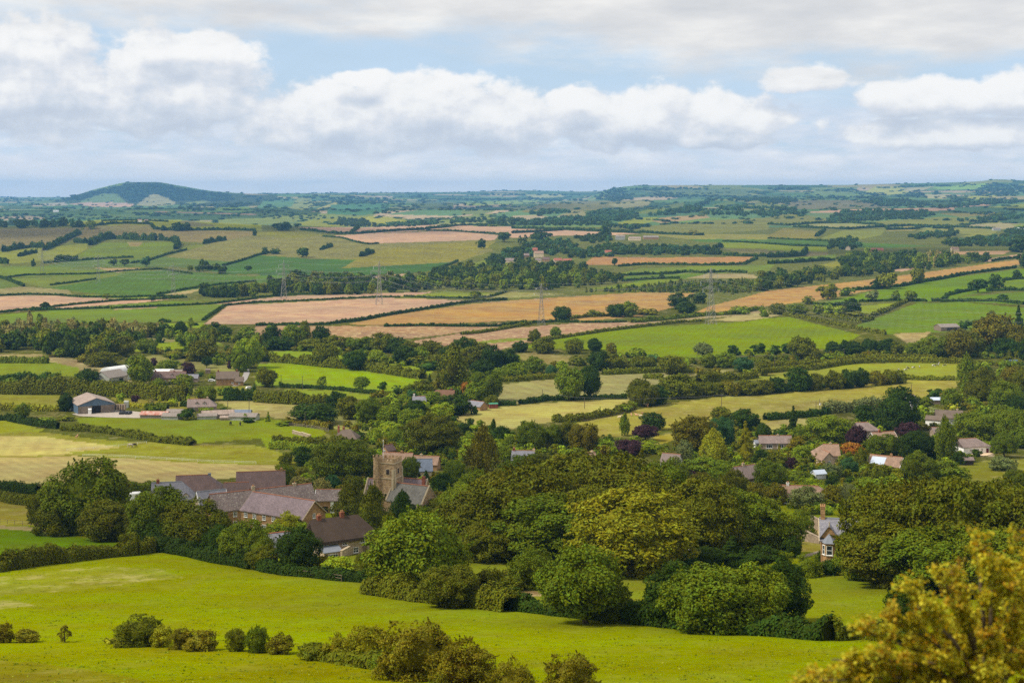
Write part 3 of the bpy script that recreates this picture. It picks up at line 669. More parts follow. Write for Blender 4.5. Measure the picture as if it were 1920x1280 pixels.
    if npuff is None and kind in ('round', 'oak', 'beech', 'bush', 'ball', 'yew', 'poplar'):
        # sprigs that break the outline
        for i in range({'bush': 90, 'beech': 90}.get(kind, 70)):
            if P: q, r_ = P[int(rng.integers(len(P)))]; d = sphere_pts(1, rng)[0] * .7 + (np.array(q) - np.array([0, 0, .4])); d[2] = d[2] * .8 + (.35 if kind == 'bush' else .12); d /= np.linalg.norm(d); b0 = np.array(q) + d * r_ * .75
            else: k = int(rng.integers(len(C))); b0 = C[k][int(rng.integers(len(C[k])))]; d = b0 - np.array([0, 0, .4]); d[2] = abs(d[2]) + .2; d /= np.linalg.norm(d)
            n = int(ncards * .0022) + 6; Ls = rng.uniform(.05, .12); s_ = rng.uniform(0, 1, n)
            C.append(b0[None] + d[None] * (s_ * Ls)[:, None] + rng.normal(0, leaf * .45, (n, 3)) * (1.15 - s_)[:, None]); Nn.append(d[None] * .3 + rng.normal(0, .7, (n, 3)) + np.array([0, 0, .4])); S.append(np.full(n, leaf * .9)); T.append(np.full((n, 3), rng.uniform(.95, 1.2)))
    C = np.concatenate(C); Nn = np.concatenate(Nn); S = np.concatenate(S); T = np.concatenate(T)
    C[:, 2] = np.maximum(C[:, 2], leaf * .3)
    V = rhombs(C, Nn, S, rng); TT = np.repeat(T, 4, 0); Fq = np.arange(len(V)).reshape(-1, 4)
    # inner mass of twigs and leaves, tint darkened as interior shade: lumpy closed surface well inside the cards
    if core is not None:
        nu, nv = 14, 8; pv = []; 
        for j in range(nv + 1):
            th = math.pi * j / nv
            for i in range(nu):
                ph = 2 * math.pi * i / nu; jit = rng.uniform(.86, 1.08)
                if isinstance(core, tuple): pv.append((core[2] * math.sin(th) * math.cos(ph) * jit, core[2] * math.sin(th) * math.sin(ph) * jit, core[0] + core[1] * math.cos(th) * jit))
                else:
                    z = .08 + .84 * (1 - j / nv); w = (.28 * (1 - z) if core == 'cone' else .24 * math.sin(math.pi * (j + .35) / (nv + .7))) * jit
                    pv.append((w * math.cos(ph), w * math.sin(ph), z))
        cf = [(j * nu + i, (j + 1) * nu + i, (j + 1) * nu + (i + 1) % nu, j * nu + (i + 1) % nu) for j in range(nv) for i in range(nu)]
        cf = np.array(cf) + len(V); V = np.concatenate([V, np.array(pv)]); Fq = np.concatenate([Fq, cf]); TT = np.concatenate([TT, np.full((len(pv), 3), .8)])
    return V, Fq, TT

def trunk_mb(kind, rng):
    mb = MB(); th = {'cone': .022, 'poplar': .03, 'bush': .03}.get(kind, .036)
    top = {'cone': .9, 'poplar': .8, 'thin': .92}.get(kind, .55)
    j = lambda s: rng.uniform(-s, s)
    mb.tube([(0, 0, -.06), (j(.01), j(.01), .08), (j(.02), j(.02), top * .5), (j(.04), j(.04), top)], [th * 1.35, th, th * .8, th * .35], 7)
    if kind not in ('cone',):
        for i in range(5):
            a = i * 1.257 + j(.4); z0 = rng.uniform(.16, .34) if kind != 'bush' else .04; L = rng.uniform(.22, .36)
            mb.tube([(0, 0, z0), (math.cos(a) * L * .5, math.sin(a) * L * .5, z0 + .12), (math.cos(a) * L, math.sin(a) * L, z0 + .3 + j(.06))], [th * .55, th * .4, th * .15], 5)
    return mb

PROTO = {}          # (kind, lod) -> list of (crown mesh, trunk mesh, joint arrays)
KINDS = {'r': 'round', 'o': 'oak', 'w': 'beech', 'b': 'bush', 'k': 'ball', 'p': 'poplar', 'c': 'cone', 'y': 'yew', 's': 'thin'}
LOD = {'near': (13000, .023, {}), 'mid': (4200, .04, {}), 'far': (620, .1, {}), 'dot': (90, .24, {})}
def proto(kind, lod, var):
    key = (kind, lod, var)
    if key not in PROTO:
        n, leaf, _ = LOD[lod]; rng = np.random.default_rng(abs(hash((ord(kind[0]) * 131 + len(kind), {'near': 1, 'mid': 2, 'far': 3, 'dot': 4}[lod], var))) % 99991)
        if kind == 'beech' and lod == 'near': n = 17000; leaf = .02
        if kind == 'thin': n = n // 2
        if kind in ('bush', 'yew', 'cone', 'poplar'): n = int(n * .7)
        V, Fq, T = crown_arrays(kind, n, leaf, rng, npuff=None if lod in ('near', 'mid') else (16 if lod == 'far' else 7))
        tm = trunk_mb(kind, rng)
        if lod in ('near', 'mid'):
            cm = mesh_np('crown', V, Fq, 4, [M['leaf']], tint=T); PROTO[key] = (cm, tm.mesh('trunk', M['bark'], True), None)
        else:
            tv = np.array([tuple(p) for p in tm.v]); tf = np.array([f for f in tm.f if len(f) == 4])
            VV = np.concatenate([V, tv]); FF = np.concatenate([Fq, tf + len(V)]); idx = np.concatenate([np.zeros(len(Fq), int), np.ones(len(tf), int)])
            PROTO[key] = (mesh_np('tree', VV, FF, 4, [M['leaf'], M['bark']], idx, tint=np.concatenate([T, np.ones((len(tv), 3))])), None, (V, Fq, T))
    return PROTO[key]

# leaf colours as seen (lightened with distance to offset self-shadow) and the words for them; 4th value = share of golden clumps
LC = {'dg': ((56, 74, 12), 'dark green', .0), 'mg': ((98, 112, 14), 'mid green', .05), 'lg': ((124, 140, 22), 'light green', .08), 'og': ((92, 97, 10), 'olive green', .1),
      'gd': ((126, 124, 14), 'golden', .2), 'br': ((100, 94, 12), 'bronze tinted', .18), 'pu': ((66, 42, 46), 'dark purple', 0), 'bl': ((66, 96, 50), 'blue green', 0),
      'rd': ((150, 92, 30), 'rusty orange', .2), 'gy': ((116, 122, 66), 'grey green', 0), 'yl': ((152, 152, 26), 'yellow green', .15), 'vr': ((118, 48, 40), 'wine red', 0), 'tn': ((128, 120, 62), 'tan brown', .1)}
LEAF_K = 0.95
def leafcol(code, rng, k=1.0):  # k brightens mid and far leaves against their own shade
    c, w, a = LC[code]; l = lin(c, LEAF_K * k); f = rng.uniform(.86, 1.14); h = rng.uniform(.95, 1.05)
    return (l[0] * f * h, l[1] * f, l[2] * f, a)
WORD = {'r': 'rounded tree', 'o': 'spreading tree', 'w': 'dense drooping tree', 'b': 'bush', 'k': 'ball-shaped tree', 'p': 'tall upright tree', 'c': 'conifer', 'y': 'evergreen yew', 's': 'thin sparse tree'}
NAME = {'r': 'broadleaf_tree', 'o': 'spreading_tree', 'w': 'beech_tree', 'b': 'bush', 'k': 'broadleaf_tree', 'p': 'poplar_tree', 'c': 'conifer_tree', 'y': 'yew_tree', 's': 'sparse_tree'}
ORD = ['first', 'second', 'third', 'fourth', 'fifth', 'sixth', 'seventh', 'eighth', 'ninth', 'tenth', 'eleventh', 'twelfth', 'thirteenth', 'fourteenth', 'fifteenth', 'sixteenth', 'seventeenth', 'eighteenth', 'nineteenth', 'twentieth']
USED = {}
SEEN_LABELS = set()
def uniq(label):
    assert label not in SEEN_LABELS, label
    SEEN_LABELS.add(label); return label

def put_tree(pos, w, h, t, c, label, group, pxh, rng):
    kind = KINDS[t]; Y = pos.y
    lod = 'near' if (pxh > 42 and Y < 760) else ('mid' if (pxh > 21 and Y < 1500) else 'far')
    var = int(rng.integers(0, {'near': 4, 'mid': 4, 'far': 4}[lod] if t in 'rob' else 2))
    cm, tm, _ = proto(kind, lod, var)
    rz = rng.uniform(0, 6.283)
    if lod == 'far':
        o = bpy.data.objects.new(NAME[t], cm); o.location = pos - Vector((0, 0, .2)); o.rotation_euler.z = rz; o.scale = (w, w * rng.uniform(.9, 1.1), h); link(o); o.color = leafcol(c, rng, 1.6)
    else:
        o = empty(NAME[t], pos - Vector((0, 0, .15)), rz, (w, w * rng.uniform(.92, 1.08), h))
        cr = link(bpy.data.objects.new('crown', cm), o); cr.color = leafcol(c, rng, 1.32 if lod == 'mid' else 1.08)
        if t != 'b': link(bpy.data.objects.new('trunk', tm), o)
    tag(o, uniq(label), 'bush' if t == 'b' else 'tree', group)
    return o

def trees(context, tile, rows, group=None):
    """rows: (u, v_top, v_base, u_width, type, colour[, label])"""
    out = []; sc = 1.0 if tile == 'P' else .25
    rows = sorted(rows, key=lambda r: r[0]); cnt = {}
    for r in rows: 
        if len(r) < 7: cnt[(r[4], r[5])] = cnt.get((r[4], r[5]), 0) + 1
    k = {}
    for r in rows:
        u, vt, vb, uw, t, c = r[:6]; px, py = tp(tile, u, vb); pos = at(px, py); m = pos.y / F; pxh = (vb - vt) * sc
        rng = np.random.default_rng(int(px * 7 + py * 131))
        if len(r) > 6: lab = r[6]
        else:
            key = (t, c); i = k.get(key, 0); k[key] = i + 1; base = LC[c][1] + ' ' + WORD[t]
            if cnt[key] == 1: lab = 'the only %s %s' % (base, context)
            elif i == cnt[key] - 1: lab = '%s, rightmost of its colour %s' % (base, context)
            elif i == 0: lab = '%s, leftmost of its colour %s' % (base, context)
            else: lab = '%s, %s of its colour %s' % (base, ORD[i], context)
        out.append(put_tree(pos, uw * sc * m, pxh * m * 1.02, t, c, lab, group or 'trees ' + context, pxh, rng))
    return out

def path_points(pts, step):
    """pixel polyline -> ground points about step metres apart"""
    W = [at(*p) for p in pts]; out = []
    for a, b, pa, pb in zip(W[:-1], W[1:], pts[:-1], pts[1:]):
        n = max(1, int((b - a).length / step))
        for i in range(n):
            t = i / n; x = a.x + (b.x - a.x) * t; y = a.y + (b.y - a.y) * t; out.append(Vector((x, y, gz(x, y))))
    out.append(W[-1]); return out

HEDGE_N = [0]
def hedge(label, tile, pts, h, w, col='og', rag=.35, group='hedges between the fields', name='hedge', trunks=0, cat='hedge'):
    rng = np.random.default_rng(900 + HEDGE_N[0]); HEDGE_N[0] += 1
    P = [tp(tile, *p) for p in pts]; Ym = np.mean([at(*p).y for p in P]); res = Ym / 1422.0      # metres per render pixel
    step = max(.8, res * 1.2); W = path_points(P, step)
    A = np.array([tuple(q) for q in W]); seg = np.diff(A, axis=0); L = np.concatenate([[0], np.cumsum(np.linalg.norm(seg, axis=1))]); tot = L[-1]
    if tot < .5: return
    leaf = max(.26, 1.25 * res); per = (2 * h + w)
    n = int(min(15000, tot * per / (leaf * leaf * .42))); n = max(n, 60)
    nb = max(4, int(tot / max(2.5, h * .9))); rag = rag if rag < .16 else rag * 1.25; hb = rng.uniform(max(.3, 1 - rag), 1 + rag * .8, nb + 1); wb = rng.uniform(.75, 1.25, nb + 1); tb = rng.uniform(.82, 1.16, nb + 1)
    fine = np.linspace(0, 1, nb + 1)
    s = rng.uniform(0, tot, n); f = s / tot
    x = np.interp(s, L, A[:, 0]); y = np.interp(s, L, A[:, 1]); z = np.interp(s, L, A[:, 2])
    hh = h * np.interp(f, fine, hb) * (1 + .1 * np.sin(s * 2.1) + rng.normal(0, .07, n)); ww = w * np.interp(f, fine, wb)
    i = np.clip(np.searchsorted(L, s) - 1, 0, len(seg) - 1); d = seg[i][:, :2]; d /= np.maximum(np.linalg.norm(d, axis=1, keepdims=True), 1e-6); nx, ny = -d[:, 1], d[:, 0]
    th = rng.uniform(-.12, math.pi + .12, n); e = .62
    cx = np.sign(np.cos(th)) * np.abs(np.cos(th)) ** e; cz = np.abs(np.sin(th)) ** e; rr = rng.uniform(.82, 1.04, n)
    off = cx * ww * .5 * rr; C = np.stack([x + nx * off, y + ny * off, z + np.maximum(.1, cz * hh * rr)], 1)
    Nn = np.stack([nx * cx, ny * cx, cz * .9 + .15], 1) + rng.normal(0, .42, (n, 3))
    V = rhombs(C, Nn, leaf, rng); t = np.interp(f, fine, tb); T = np.repeat(np.stack([t, t, t], 1), 4, 0); Fq = np.arange(len(V)).reshape(-1, 4)
    # inner mass, tint darkened like the shade within a hedge
    stp = max(1, int(len(A) / 220)); B = A[::stp]; fb = L[::stp] / tot; dd = np.gradient(B[:, :2], axis=0) if len(B) > 1 else np.array([[1., 0]]); dd /= np.maximum(np.linalg.norm(dd, axis=1, keepdims=True), 1e-6)
    hh = h * np.interp(fb, fine, hb) * .74; ww = w * np.interp(fb, fine, wb) * .37; ring = []
    for sx, szz in ((-1, -.15), (-.95, .75), (-.5, 1), (.5, 1), (.95, .75), (1, -.15)):
        ring.append(np.stack([B[:, 0] - dd[:, 1] * ww * sx, B[:, 1] + dd[:, 0] * ww * sx, B[:, 2] + hh * szz], 1))
    ring = np.stack(ring, 1); nb_ = len(B); cv = ring.reshape(-1, 3)
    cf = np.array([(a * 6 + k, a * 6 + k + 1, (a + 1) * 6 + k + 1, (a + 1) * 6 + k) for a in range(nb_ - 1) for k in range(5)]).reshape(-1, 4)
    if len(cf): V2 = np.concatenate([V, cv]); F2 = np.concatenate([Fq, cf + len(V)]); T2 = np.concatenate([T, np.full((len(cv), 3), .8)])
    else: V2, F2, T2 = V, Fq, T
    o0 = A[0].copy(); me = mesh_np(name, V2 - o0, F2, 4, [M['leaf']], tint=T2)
    o = bpy.data.objects.new(name, me); o.location = o0; link(o); o.color = leafcol(col, rng, 1.55 if Ym > 800 else 1.1)  # distant hedges get a lighter leaf colour to counter self-shadow
    tag(o, uniq(label), cat, group); return o

HOUSES = []
def blocked(p):
    for hx, hy, r in HOUSES:
        dx, dy = p.x - hx, p.y - hy
        if dx * dx + dy * dy < r * r: return True
        l = math.hypot(hx, hy); a = -(dx * hx + dy * hy) / l; b = abs(dx * hy - dy * hx) / l
        if 0 < a < r + 6 and b < r * .8: return True
    return False

def wood(label, name, polys, size, cols, lod='far', kinds='rro', dens=1.0, hr=1.15, seed=0, tile='P', vstep=.42):
    """a far wood that reads as one mass: crowns standing on the ground inside pixel outlines, one mesh"""
    rng = np.random.default_rng(4000 + seed); VV = []; FF = []; TT = []; nv = 0
    for poly in polys:
        pts = [tp(tile, *p) for p in poly]; xs = [p[0] for p in pts]; ys = [p[1] for p in pts]
        Y0 = at(np.mean(xs), np.mean(ys)).y; spx = size * F / Y0
        dx = max(.9, spx * .62) / math.sqrt(dens); dy = max(.55, spx * vstep) / math.sqrt(dens)
        y = min(ys); row = 0
        while y <= max(ys):
            x = min(xs) + (row % 2) * dx * .5
            while x <= max(xs):
                qx = x + rng.uniform(-.4, .4) * dx; qy = y + rng.uniform(-.4, .4) * dy
                if in_poly(np.array([qx]), np.array([qy]), pts)[0]:
                    p = at(qx, qy)
                    if name == 'undergrowth' and blocked(p): x += dx; continue
                    t = kinds[int(rng.integers(len(kinds)))]; c = cols[int(rng.integers(len(cols)))]
                    V, Fq, T = proto(KINDS[t], lod, int(rng.integers(0, 3)))[2]
                    sz = size * (min(1.2, (p.y / 11500)) if lod == 'dot' else 1); w = sz * rng.uniform(.75, 1.25); h = w * hr * rng.uniform(.8, 1.2); a = rng.uniform(0, 6.28); ca, sa = math.cos(a), math.sin(a)
                    q = np.stack([(V[:, 0] * ca - V[:, 1] * sa) * w + p.x, (V[:, 0] * sa + V[:, 1] * ca) * w + p.y, V[:, 2] * h + p.z - .3], 1)
                    VV.append(q); FF.append(Fq + nv); nv += len(q); l = np.array(lin(LC[c][0], LEAF_K * (1.65 if lod != 'dot' else 1.25))) * rng.uniform(.84, 1.16); TT.append(T * l)  # crown colour raised to make up for self-shadow
                x += dx
            y += dy; row += 1
    if not VV: return
    V = np.concatenate(VV); o0 = V.mean(0)
    me = mesh_np(name, V - o0, np.concatenate(FF), 4, [M['leaf']], tint=np.concatenate(TT))
    o = bpy.data.objects.new(name, me); o.location = o0; link(o); o.color = (1, 1, 1, .05); tag(o, uniq(label), 'woodland', None, 'stuff')
    return o

def scatter_dots(label, pts, size, cols):
    rng = np.random.default_rng(91); VV = []; FF = []; TT = []; nv = 0
    for p in pts:
        V, Fq, T = proto('round', 'dot', int(rng.integers(0, 3)))[2]; sc = p[1] / 9000; w = size * rng.uniform(.6, 1.3) * (.7 + .5 * sc); h = w * rng.uniform(.35, .55)
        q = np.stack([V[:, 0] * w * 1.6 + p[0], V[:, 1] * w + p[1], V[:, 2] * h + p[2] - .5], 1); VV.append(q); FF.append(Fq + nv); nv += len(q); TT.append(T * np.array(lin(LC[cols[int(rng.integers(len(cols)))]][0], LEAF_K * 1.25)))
    V = np.concatenate(VV); o0 = V.mean(0); o = bpy.data.objects.new('hedgerow_trees', mesh_np('hedgerow_trees', V - o0, np.concatenate(FF), 4, [M['leaf']], tint=np.concatenate(TT)))
    o.location = o0; link(o); o.color = (1, 1, 1, 0); tag(o, uniq(label), 'woodland', None, 'stuff')
# ------------------------------------------------------------------ buildings
def frame_window(root, x, y, z, w, h, rz, bars=(1, 1), frame='white', name='window', sill=True):
    """a window set in a wall at local x,y,z facing local -y turned by rz"""
    c, s = math.cos(rz), math.sin(rz)
    def T(px, py, pz): return (x + px * c - py * s, y + px * s + py * c, z + pz)
    mb = MB(); t = .09
    for dx, dz, sx, sz in ((0, h / 2, w + .16, t), (0, -h / 2, w + .16, t), (-w / 2, 0, t, h), (w / 2, 0, t, h)):
        p = T(dx, -.06, dz); mb.box(*p, sx, .12, sz, rz)
    for i in range(bars[0]): p = T(-w / 2 + w * (i + 1) / (bars[0] + 1), -.06, 0); mb.box(*p, .06, .08, h, rz)
    for i in range(bars[1]): p = T(0, -.06, -h / 2 + h * (i + 1) / (bars[1] + 1)); mb.box(*p, w, .08, .06, rz)
    if sill: p = T(0, -.1, -h / 2 - .09); mb.box(*p, w + .3, .2, .08, rz)
    f = mb.build(name, M[frame], root)
    g = MB(); p = T(0, -.02, 0); g.box(*p, w - .04, .04, h - .04, rz); g.build('pane', M['glass'], f)
    return f

def simple_panel(root, name, x, y, z, w, h, rz, mat, d=.08):
    mb = MB(); mb.box(x + math.sin(rz) * d * .5, y - math.cos(rz) * d * .5, z, w, d, h, rz); return mb.build(name, mat, root)

def chimney_mb(x, y, z0, z1, w=.8, d=.6, pots=2):
    mb = MB(); mb.box(x, y, (z0 + z1) / 2, w, d, z1 - z0); mb.box(x, y, z1 + .06, w + .16, d + .16, .12); mb.box(x, y, z1 - .3, w + .1, d + .1, .1)
    pt = MB()
    for i in range(pots):
        px = x + (i - (pots - 1) / 2) * .34; pt.lathe([(.11, z1 + .1), (.14, z1 + .16), (.1, z1 + .5), (.13, z1 + .55), (.07, z1 + .56)], 8, px, y)
    return mb, pt

def house(name, label, px, py, L, W, eave, ridge, yaw, wall='stone', roof='slate', chim=(), wins=(), doors=(), hip=(0, 0), over=.3, cat='house', group=None, cap=True, dormers=(), ridge_mat='ridge', thick=.18, barge=None, dz=0):
    """gabled building placed by where the middle of its ridge is seen. local x runs along the ridge, front is local -y.
    chim: (x, top above ridge, material, pots[, y]); wins: (side, pos, z, w, h); doors: (side, pos, w, h, material)"""
    yaw = R(yaw); p = at(px, py, ridge + dz); c, s = math.cos(yaw), math.sin(yaw)
    zs = [gz(p.x + a * c - b * s, p.y + a * s + b * c) for a in (-L / 2, 0, L / 2) for b in (-W / 2, W / 2)]
    base = p.copy(); lo = min(zs) - base.z - .4
    HOUSES.append((p.x, p.y, max(L, W) / 2 + 1.2))
    o = empty(name, base, yaw); tag(o, uniq(label), cat, group); hl, hw = L / 2, W / 2; E, Rg = eave, ridge
    hx = [hip[0] * hw * .9, hip[1] * hw * .9]
    mb = MB(); pts = [(-hl, -hw, lo), (hl, -hw, lo), (hl, hw, lo), (-hl, hw, lo), (-hl, -hw, E), (hl, -hw, E), (hl, hw, E), (-hl, hw, E)]
    fc = [(0, 1, 5, 4), (2, 3, 7, 6)]
    if hip[0]: fc.append((3, 0, 4, 7))
    else: pts.append((-hl, 0, Rg - .05)); fc.append((3, 0, 4, len(pts) - 1, 7))
    if hip[1]: fc.append((1, 2, 6, 5))
    else: pts.append((hl, 0, Rg - .05)); fc.append((1, 2, 6, len(pts) - 1, 5))
    mb.poly(pts, fc); mb.build('wall', M[wall], o)
    # roof: closed shell with overhang
    k = (Rg - E) / hw; ov = over; ex0 = 0 if hip[0] else over; ex1 = 0 if hip[1] else over
    e0, e1 = -hl - (over if hip[0] else ex0), hl + (over if hip[1] else ex1)
    zt = lambda y: Rg - k * abs(y) + thick
    ye = hw + ov; r0, r1 = (-hl + hx[0]) if hip[0] else e0, (hl - hx[1]) if hip[1] else e1
    top = [(e0, -ye, zt(ye)), (e1, -ye, zt(ye)), (e1, ye, zt(ye)), (e0, ye, zt(ye)), (r0, 0, Rg + thick), (r1, 0, Rg + thick)]
    bot = [(x, y, z - thick * 1.15) for x, y, z in top]
    rb = MB(); rb.poly(top + bot, [(0, 1, 5, 4), (2, 3, 4, 5), (3, 0, 4), (1, 2, 5), (7, 6, 10, 11), (9, 8, 11, 10), (6, 9, 10), (8, 7, 11), (0, 6, 7, 1), (1, 7, 8, 2), (2, 8, 9, 3), (3, 9, 6, 0)] if (hip[0] or hip[1]) else
        [(0, 1, 5, 4), (2, 3, 4, 5), (7, 6, 10, 11), (9, 8, 11, 10), (0, 6, 7, 1), (2, 8, 9, 3), (1, 7, 11, 5), (5, 11, 8, 2), (0, 4, 10, 6), (4, 3, 9, 10)])
    if roof.startswith('thatch'):
        pass
    ro = rb.build('roof', M[roof], o)
    if cap and ridge_mat:
        cb = MB(); cb.tube([(r0, 0, Rg + thick + .02), (r1, 0, Rg + thick + .02)], .13, 6); cb.build('ridge_cap', M[ridge_mat], ro)
    if barge:
        for sx in (-1, 1):
            if hip[0 if sx < 0 else 1]: continue
            for sy in (-1, 1):
                bb = MB(); q = [(sx * (hl + over + .03), sy * ye, zt(ye) - .12), (sx * (hl + over + .03), 0, Rg + thick - .1)]; bb.tube(q, .12, 4); bb.build('bargeboard', M[barge], ro)
    for ch in chim:
        y0 = ch[4] if len(ch) > 4 else 0
        cm, pt = chimney_mb(ch[0], y0, Rg - .6 - k * abs(y0), Rg + ch[1], pots=ch[3]); co = cm.build('chimney', M[ch[2]], ro); pt.build('chimney_pot', M['terracotta'], co) if ch[3] else None
        fl = MB(); fl.box(ch[0], y0 - .42, Rg - .15 - k * abs(y0), 1.0, .3, .12); fl.build('flashing', M['lead'], co) if roof.startswith('thatch') else None
    def place(side, pos): return {'F': (pos, -hw, 0.0), 'B': (pos, hw, math.pi), 'L': (-hl, -pos, -math.pi / 2), 'R': (hl, pos, math.pi / 2)}[side]
    for w in wins:
        x, y, rz = place(w[0], w[1]); frame_window(o, x, y, w[2], w[3], w[4], rz, bars=w[5] if len(w) > 5 else (1, 1))
    for d in doors:
        x, y, rz = place(d[0], d[1]); dm = d[4] if len(d) > 4 else 'white'
        do = simple_panel(o, 'door', x, y, d[3] / 2, d[2], d[3], rz, M[dm], .1)
        hd = MB(); hd.box(x + math.cos(rz) * d[2] * .35 + math.sin(rz) * .14, y + math.sin(rz) * d[2] * .35 - math.cos(rz) * .14, d[3] * .48, .08, .08, .14, rz); hd.build('handle', M['steel'], do)
    for dx, w, zc in dormers:
        # small gabled dormer on the front slope
        yf = -hw + (zc - E) / k - .25 if k else -hw; db = MB(); h = .95; dp = 1.7
        db.poly([(dx - w / 2, yf, zc - h / 2), (dx + w / 2, yf, zc - h / 2), (dx + w / 2, yf, zc + h / 2), (dx - w / 2, yf, zc + h / 2), (dx, yf, zc + h / 2 + w * .42), (dx - w / 2, yf + dp, zc - h / 2), (dx + w / 2, yf + dp, zc - h / 2), (dx + w / 2, yf + dp, zc + h / 2), (dx - w / 2, yf + dp, zc + h / 2)],
                [(0, 1, 2, 4, 3), (1, 6, 7, 2), (5, 0, 3, 8)]); d_ = db.build('dormer', M[wall if wall != 'wood_dark' else 'white'], ro)
        rf = MB(); t2 = .1
        for sx in (-1, 1):
            a = (dx + sx * (w / 2 + .15), zc + h / 2 - .1); b_ = (dx, zc + h / 2 + w * .42 + .06)
            rf.poly([(a[0], yf - .2, a[1]), (b_[0], yf - .2, b_[1]), (b_[0], yf + dp + .6, b_[1]), (a[0], yf + dp, a[1]), (a[0], yf - .2, a[1] + t2), (b_[0], yf - .2, b_[1] + t2), (b_[0], yf + dp + .6, b_[1] + t2), (a[0], yf + dp, a[1] + t2)], [(0, 1, 2, 3), (4, 7, 6, 5), (0, 4, 5, 1), (0, 3, 7, 4), (2, 1, 5, 6)])
        rf.build('dormer_roof', M[roof], d_); frame_window(d_, dx, yf - .02, zc + .02, w * .62, h * .72, 0, sill=False)
    return o

# --- the stone terrace group
house('terrace_house', 'long stone terrace wing with a grey mottled roof running away behind the front wing', 490, 917, 27, 8, 4.7, 8.2, 30, 'stone', 'tile_old', chim=[(-2.2, .9, 'dressed', 2), (9, .6, 'dressed', 1)],
      wins=[('F', -11, 3.6, .9, 1.2, (1, 2)), ('F', -8.4, 3.6, .9, 1.2, (1, 2)), ('F', -11, 1.2, 1.3, 1.1, (2, 1)), ('F', -8.4, 1.2, .9, 1.2, (1, 2)), ('F', 11.2, 3.4, 1.0, 1.3, (1, 2)), ('F', 12.6, 3.4, 1.0, 1.3, (1, 2)), ('L', 0, 5.2, .8, 1.0)], cat='terrace')
house('terrace_house', 'front wing of the stone terrace with lilac slates and a row of white windows', 531, 931, 19, 8.6, 4.6, 8.0, -32, 'stone', 'slate_lilac', chim=[], barge='dressed',
      wins=[('F', x, 3.7, .95, 1.25, (1, 2)) for x in (-8, -5.2, -2.2, .8, 4, 7)] + [('F', x, 1.25, 1.15, 1.25, (2, 1)) for x in (-2.2, 4)] + [('R', 0, 4.6, .8, 1.0)], doors=[('F', -5.2, 1, 2.1, 'white'), ('F', .8, 1, 2.1, 'white'), ('F', 7.2, 1, 2.1, 'white')], cat='terrace')
house('barn', 'brown roofed barn conversion behind the terrace on the right', 489, 884, 14.5, 9, 3.0, 7.0, 10, 'wood_dark', 'tile_brown', chim=[(6.3, .7, 'stone', 1)], wins=[('L', 0, 4, .8, .8)], cat='barn')
house('barn', 'low brown roofed lean barn in front of the larger brown barn', 443, 905, 7, 5, 2.4, 4.6, 10, 'stone', 'tile_brown', cat='barn', wins=[('F', 1, 1.4, .9, .9)])
house('barn', 'hip-ended brown barn at the back left of the terrace by the hay field', 374, 891, 13.5, 9, 2.8, 6.6, 10, 'stone', 'tile_brown', hip=(0, 1), chim=[(3, .5, 'lead', 0)], cat='barn', wins=[('F', -3, 1.5, 1, 1)])
house('house', 'house with a grey slate roof and small white gable left of the terrace', 327, 904, 12, 8.5, 3.0, 7.4, 12, 'stone_pale', 'slate', hip=(0, 1), chim=[(-4.5, .8, 'brick', 2)], dormers=[(3.2, 1.7, 3.9)], wins=[('F', -3, 1.6, 1.1, 1.1), ('F', 0, 1.6, 1.1, 1.1)], ridge_mat='lead')
house('house', 'small gabled slate roofed house with white bargeboards facing left', 396, 920, 7.5, 7, 2.8, 6.2, 28, 'stone_pale', 'slate', barge='white', wins=[('L', 0, 1.8, 1.4, 1.1, (2, 1)), ('F', -1, 1.6, 1, 1)], ridge_mat='lead')
house('outbuilding', 'stone coach house with white doors and a grey metal lean roof by the yews', 624, 918, 8.6, 7, 3.8, 6.0, 2, 'stone', 'tile_old', barge='white', cat='outbuilding', wins=[('L', 0, 4.2, .9, .8)], doors=[('F', -3.2, .9, 1.9, 'white'), ('F', .2, 1.0, 3.6, 'white'), ('F', -1.8, 1.6, 2.2, 'dark')])
# --- thatched cottage
tc = house('thatched_cottage', 'long stone cottage under a dark thatched roof with two brick chimneys', 641, 972, 12.6, 6.4, 3.7, 6.9, 30, 'stone_pale', 'thatch', hip=(0, 1), chim=[(-4.9, 1.1, 'brick', 2), (0, 1.2, 'brick', 2)], over=.55, thick=.5, ridge_mat=None,
      wins=[('F', -4.8, 2.9, 1, .9, (1, 1)), ('F', -.8, 2.9, 1, .9, (1, 1)), ('F', 3, 2.9, .9, .8, (1, 1)), ('F', -4.2, 1.2, 1.8, 1, (3, 1)), ('F', 1.6, 1.2, 1, 1, (1, 1)), ('F', 5.2, 1.2, .9, 1, (1, 1))], doors=[('F', 3.6, .95, 2, 'wood')], cat='cottage')
pm = MB(); pm.box(-4.2, -4.3, .95, 3.6, 2.2, 1.9); po = pm.build('porch', M['stone_pale'], tc)
pr = MB(); pr.poly([(-6.2, -5.6, 1.9), (-2.2, -5.6, 1.9), (-2.2, -3.1, 2.75), (-6.2, -3.1, 2.75), (-6.2, -5.6, 2.02), (-2.2, -5.6, 2.02), (-2.2, -3.1, 2.87), (-6.2, -3.1, 2.87)], [(0, 3, 2, 1), (4, 5, 6, 7), (0, 1, 5, 4), (1, 2, 6, 5), (2, 3, 7, 6), (3, 0, 4, 7)]); pr.build('porch_roof', M['lead'], po)
frame_window(po, -4.2, -5.4, 1.05, 2.0, 1.0, 0, (3, 1))
house('outbuilding', 'small pale stone outbuilding with a slate roof left of the dark round tree', 516, 1000, 5.6, 4.6, 2.2, 4.2, 28, 'stone', 'slate', cat='outbuilding', barge=None, wins=[('F', 0, 1.3, .8, .7)])

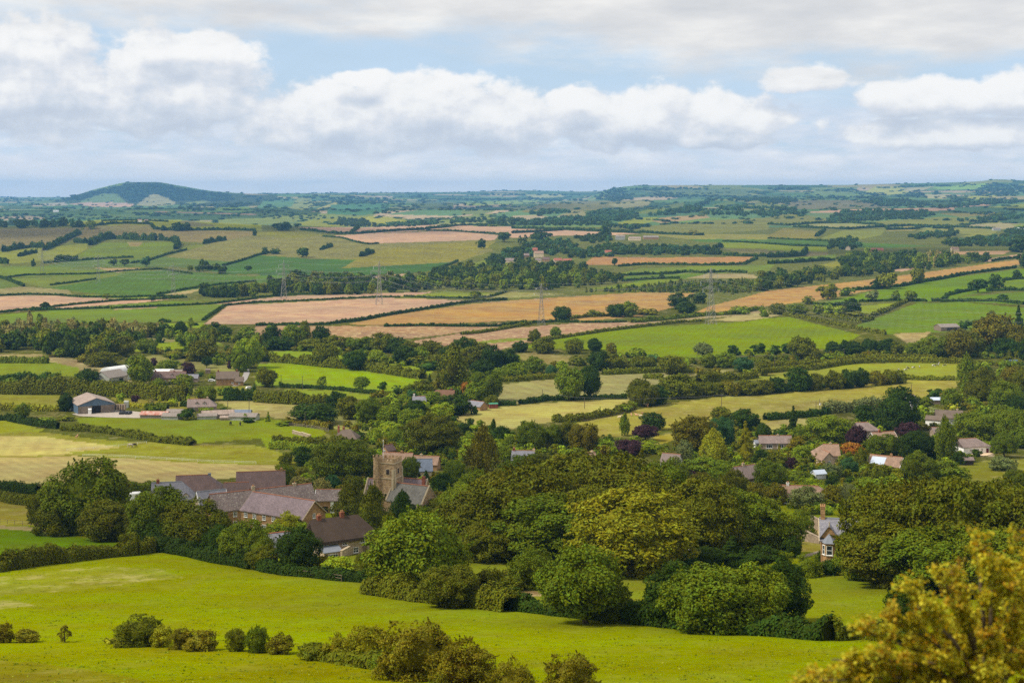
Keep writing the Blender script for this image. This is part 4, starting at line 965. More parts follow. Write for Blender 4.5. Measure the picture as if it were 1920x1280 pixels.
# --- the church
def church():
    tw = 5.3; yaw = R(-20); H = 14.6
    p = at(730, 858, H); o = empty('church', p, yaw); tag(o, uniq('grey stone church with a battlemented west tower and slab roofed nave'), 'church')
    hw = tw / 2; z0 = -2
    t = MB(); t.box(0, 0, (H - .9 + z0) / 2, tw, tw, H - .9 - z0); tower = t.build('tower', M['church_stone'], o)
    s = MB()
    for z in (5.2, 9.4, H - 1.0): s.box(0, 0, z, tw + .36, tw + .36, .26)
    s.build('string_course', M['dressed'], tower)
    b = MB(); n = 5
    for sx, sy, ax in ((0, -1, 0), (0, 1, 0), (-1, 0, 1), (1, 0, 1)):
        cx, cy = sx * (hw - .2), sy * (hw - .2)
        b.box(cx, cy, H - .62, tw if ax == 0 else .4, .4 if ax == 0 else tw - .84, .5)
        for i in range(n):
            q = -hw + tw * (i + .5) / n
            b.box(cx if ax else q, q if ax else cy, H - .02, .4 if ax else tw / n * .56, tw / n * .56 if ax else .4, .7)
    b.build('battlement', M['church_stone'], tower)
    for sx in (-1, 1):
        for sy in (-1, 1):
            for dx, dy in ((1, 0), (0, 1)):
                bu = MB()
                for za, zb, d in ((z0, 5.2, .62), (5.2, 9.4, .46), (9.4, 12.0, .3)):
                    bu.box(sx * (hw + (d / 2 - .02 if dx else -.3)), sy * (hw + (d / 2 - .02 if dy else -.3)), (za + zb) / 2, d if dx else .6, d if dy else .6, zb - za)
                bu.build('buttress', M['dressed'], tower)
    tu = MB(); tu.lathe([(1.14, z0), (1.14, 5.1), (1.20, 5.1), (1.20, 5.4), (1.08, 5.4), (1.08, 9.3), (1.16, 9.3), (1.16, 9.6), (1.03, 9.6), (1.03, H + .1), (1.14, H + .1), (1.14, H + .5)], 8, -hw + .1, -hw - .1)
    for i in range(8):
        if i % 2 == 0: a = i * math.pi / 4 + .39; tu.box(-hw + .1 + .93 * math.cos(a), -hw - .1 + .93 * math.sin(a), H + .8, 0.3, .7, .6, a)
    tu.poly([(-hw + .1 + 1.06 * math.cos(k * math.pi / 4), -hw - .1 + 1.06 * math.sin(k * math.pi / 4), H + .3) for k in range(8)], [tuple(range(8))])
    tu.build('stair_turret', M['church_stone'], tower)
    for x, y, rz in ((.8, -hw, 0), (-hw, .6, -math.pi / 2), (hw, 0, math.pi / 2)):
        w = MB(); w.box(x + math.sin(rz) * .05, y - math.cos(rz) * .05, 11.2, 1.25, .1, 1.7, rz); wo = w.build('belfry_window', M['dressed'], tower)
        l = MB(); l.box(x + math.sin(rz) * .08, y - math.cos(rz) * .08, 11.2, .95, .1, 1.4, rz)
        l.build('louvre', M['wood_dark'], wo)
    fp = MB(); fp.tube([(-1.3, -1.2, H - 1), (-1.3, -1.2, H + 4.9)], [.09, .06], 8); fp.ell((-1.3, -1.2, H + 5.0), (.14, .14, .14)); fp.box(-1.3, -1.2, H + 4.85, .6, .06, .06); fp.build('flagpole', M['white'], o)
    # nave runs to local +x behind the tower's far side, chancel nearer
    def part(nm, cx, cy, L, W, E, Rg, rz, mat, cop=(1, 1)):
        c, s_ = math.cos(rz), math.sin(rz); tr = lambda x, y, z: (cx + x * c - y * s_, cy + x * s_ + y * c, z)
        a, b_ = L / 2, W / 2
        wb = MB(); wb.poly([tr(*q) for q in [(-a, -b_, z0), (a, -b_, z0), (a, b_, z0), (-a, b_, z0), (-a, -b_, E), (a, -b_, E), (a, b_, E), (-a, b_, E), (-a, 0, Rg), (a, 0, Rg)]], [(0, 1, 5, 4), (2, 3, 7, 6), (3, 0, 4, 8, 7), (1, 2, 6, 9, 5)]); wo = wb.build(nm, M['church_stone'], o)
        r = MB(); ov = .3; k = (Rg - E) / b_; ye = b_ + ov; ze = Rg - k * ye + .14
        P = [(-a, -ye, ze), (a, -ye, ze), (a, ye, ze), (-a, ye, ze), (-a, 0, Rg + .14), (a, 0, Rg + .14)]; P += [(x, y, z - .16) for x, y, z in P]
        r.poly([tr(*q) for q in P], [(0, 1, 5, 4), (2, 3, 4, 5), (7, 6, 10, 11), (9, 8, 11, 10), (0, 6, 7, 1), (2, 8, 9, 3), (1, 7, 11, 5), (5, 11, 8, 2), (0, 4, 10, 6), (4, 3, 9, 10)]); ro = r.build('roof', M[mat], wo)
        rc = MB(); rc.tube([tr(-a, 0, Rg + .2), tr(a, 0, Rg + .2)], .14, 6); rc.build('ridge_cap', M['ridge'], ro)
        cb = MB()
        for sx, on in ((-1, cop[0]), (1, cop[1])):
            if on:
                for sy in (-1, 1): cb.tube([tr(sx * (a + .02), sy * (ye + .05), ze + .1), tr(sx * (a + .02), 0, Rg + .38)], .24, 4)
        cb.build('coping', M['dressed'], wo)
        return wo
    nv = part('nave', 7.6, -2.0, 11.5, 7.6, 4.0, 8.0, R(-8), 'stone_slab')
    for x in (-3.5, 0, 3.5):
        f = MB(); c, s_ = math.cos(R(-8)), math.sin(R(-8)); q = (7.6 + x * c + (-3.85) * -s_, -2.0 + x * s_ + (-3.85) * c)
        f.box(q[0], q[1], 2.4, 1.3, .12, 2.2, R(-8)); fo = f.build('window', M['dressed'], nv); g_ = MB(); g_.box(q[0] + s_ * .06, q[1] - c * .06, 2.4, .95, .12, 1.85, R(-8)); g_.build('pane', M['glass'], fo)
    part('aisle', 5.6, 4.4, 8, 5.4, 4.4, 8.2, R(0), 'slate_lilac', (0, 1))
    part('vestry', -4.6, 2.6, 6, 6.5, 4.4, 7.8, R(8), 'slate_lilac', (1, 0))
    cc, cp = chimney_mb(9.0, 3.2, 5, 9.3, .8, .7, 1); co = cc.build('chimney', M['brick'], o)
church()

# --- houses behind the church
house('house', 'house with a blue grey slate roof and a dark dormer behind the church tower', 787, 861, 8.2, 7.4, 3.0, 6.3, 6, 'cream', 'slate_blue', dormers=[(-.6, 1.6, 4.0)], ridge_mat='lead', wins=[('F', 2, 1.5, 1.2, 1.1), ('F', -2.6, 1.5, 1.6, 1.1)], doors=[('F', -.3, .9, 2, 'dark')])
house('house', 'long low brown tiled house just right of the church flagpole', 746, 849, 11, 6.5, 2.6, 5.2, -8, 'stone', 'tile_warm', chim=[(1.5, .6, 'stone', 1)], wins=[('F', -2, 1.5, 1.2, 1)])
house('house', 'small brown tiled house peeping out right of the long low tiled house', 800, 855, 9, 6, 2.4, 4.8, -10, 'stone', 'tile_warm', chim=[(-2, .6, 'dressed', 1)], wins=[('F', 1, 1.4, 1.2, 1)])
house('house', 'house showing only a small brown tiled gable behind the church tower', 728, 834, 4, 4, 2.4, 4.2, 48, 'stone', 'tile_brown', wins=[('L', 0, 2, 1, 1)])
house('thatched_cottage', 'rounded thatched cottage with brick chimneys at the end of the railing fence', 650, 806, 9.5, 7, 2.4, 5.4, -6, 'render', 'thatch_grey', hip=(1, 1), chim=[(-3.8, 1.3, 'brick', 1, 1.5), (-1.3, 1.1, 'brick', 2)], over=.5, thick=.4, ridge_mat=None, wins=[('F', 1.2, 1.5, 1.2, 1)], cat='cottage')
house('cottage', 'grey slate cottage with a white chimney in the leafy valley', 786, 743, 6.5, 6, 2.6, 5.2, 8, 'render', 'slate', chim=[(-2.6, 1.2, 'white', 1)], wins=[('F', 0, 1.4, 1, 1)], cat='cottage')
house('thatched_cottage', 'cottage with a long reddish thatched roof below the valley poplar', 828, 732, 13, 8, 2.4, 6.0, -3, 'stone_pale', 'thatch_red', hip=(1, 0), chim=[(5.2, .9, 'brick', 1)], over=.5, thick=.4, ridge_mat=None, wins=[('F', 0, 1.4, 1, 1)], cat='cottage')
house('barn', 'low grey roofed sheds at the lane end beside the striped hay field', 893, 752, 10, 6, 2.2, 4.2, -38, 'stone', 'slate', cat='barn', wins=[('F', 0, 1.2, 1, .8)])
house('cottage', 'slate roofed cottage with a tall cream chimney at the top of the grove', 981, 845, 8.0, 6.5, 2.6, 5.4, -6, 'cream', 'slate', chim=[(4.0, .6, 'cream', 2), (-3.4, .9, 'brick', 2)], wins=[('F', 1, 1.5, 1, 1)], cat='cottage')
house('cottage', 'pale pinkish roof with an aerial just above the beech grove', 1098, 849, 7, 6, 2.6, 4.8, 20, 'cream', 'tile_warm', chim=[(2.6, .6, 'cream', 1)], wins=[('F', 0, 1.5, 1, 1)], cat='cottage')
house('cottage', 'grey roofed cottage with a white dormer at the right end of the grove', 1259, 851, 6.5, 6, 2.6, 5.2, -24, 'render', 'tile_grey', dormers=[(.8, 1.4, 3.4)], wins=[('F', -1.6, 1.5, 1, 1)], cat='cottage')
house('bungalow', 'stone gabled bungalow with a dark brown tiled roof and a big chimney', 1400, 873, 10.5, 8.5, 2.7, 6.0, 30, 'stone_grey', 'tile_grey', chim=[(-1.5, .9, 'dressed', 2)], wins=[('L', -.6, 1.5, 1.8, 1.1, (2, 0)), ('F', 0, 1.5, 1.4, 1.1)], cat='bungalow')
house('bungalow', 'bungalow with wide dark picture windows and a white end conservatory', 1453, 817, 13, 7.5, 2.7, 5.0, 0, 'stone_grey', 'tile_grey', chim=[(1.2, .5, 'dressed', 1)], wins=[('F', -3, 1.4, 2.4, 1.5, (2, 0)), ('F', 1.6, 1.4, 2.4, 1.5, (2, 0)), ('F', 4.8, 1.4, 1.2, 1.1)], cat='bungalow')
house('conservatory', 'small white conservatory at the left end of the picture window bungalow', 1422, 825, 3.2, 4.4, 2.2, 3.0, 0, 'white', 'lead', wins=[('F', -.7, 1.2, 1.1, 1.5, (1, 0)), ('F', .7, 1.2, 1.1, 1.5, (1, 0))], cat='conservatory', ridge_mat=None)
house('house', 'house with hipped warm brown roofs and a front gable behind the orange bush', 1548, 833, 9.5, 8.5, 2.8, 6.2, -4, 'stone_pale', 'tile_warm', hip=(1, 0), chim=[(1.8, .6, 'dressed', 1)], wins=[('F', -2.4, 1.5, 1.2, 1.1), ('R', 0, 1.6, 1.2, 1.1)])
house('house', 'front gabled wing of the warm brown roofed house', 1549, 846, 6, 5.4, 2.6, 5.2, -80, 'stone_pale', 'tile_warm', wins=[('R', 0, 1.6, 1.0, 1.2)])
house('house', 'grey stone house with a white window left of the huge oak', 1624, 792, 9, 8, 4.2, 7.0, 8, 'stone_grey', 'tile_grey', wins=[('F', 1.2, 3.1, 2.0, 1.2, (2, 0)), ('F', 2, 1.2, 1.4, 1.1), ('R', 0, 3, 1, 1.1)], hip=(0, 1))
house('house', 'house with an orange brick chimney between the two purple trees', 1655, 810, 10.5, 7, 2.6, 5.4, 18, 'stone_grey', 'tile_warm', barge='white', chim=[(-1.6, .9, 'brick', 2)], wins=[('L', 0, 2, 1.2, 1)])
sh = house('bungalow', 'bungalow with pale solar panels on its brown roof and a white edged stone gable', 1663, 855, 11.5, 9.5, 2.5, 5.2, -32, 'stone_grey', 'tile_warm', barge='white', chim=[(1.6, .7, 'stone', 2)], wins=[('R', 1, 1.5, 1.4, 1.1), ('F', 0, 1.4, 1.4, 1.1)], cat='bungalow')
k = (5.2 - 2.5) / 4.75; sp = MB(); sp.poly([(-5.0, -4.5, 5.2 - k * 4.5 + .25), (.2, -4.5, 5.2 - k * 4.5 + .25), (.2, -.9, 5.2 - k * .9 + .25), (-5.0, -.9, 5.2 - k * .9 + .25), (-5.0, -4.5, 5.2 - k * 4.5 + .2), (.2, -4.5, 5.2 - k * 4.5 + .2), (.2, -.9, 5.2 - k * .9 + .2), (-5.0, -.9, 5.2 - k * .9 + .2)], [(0, 1, 2, 3), (7, 6, 5, 4), (0, 4, 5, 1), (1, 5, 6, 2), (2, 6, 7, 3), (3, 7, 4, 0)]); sp.build('solar_panel', M['solar'], sh)
house('bungalow', 'white walled bungalow with a dark red door on the gravel drive', 1821, 822, 12, 8.5, 2.9, 5.4, 14, 'render', 'tile_grey', hip=(0, 1), wins=[('F', -2.6, 1.5, .9, 1), ('F', .4, 1.5, .9, 1), ('F', 2.2, 1.5, .6, 1), ('R', 2, 1.5, 1, 1)], doors=[('F', 4.6, 1, 2.1, 'door_red')], cat='bungalow')
house('thatched_cottage', 'white thatched cottage on the right slope', 1779, 770, 11.5, 6.5, 3.2, 6.0, -10, 'render', 'thatch_grey', hip=(0, 0), chim=[(3.8, .9, 'dressed', 1)], over=.5, thick=.4, ridge_mat=None, wins=[('F', -3, 1.6, 1, 1), ('F', 1, 1.6, 1, 1)], cat='cottage')
house('cottage', 'low white wing in front of the white thatched cottage', 1752, 780, 7, 5, 2.8, 4.2, -30, 'render', 'thatch_grey', hip=(0, 0), over=.3, thick=.3, ridge_mat=None, wins=[('F', 1, 1.3, .9, .9)], cat='cottage')
house('house', 'grey tiled roof wing half hidden below the white thatched cottage', 1762, 801, 7, 5, 2.2, 4.0, 6, 'stone_grey', 'tile_grey', wins=[('F', 0, 1.4, 1, 1)])
house('house', 'white gable end peeping out behind the huge oak', 1706, 741, 8, 6, 4.4, 6.6, 50, 'render', 'tile_grey', wins=[('L', 1, 3, .8, 1)])
house('shed', 'pale blue roofed shed behind the bushes on the right slope', 1755, 745, 6, 4, 2.2, 3.2, 0, 'wood', 'solar', ridge_mat=None, cat='shed')
house('bungalow', 'long low bungalow with a white bay window above the lodge garden', 1508, 911, 14.5, 7, 2.7, 5.0, -8, 'stone_grey', 'tile_warm', hip=(0, 1), chim=[(-4.8, .8, 'white', 2)], wins=[('F', -5.4, 1.4, 2.2, 1.6, (2, 1)), ('F', 0, 1.5, 1.4, 1.1)], cat='bungalow', ridge_mat='ridge')
house('greenhouse', 'whitish garden greenhouse among the shrubs', 1535, 881, 4, 3, 1.9, 2.9, 20, 'white_sheet', 'solar', cat='greenhouse', ridge_mat=None)
house('shed', 'small dark timber shed below the white walled bungalow', 1815, 857, 3.4, 2.6, 2.0, 2.8, 0, 'wood_dark', 'tile_grey', cat='shed', ridge_mat=None)
# --- lodge with the tall chimney
lo = house('lodge', 'tall stone lodge with a slate roof, bay window and high stone chimney', 1584, 974, 8.5, 7, 5.6, 8.6, -11, 'stone', 'slate', chim=[(-3.9, 2.2, 'stone', 3)], barge='dressed', wins=[('F', -2.9, 1.0, 1.0, 1.5), ('F', 2.6, 4.2, 1, 1.4)], cat='lodge', ridge_mat='lead')
bm = MB(); pts = [(-4.0, -3.5), (-3.5, -4.5), (-2.2, -4.5), (-1.7, -3.5)]
bm.poly([(x, y, z) for z in (-1.5, 5.3) for x, y in pts], [(0, 1, 5, 4), (1, 2, 6, 5), (2, 3, 7, 6), (4, 5, 6, 7)]); bo = bm.build('bay', M['stone'], lo)
br = MB(); top = (-2.85, -3.5, 6.9); ring = [(-4.3, -3.45, 5.25), (-3.65, -4.85, 5.25), (-2.05, -4.85, 5.25), (-1.4, -3.45, 5.25)]
br.poly(ring + [top], [(0, 1, 4), (1, 2, 4), (2, 3, 4), (3, 2, 1, 0)]); br.build('bay_roof', M['lead'], bo)
frame_window(bo, -2.85, -4.5, 4.0, 1.0, 1.6, 0, (0, 1)); frame_window(bo, -3.76, -4.0, 4.0, .7, 1.6, -1.1, (0, 1)); frame_window(bo, -2.85, -4.5, .8, 1.0, 1.4, 0, (0, 1))
gb = MB(); gb.poly([(-4.4, -3.6, 6.0), (-1.3, -3.6, 6.0), (-2.85, -3.6, 8.1), (-4.4, -1, 6.0), (-1.3, -1, 6.0), (-2.85, -.6, 8.1)], [(0, 1, 2), (1, 4, 5, 2), (3, 0, 2, 5)]); gbo = gb.build('gable', M['stone'], lo); fb = MB(); fb.tube([(-2.85, -3.7, 8.0), (-2.85, -3.7, 9.0)], [.14, .05], 6); fb.build('finial', M['dressed'], gbo)
for sx in (-1, 1):
    gr = MB(); gr.poly([(-2.85, -3.8, 8.2), (-2.85 + sx * 1.75, -3.8, 5.85), (-2.85 + sx * 1.75, -1.2, 5.85), (-2.85, -.3, 8.2), (-2.85, -3.8, 8.34), (-2.85 + sx * 1.75, -3.8, 5.99), (-2.85 + sx * 1.75, -1.2, 5.99), (-2.85, -.3, 8.34)], [(0, 1, 2, 3), (7, 6, 5, 4), (0, 4, 5, 1), (1, 5, 6, 2)]); gr.build('gable_roof', M['slate'], lo)

# --- farms
house('shed', 'pale clad farm shed with a grey gable at the top left farm', 207, 694, 15, 13, 4.2, 7.6, 62, 'shed_grey', 'asbestos', cat='farm shed', ridge_mat=None, wins=[], doors=[('F', 2, 3, 3.2, 'dark')])
def dutch_barn():
    p = at(219, 686, 8.2); o = empty('dutch_barn', p, R(58)); tag(o, uniq('white round roofed dutch barn behind the pale clad farm shed'), 'barn')
    L, Wd = 17, 9; w = MB(); w.box(0, 0, 2.2, L, Wd, 5.2); w.build('wall', M['white_sheet'], o)
    r = MB(); n = 10; P = []
    for x in (-L / 2 - .3, L / 2 + .3):
        for i in range(n + 1): a = math.pi * i / n; P.append((x, -math.cos(a) * (Wd / 2 + .15), 4.8 + math.sin(a) * 3.4))
    r.poly(P, [(i, i + 1, n + 2 + i, n + 1 + i) for i in range(n)] + [tuple(range(n + 1)), tuple(range(2 * n + 1, n, -1))]); r.build('roof', M['white_sheet'], o)
dutch_barn()
house('farmhouse', 'long farmhouse with a dark roof and small dormers at the top left farm', 317, 697, 20, 8, 3.4, 6.4, 0, 'stone', 'tile_brown', chim=[(-8, .8, 'brick', 2), (3, .5, 'brick', 1)], dormers=[(-4.5, 1.6, 4.4), (2.5, 1.6, 4.4)], wins=[('F', -7, 1.6, 1, 1.1), ('F', -1, 1.6, 1.1, 1.1), ('F', 6, 1.6, 1.1, 1.1)], doors=[('F', 1.2, 1, 2.1, 'white')], cat='farmhouse')
house('farm_shed', 'white roofed shed behind the long farmhouse', 303, 692, 14, 9, 4.4, 6.4, 0, 'shed_grey', 'white_sheet', cat='farm shed', ridge_mat=None, dz=0)
house('farm_shed', 'pinkish roofed shed right of the white roof behind the long farmhouse', 331, 693, 7, 9, 4.4, 6.3, 0, 'shed_grey', 'asbestos', cat='farm shed', ridge_mat=None)
house('outbuilding', 'grey stone outbuilding at the right end of the long farmhouse', 361, 702, 7, 6, 2.4, 4.2, 0, 'stone_grey', 'slate', cat='outbuilding', ridge_mat='lead')
house('farmhouse', 'thatched stone farmhouse with a tall gable beside the lane', 427, 697, 12.5, 8, 4.0, 7.4, 8, 'stone', 'thatch_grey', chim=[(-5.4, 1, 'brick', 2), (5.2, 1, 'brick', 2)], over=.4, thick=.35, ridge_mat=None, wins=[('L', 0, 4.6, .9, .9), ('L', 1.5, 1.8, 1, 1), ('F', 3, 1.5, 1.1, 1), ('F', 4.4, 3.2, .9, .8)], cat='farmhouse')
house('cottage_wing', 'lower stone end with a sloping roof on the lane side of the thatched farmhouse', 449, 707, 4.5, 6, 2.4, 4.6, 8, 'stone', 'thatch_grey', thick=.3, ridge_mat=None, cat='cottage', wins=[('F', 0, 1.4, .9, .9)])
bb = house('barn', 'big farm barn with blue grey cladding, board walls and a dark doorway', 172, 741, 22, 17.5, 4.6, 7.6, 118, 'boards', 'asbestos_brown', cat='barn', ridge_mat=None, over=.4)
f = MB(); hw = 8.75
f.poly([(-11.1, -hw, 4.0), (-11.1, hw, 4.0), (-11.1, hw, 4.7), (-11.1, 0, 7.62), (-11.1, -hw, 4.7)], [(0, 1, 2, 3, 4)]); f.poly([(-11.03, -hw, 4.0), (-11.03, hw, 4.0), (-11.03, hw, 4.7), (-11.03, 0, 7.62), (-11.03, -hw, 4.7)], [(4, 3, 2, 1, 0)]); f.box(0, -hw - .05, 2.4, 22.2, .1, 4.6); f.box(0, hw + .05, 2.4, 22.2, .1, 4.6); f.build('blue_cladding', M['blue_sheet'], bb)
simple_panel(bb, 'doorway', -11.02, 0.0, 1.9, 4.2, 4.0, -math.pi / 2, M['dark'], .1)  # flat dark sheet painted as the shade inside the doorway
house('shed', 'long low farm shed with a rust streaked corrugated roof', 291, 771, 13, 6, 1.7, 2.9, -4, 'asbestos', 'rusty', cat='farm shed', ridge_mat=None)
house('shed', 'pale metal clad end shed joined to the rust streaked shed', 322, 774, 8, 6, 1.6, 2.8, -4, 'shed_grey', 'asbestos', cat='farm shed', ridge_mat=None)
house('shed', 'small grey roofed shed between the rust streaked shed and the round bush', 329, 767, 8, 5, 1.7, 2.8, -6, 'stone', 'asbestos', cat='farm shed', ridge_mat=None)
house('house', 'stone house with two dark dormers and a grey brown roof in the farm', 379, 748, 14, 8, 2.4, 5.6, 10, 'stone_grey', 'tile_grey', chim=[(2.6, .9, 'dressed', 1)], dormers=[(-2.4, 1.7, 3.5), (1.2, 1.7, 3.5)], hip=(0, 1), wins=[('L', 0, 1.6, 1.2, 1), ('F', -4, 1.4, 1.2, 1), ('F', 3.6, 1.4, 1.2, 1)])
house('shed', 'wide asbestos roofed farm shed right of the round bush', 408, 769, 15, 9, 2.0, 3.4, 18, 'asbestos', 'asbestos_brown', cat='farm shed', ridge_mat=None)
house('shed', 'low pale roofed shed in front of the wide asbestos shed', 388, 775, 9, 5, 1.6, 2.5, 12, 'shed_grey', 'asbestos', cat='farm shed', ridge_mat=None)
house('shed', 'grey corrugated shed at the right end of the lower farm', 458, 774, 13, 7, 1.9, 3.2, -6, 'shed_grey', 'asbestos', cat='farm shed', ridge_mat=None)
house('shed', 'blue grey roofed shed behind the grey corrugated shed', 455, 768, 8, 6, 2.2, 3.4, 0, 'shed_grey', 'slate_blue', cat='farm shed', ridge_mat=None)
house('shed', 'lowest pale shed at the edge of the horse field', 430, 779, 8, 4, 1.3, 2.0, 0, 'stone_grey', 'asbestos_brown', cat='farm shed', ridge_mat=None)
ob = house('barn', 'open sided grey roofed barn in the green field at the right edge', 1775, 607, 17, 12, 3.2, 5.4, 12, 'wood', 'asbestos', cat='barn', ridge_mat=None)
simple_panel(ob, 'opening_shade', 1.5, -6.02, 1.6, 9, 2.2, 0, M['dark'], .06); simple_panel(ob, 'opening_shade', 8.52, 0, 1.7, 8, 2.2, math.pi / 2, M['dark'], .06)  # dark sheets on the walls, painted as shade within the open sides
# distant hamlet and farm
house('farm_building', 'long distant farm building with a pale roof on the plateau', 1220, 442, 34, 18, 5, 8, 0, 'stone', 'asbestos', cat='farm shed', ridge_mat=None)
house('farm_building', 'brown roofed distant farm building left of the long pale roof', 1190, 444, 26, 16, 5, 8, 0, 'cream', 'asbestos_brown', cat='farm shed', ridge_mat=None)
house('farm_building', 'pale grey distant silo shed at the left of the plateau farm', 1163, 441, 20, 14, 7, 10, 0, 'shed_grey', 'asbestos', cat='farm shed', ridge_mat=None)
house('house', 'small red roofed house beneath the dark shelter belt', 1140, 469, 12, 9, 5, 9, 10, 'cream', 'tile_red', ridge_mat=None)
house('mansion', 'pink walled mansion among the trees of the distant hamlet', 1010, 470.5, 17, 12, 7, 11, 4, 'cream', 'tile_warm', ridge_mat=None, cat='mansion', chim=[(-6, 2, 'brick', 2)])
house('house', 'red chimneyed house behind the pink distant mansion', 1003, 464.5, 9, 9, 7, 11, 4, 'brick', 'tile_red', ridge_mat=None, chim=[(0, 2, 'brick', 2)])
for i, (x, y, L, wl, rf, lab) in enumerate([(960, 484, 22, 'stone_pale', 'tile_grey', 'long grey wall and roof at the left end of the distant hamlet'), (1008, 484, 12, 'cream', 'tile_grey', 'grey roofed house left of the distant hamlet row'), (1024, 482, 12, 'stone', 'tile_brown', 'brown roofed house in the distant hamlet row'), (1046, 484, 14, 'cream', 'tile_red', 'red roofed house in the distant hamlet row'), (1064, 485, 14, 'render', 'tile_red', 'white and red house at the right of the distant hamlet row'), (987, 475, 9, 'stone', 'tile_grey', 'small grey house left of the distant mansion')]):
    house('house', lab, x, y, L, 8, 4, 7.5, (i * 17) % 30 - 12, wl, rf, ridge_mat=None, chim=[(L * .3, 1, 'brick', 1)], wins=[('F', -L * .2, 1.8, 1.2, 1.2)])
house('farmhouse', 'gabled pinkish farmhouse in front of the dark tree clump at the right', 1590, 461, 11, 9, 5, 8.5, 74, 'cream', 'tile_warm', ridge_mat=None, cat='farmhouse')
house('farm_building', 'long red roofed building right of the dark tree clump', 1640, 465, 32, 10, 3.4, 7, -3, 'stone', 'tile_red', ridge_mat=None, cat='farm shed')
house('farm_shed', 'white roofed shed far off at the right edge', 1915, 427, 22, 14, 5, 8, 0, 'shed_grey', 'white_sheet', ridge_mat=None, cat='farm shed')
house('farm_shed', 'pale distant shed left of the white roofed shed at the right edge', 1868, 427, 20, 14, 5, 8, 0, 'shed_grey', 'asbestos', ridge_mat=None, cat='farm shed')
house('house', 'pale house in the distant trees near the right edge', 1790, 463, 14, 9, 4.5, 8, 6, 'cream', 'tile_warm', ridge_mat=None)
house('cottage', 'white far cottage in the valley at the left', 105, 394, 24, 14, 6, 10, 0, 'render', 'white_sheet', ridge_mat=None, cat='cottage')
house('house', 'cluster house with pale walls far behind the plateau crest', 262, 411, 10, 7, 4, 6.5, 0, 'render', 'tile_warm', ridge_mat=None)
house('house', 'pale house right of the cluster house behind the plateau crest', 274, 411.5, 9, 7, 3.5, 6, 20, 'cream', 'tile_grey', ridge_mat=None)
# ------------------------------------------------------------------ trees, hedges and woods
# ---- bottom row of hawthorn bushes along the near bank
trees('in the row along the near bank', 'P', [
 (6,1163,1204,34,'b','br'), (46,1177,1203,48,'b','br'), (121,1171,1203,32,'s','br','thin bare-looking twiggy bush alone in the near pasture'),
 (208,1190,1206,30,'b','gd'), (258,1149,1210,88,'b','og'), (300,1170,1212,44,'b','gd'), (340,1172,1216,46,'b','br'), (376,1178,1218,66,'b','br'), (445,1174,1220,42,'b','og'),
 (484,1168,1223,44,'b','mg'), (522,1186,1225,54,'b','br'), (588,1203,1236,70,'b','og'), (636,1186,1238,60,'b','gd'), (686,1170,1243,88,'b','gd'),
 (780,1154,1272,136,'b','br','largest bronze hawthorn bush in the near bank row'), (868,1196,1288,116,'b','br'), (720,1222,1262,60,'b','mg'), (965,1231,1310,86,'b','br'), (1071,1216,1305,104,'b','br','rounded bronze bush standing apart at the right end of the near bank')],
 'hawthorn bushes along the near bank')
# ---- front of the village, left
trees('in the clump left of the village', 'N1', [
 (640,60,640,560,'o','mg','tallest spreading oak rising over the clump left of the village'), (330,290,590,230,'r','og'), (430,340,650,380,'b','og'), (820,400,690,460,'r','og'),
 (1010,470,700,300,'b','og'), (1190,280,720,440,'r','mg'), (1240,520,740,380,'b','dg'), (1430,400,745,500,'o','og','dark leaning oak with a bare trunk gap left of the stone terrace'), (1650,455,720,190,'r','og'), (880,190,480,160,'r','br'),
 (1640,570,820,260,'r','dg'), (1830,520,860,320,'o','mg'), (1880,680,860,230,'b','dg')])
trees('in front of the stone terrace and cottage', 'N2', [
 (320,590,910,330,'r','dg','round dark tree standing before the left end of the thatched cottage'), (40,600,880,260,'b','mg'), (60,720,900,280,'b','og'), (240,470,640,200,'b','yl'), (430,455,590,150,'b','vr','wine red creeper bush against the terrace gable'),
 (140,560,720,250,'b','mg'), (330,540,640,160,'b','lg'), (640,800,930,230,'b','lg'), (840,770,950,200,'b','og'), (500,800,915,150,'b','br'), (790,655,770,120,'b','yl','yellow climbing bush on the thatched cottage wall'), (710,680,790,90,'b','dg')])
trees('beside the church', 'N2', [
 (700,284,550,310,'y','og'), (880,304,660,310,'y','og'), (1100,345,610,280,'y','dg','darkest yew in front of the church nave roof'), (1240,440,1080,720,'o','mg','big green ash tree right of the thatched cottage'),
 (1010,560,820,220,'r','mg'), (1430,870,1190,430,'r','og'), (1600,960,1180,240,'b','br'), (1370,360,490,200,'b','og'), (1010,500,720,200,'y','og'), (1255,430,580,150,'b','mg'), (1150,60,250,160,'r','mg')])
trees('around the roofs behind the terrace', 'N2', [
 (580,200,330,130,'k','bl'), (490,220,360,170,'b','tn'), (330,205,300,170,'b','tn'), (400,180,250,120,'b','lg'), (720,190,330,150,'r','og'), (200,100,280,160,'b','mg'), (-90,215,320,140,'b','mg'), (-390,220,330,190,'b','lg'),
 (60,290,320,90,'b','lg'), (660,-80,250,440,'w','mg','large drooping tree left of the church tower'), (350,-10,130,150,'r','dg'), (230,30,120,110,'b','og'), (430,40,130,80,'b','mg'),
 (1275,165,290,110,'c','dg'), (1395,185,340,160,'r','dg'), (1500,330,430,110,'c','yl','small yellow conifer right of the church chancel'), (1440,320,440,180,'b','lg'), (1340,80,150,130,'b','mg'), (1290,75,130,60,'b','pu'), (1215,170,220,60,'b','pu')])
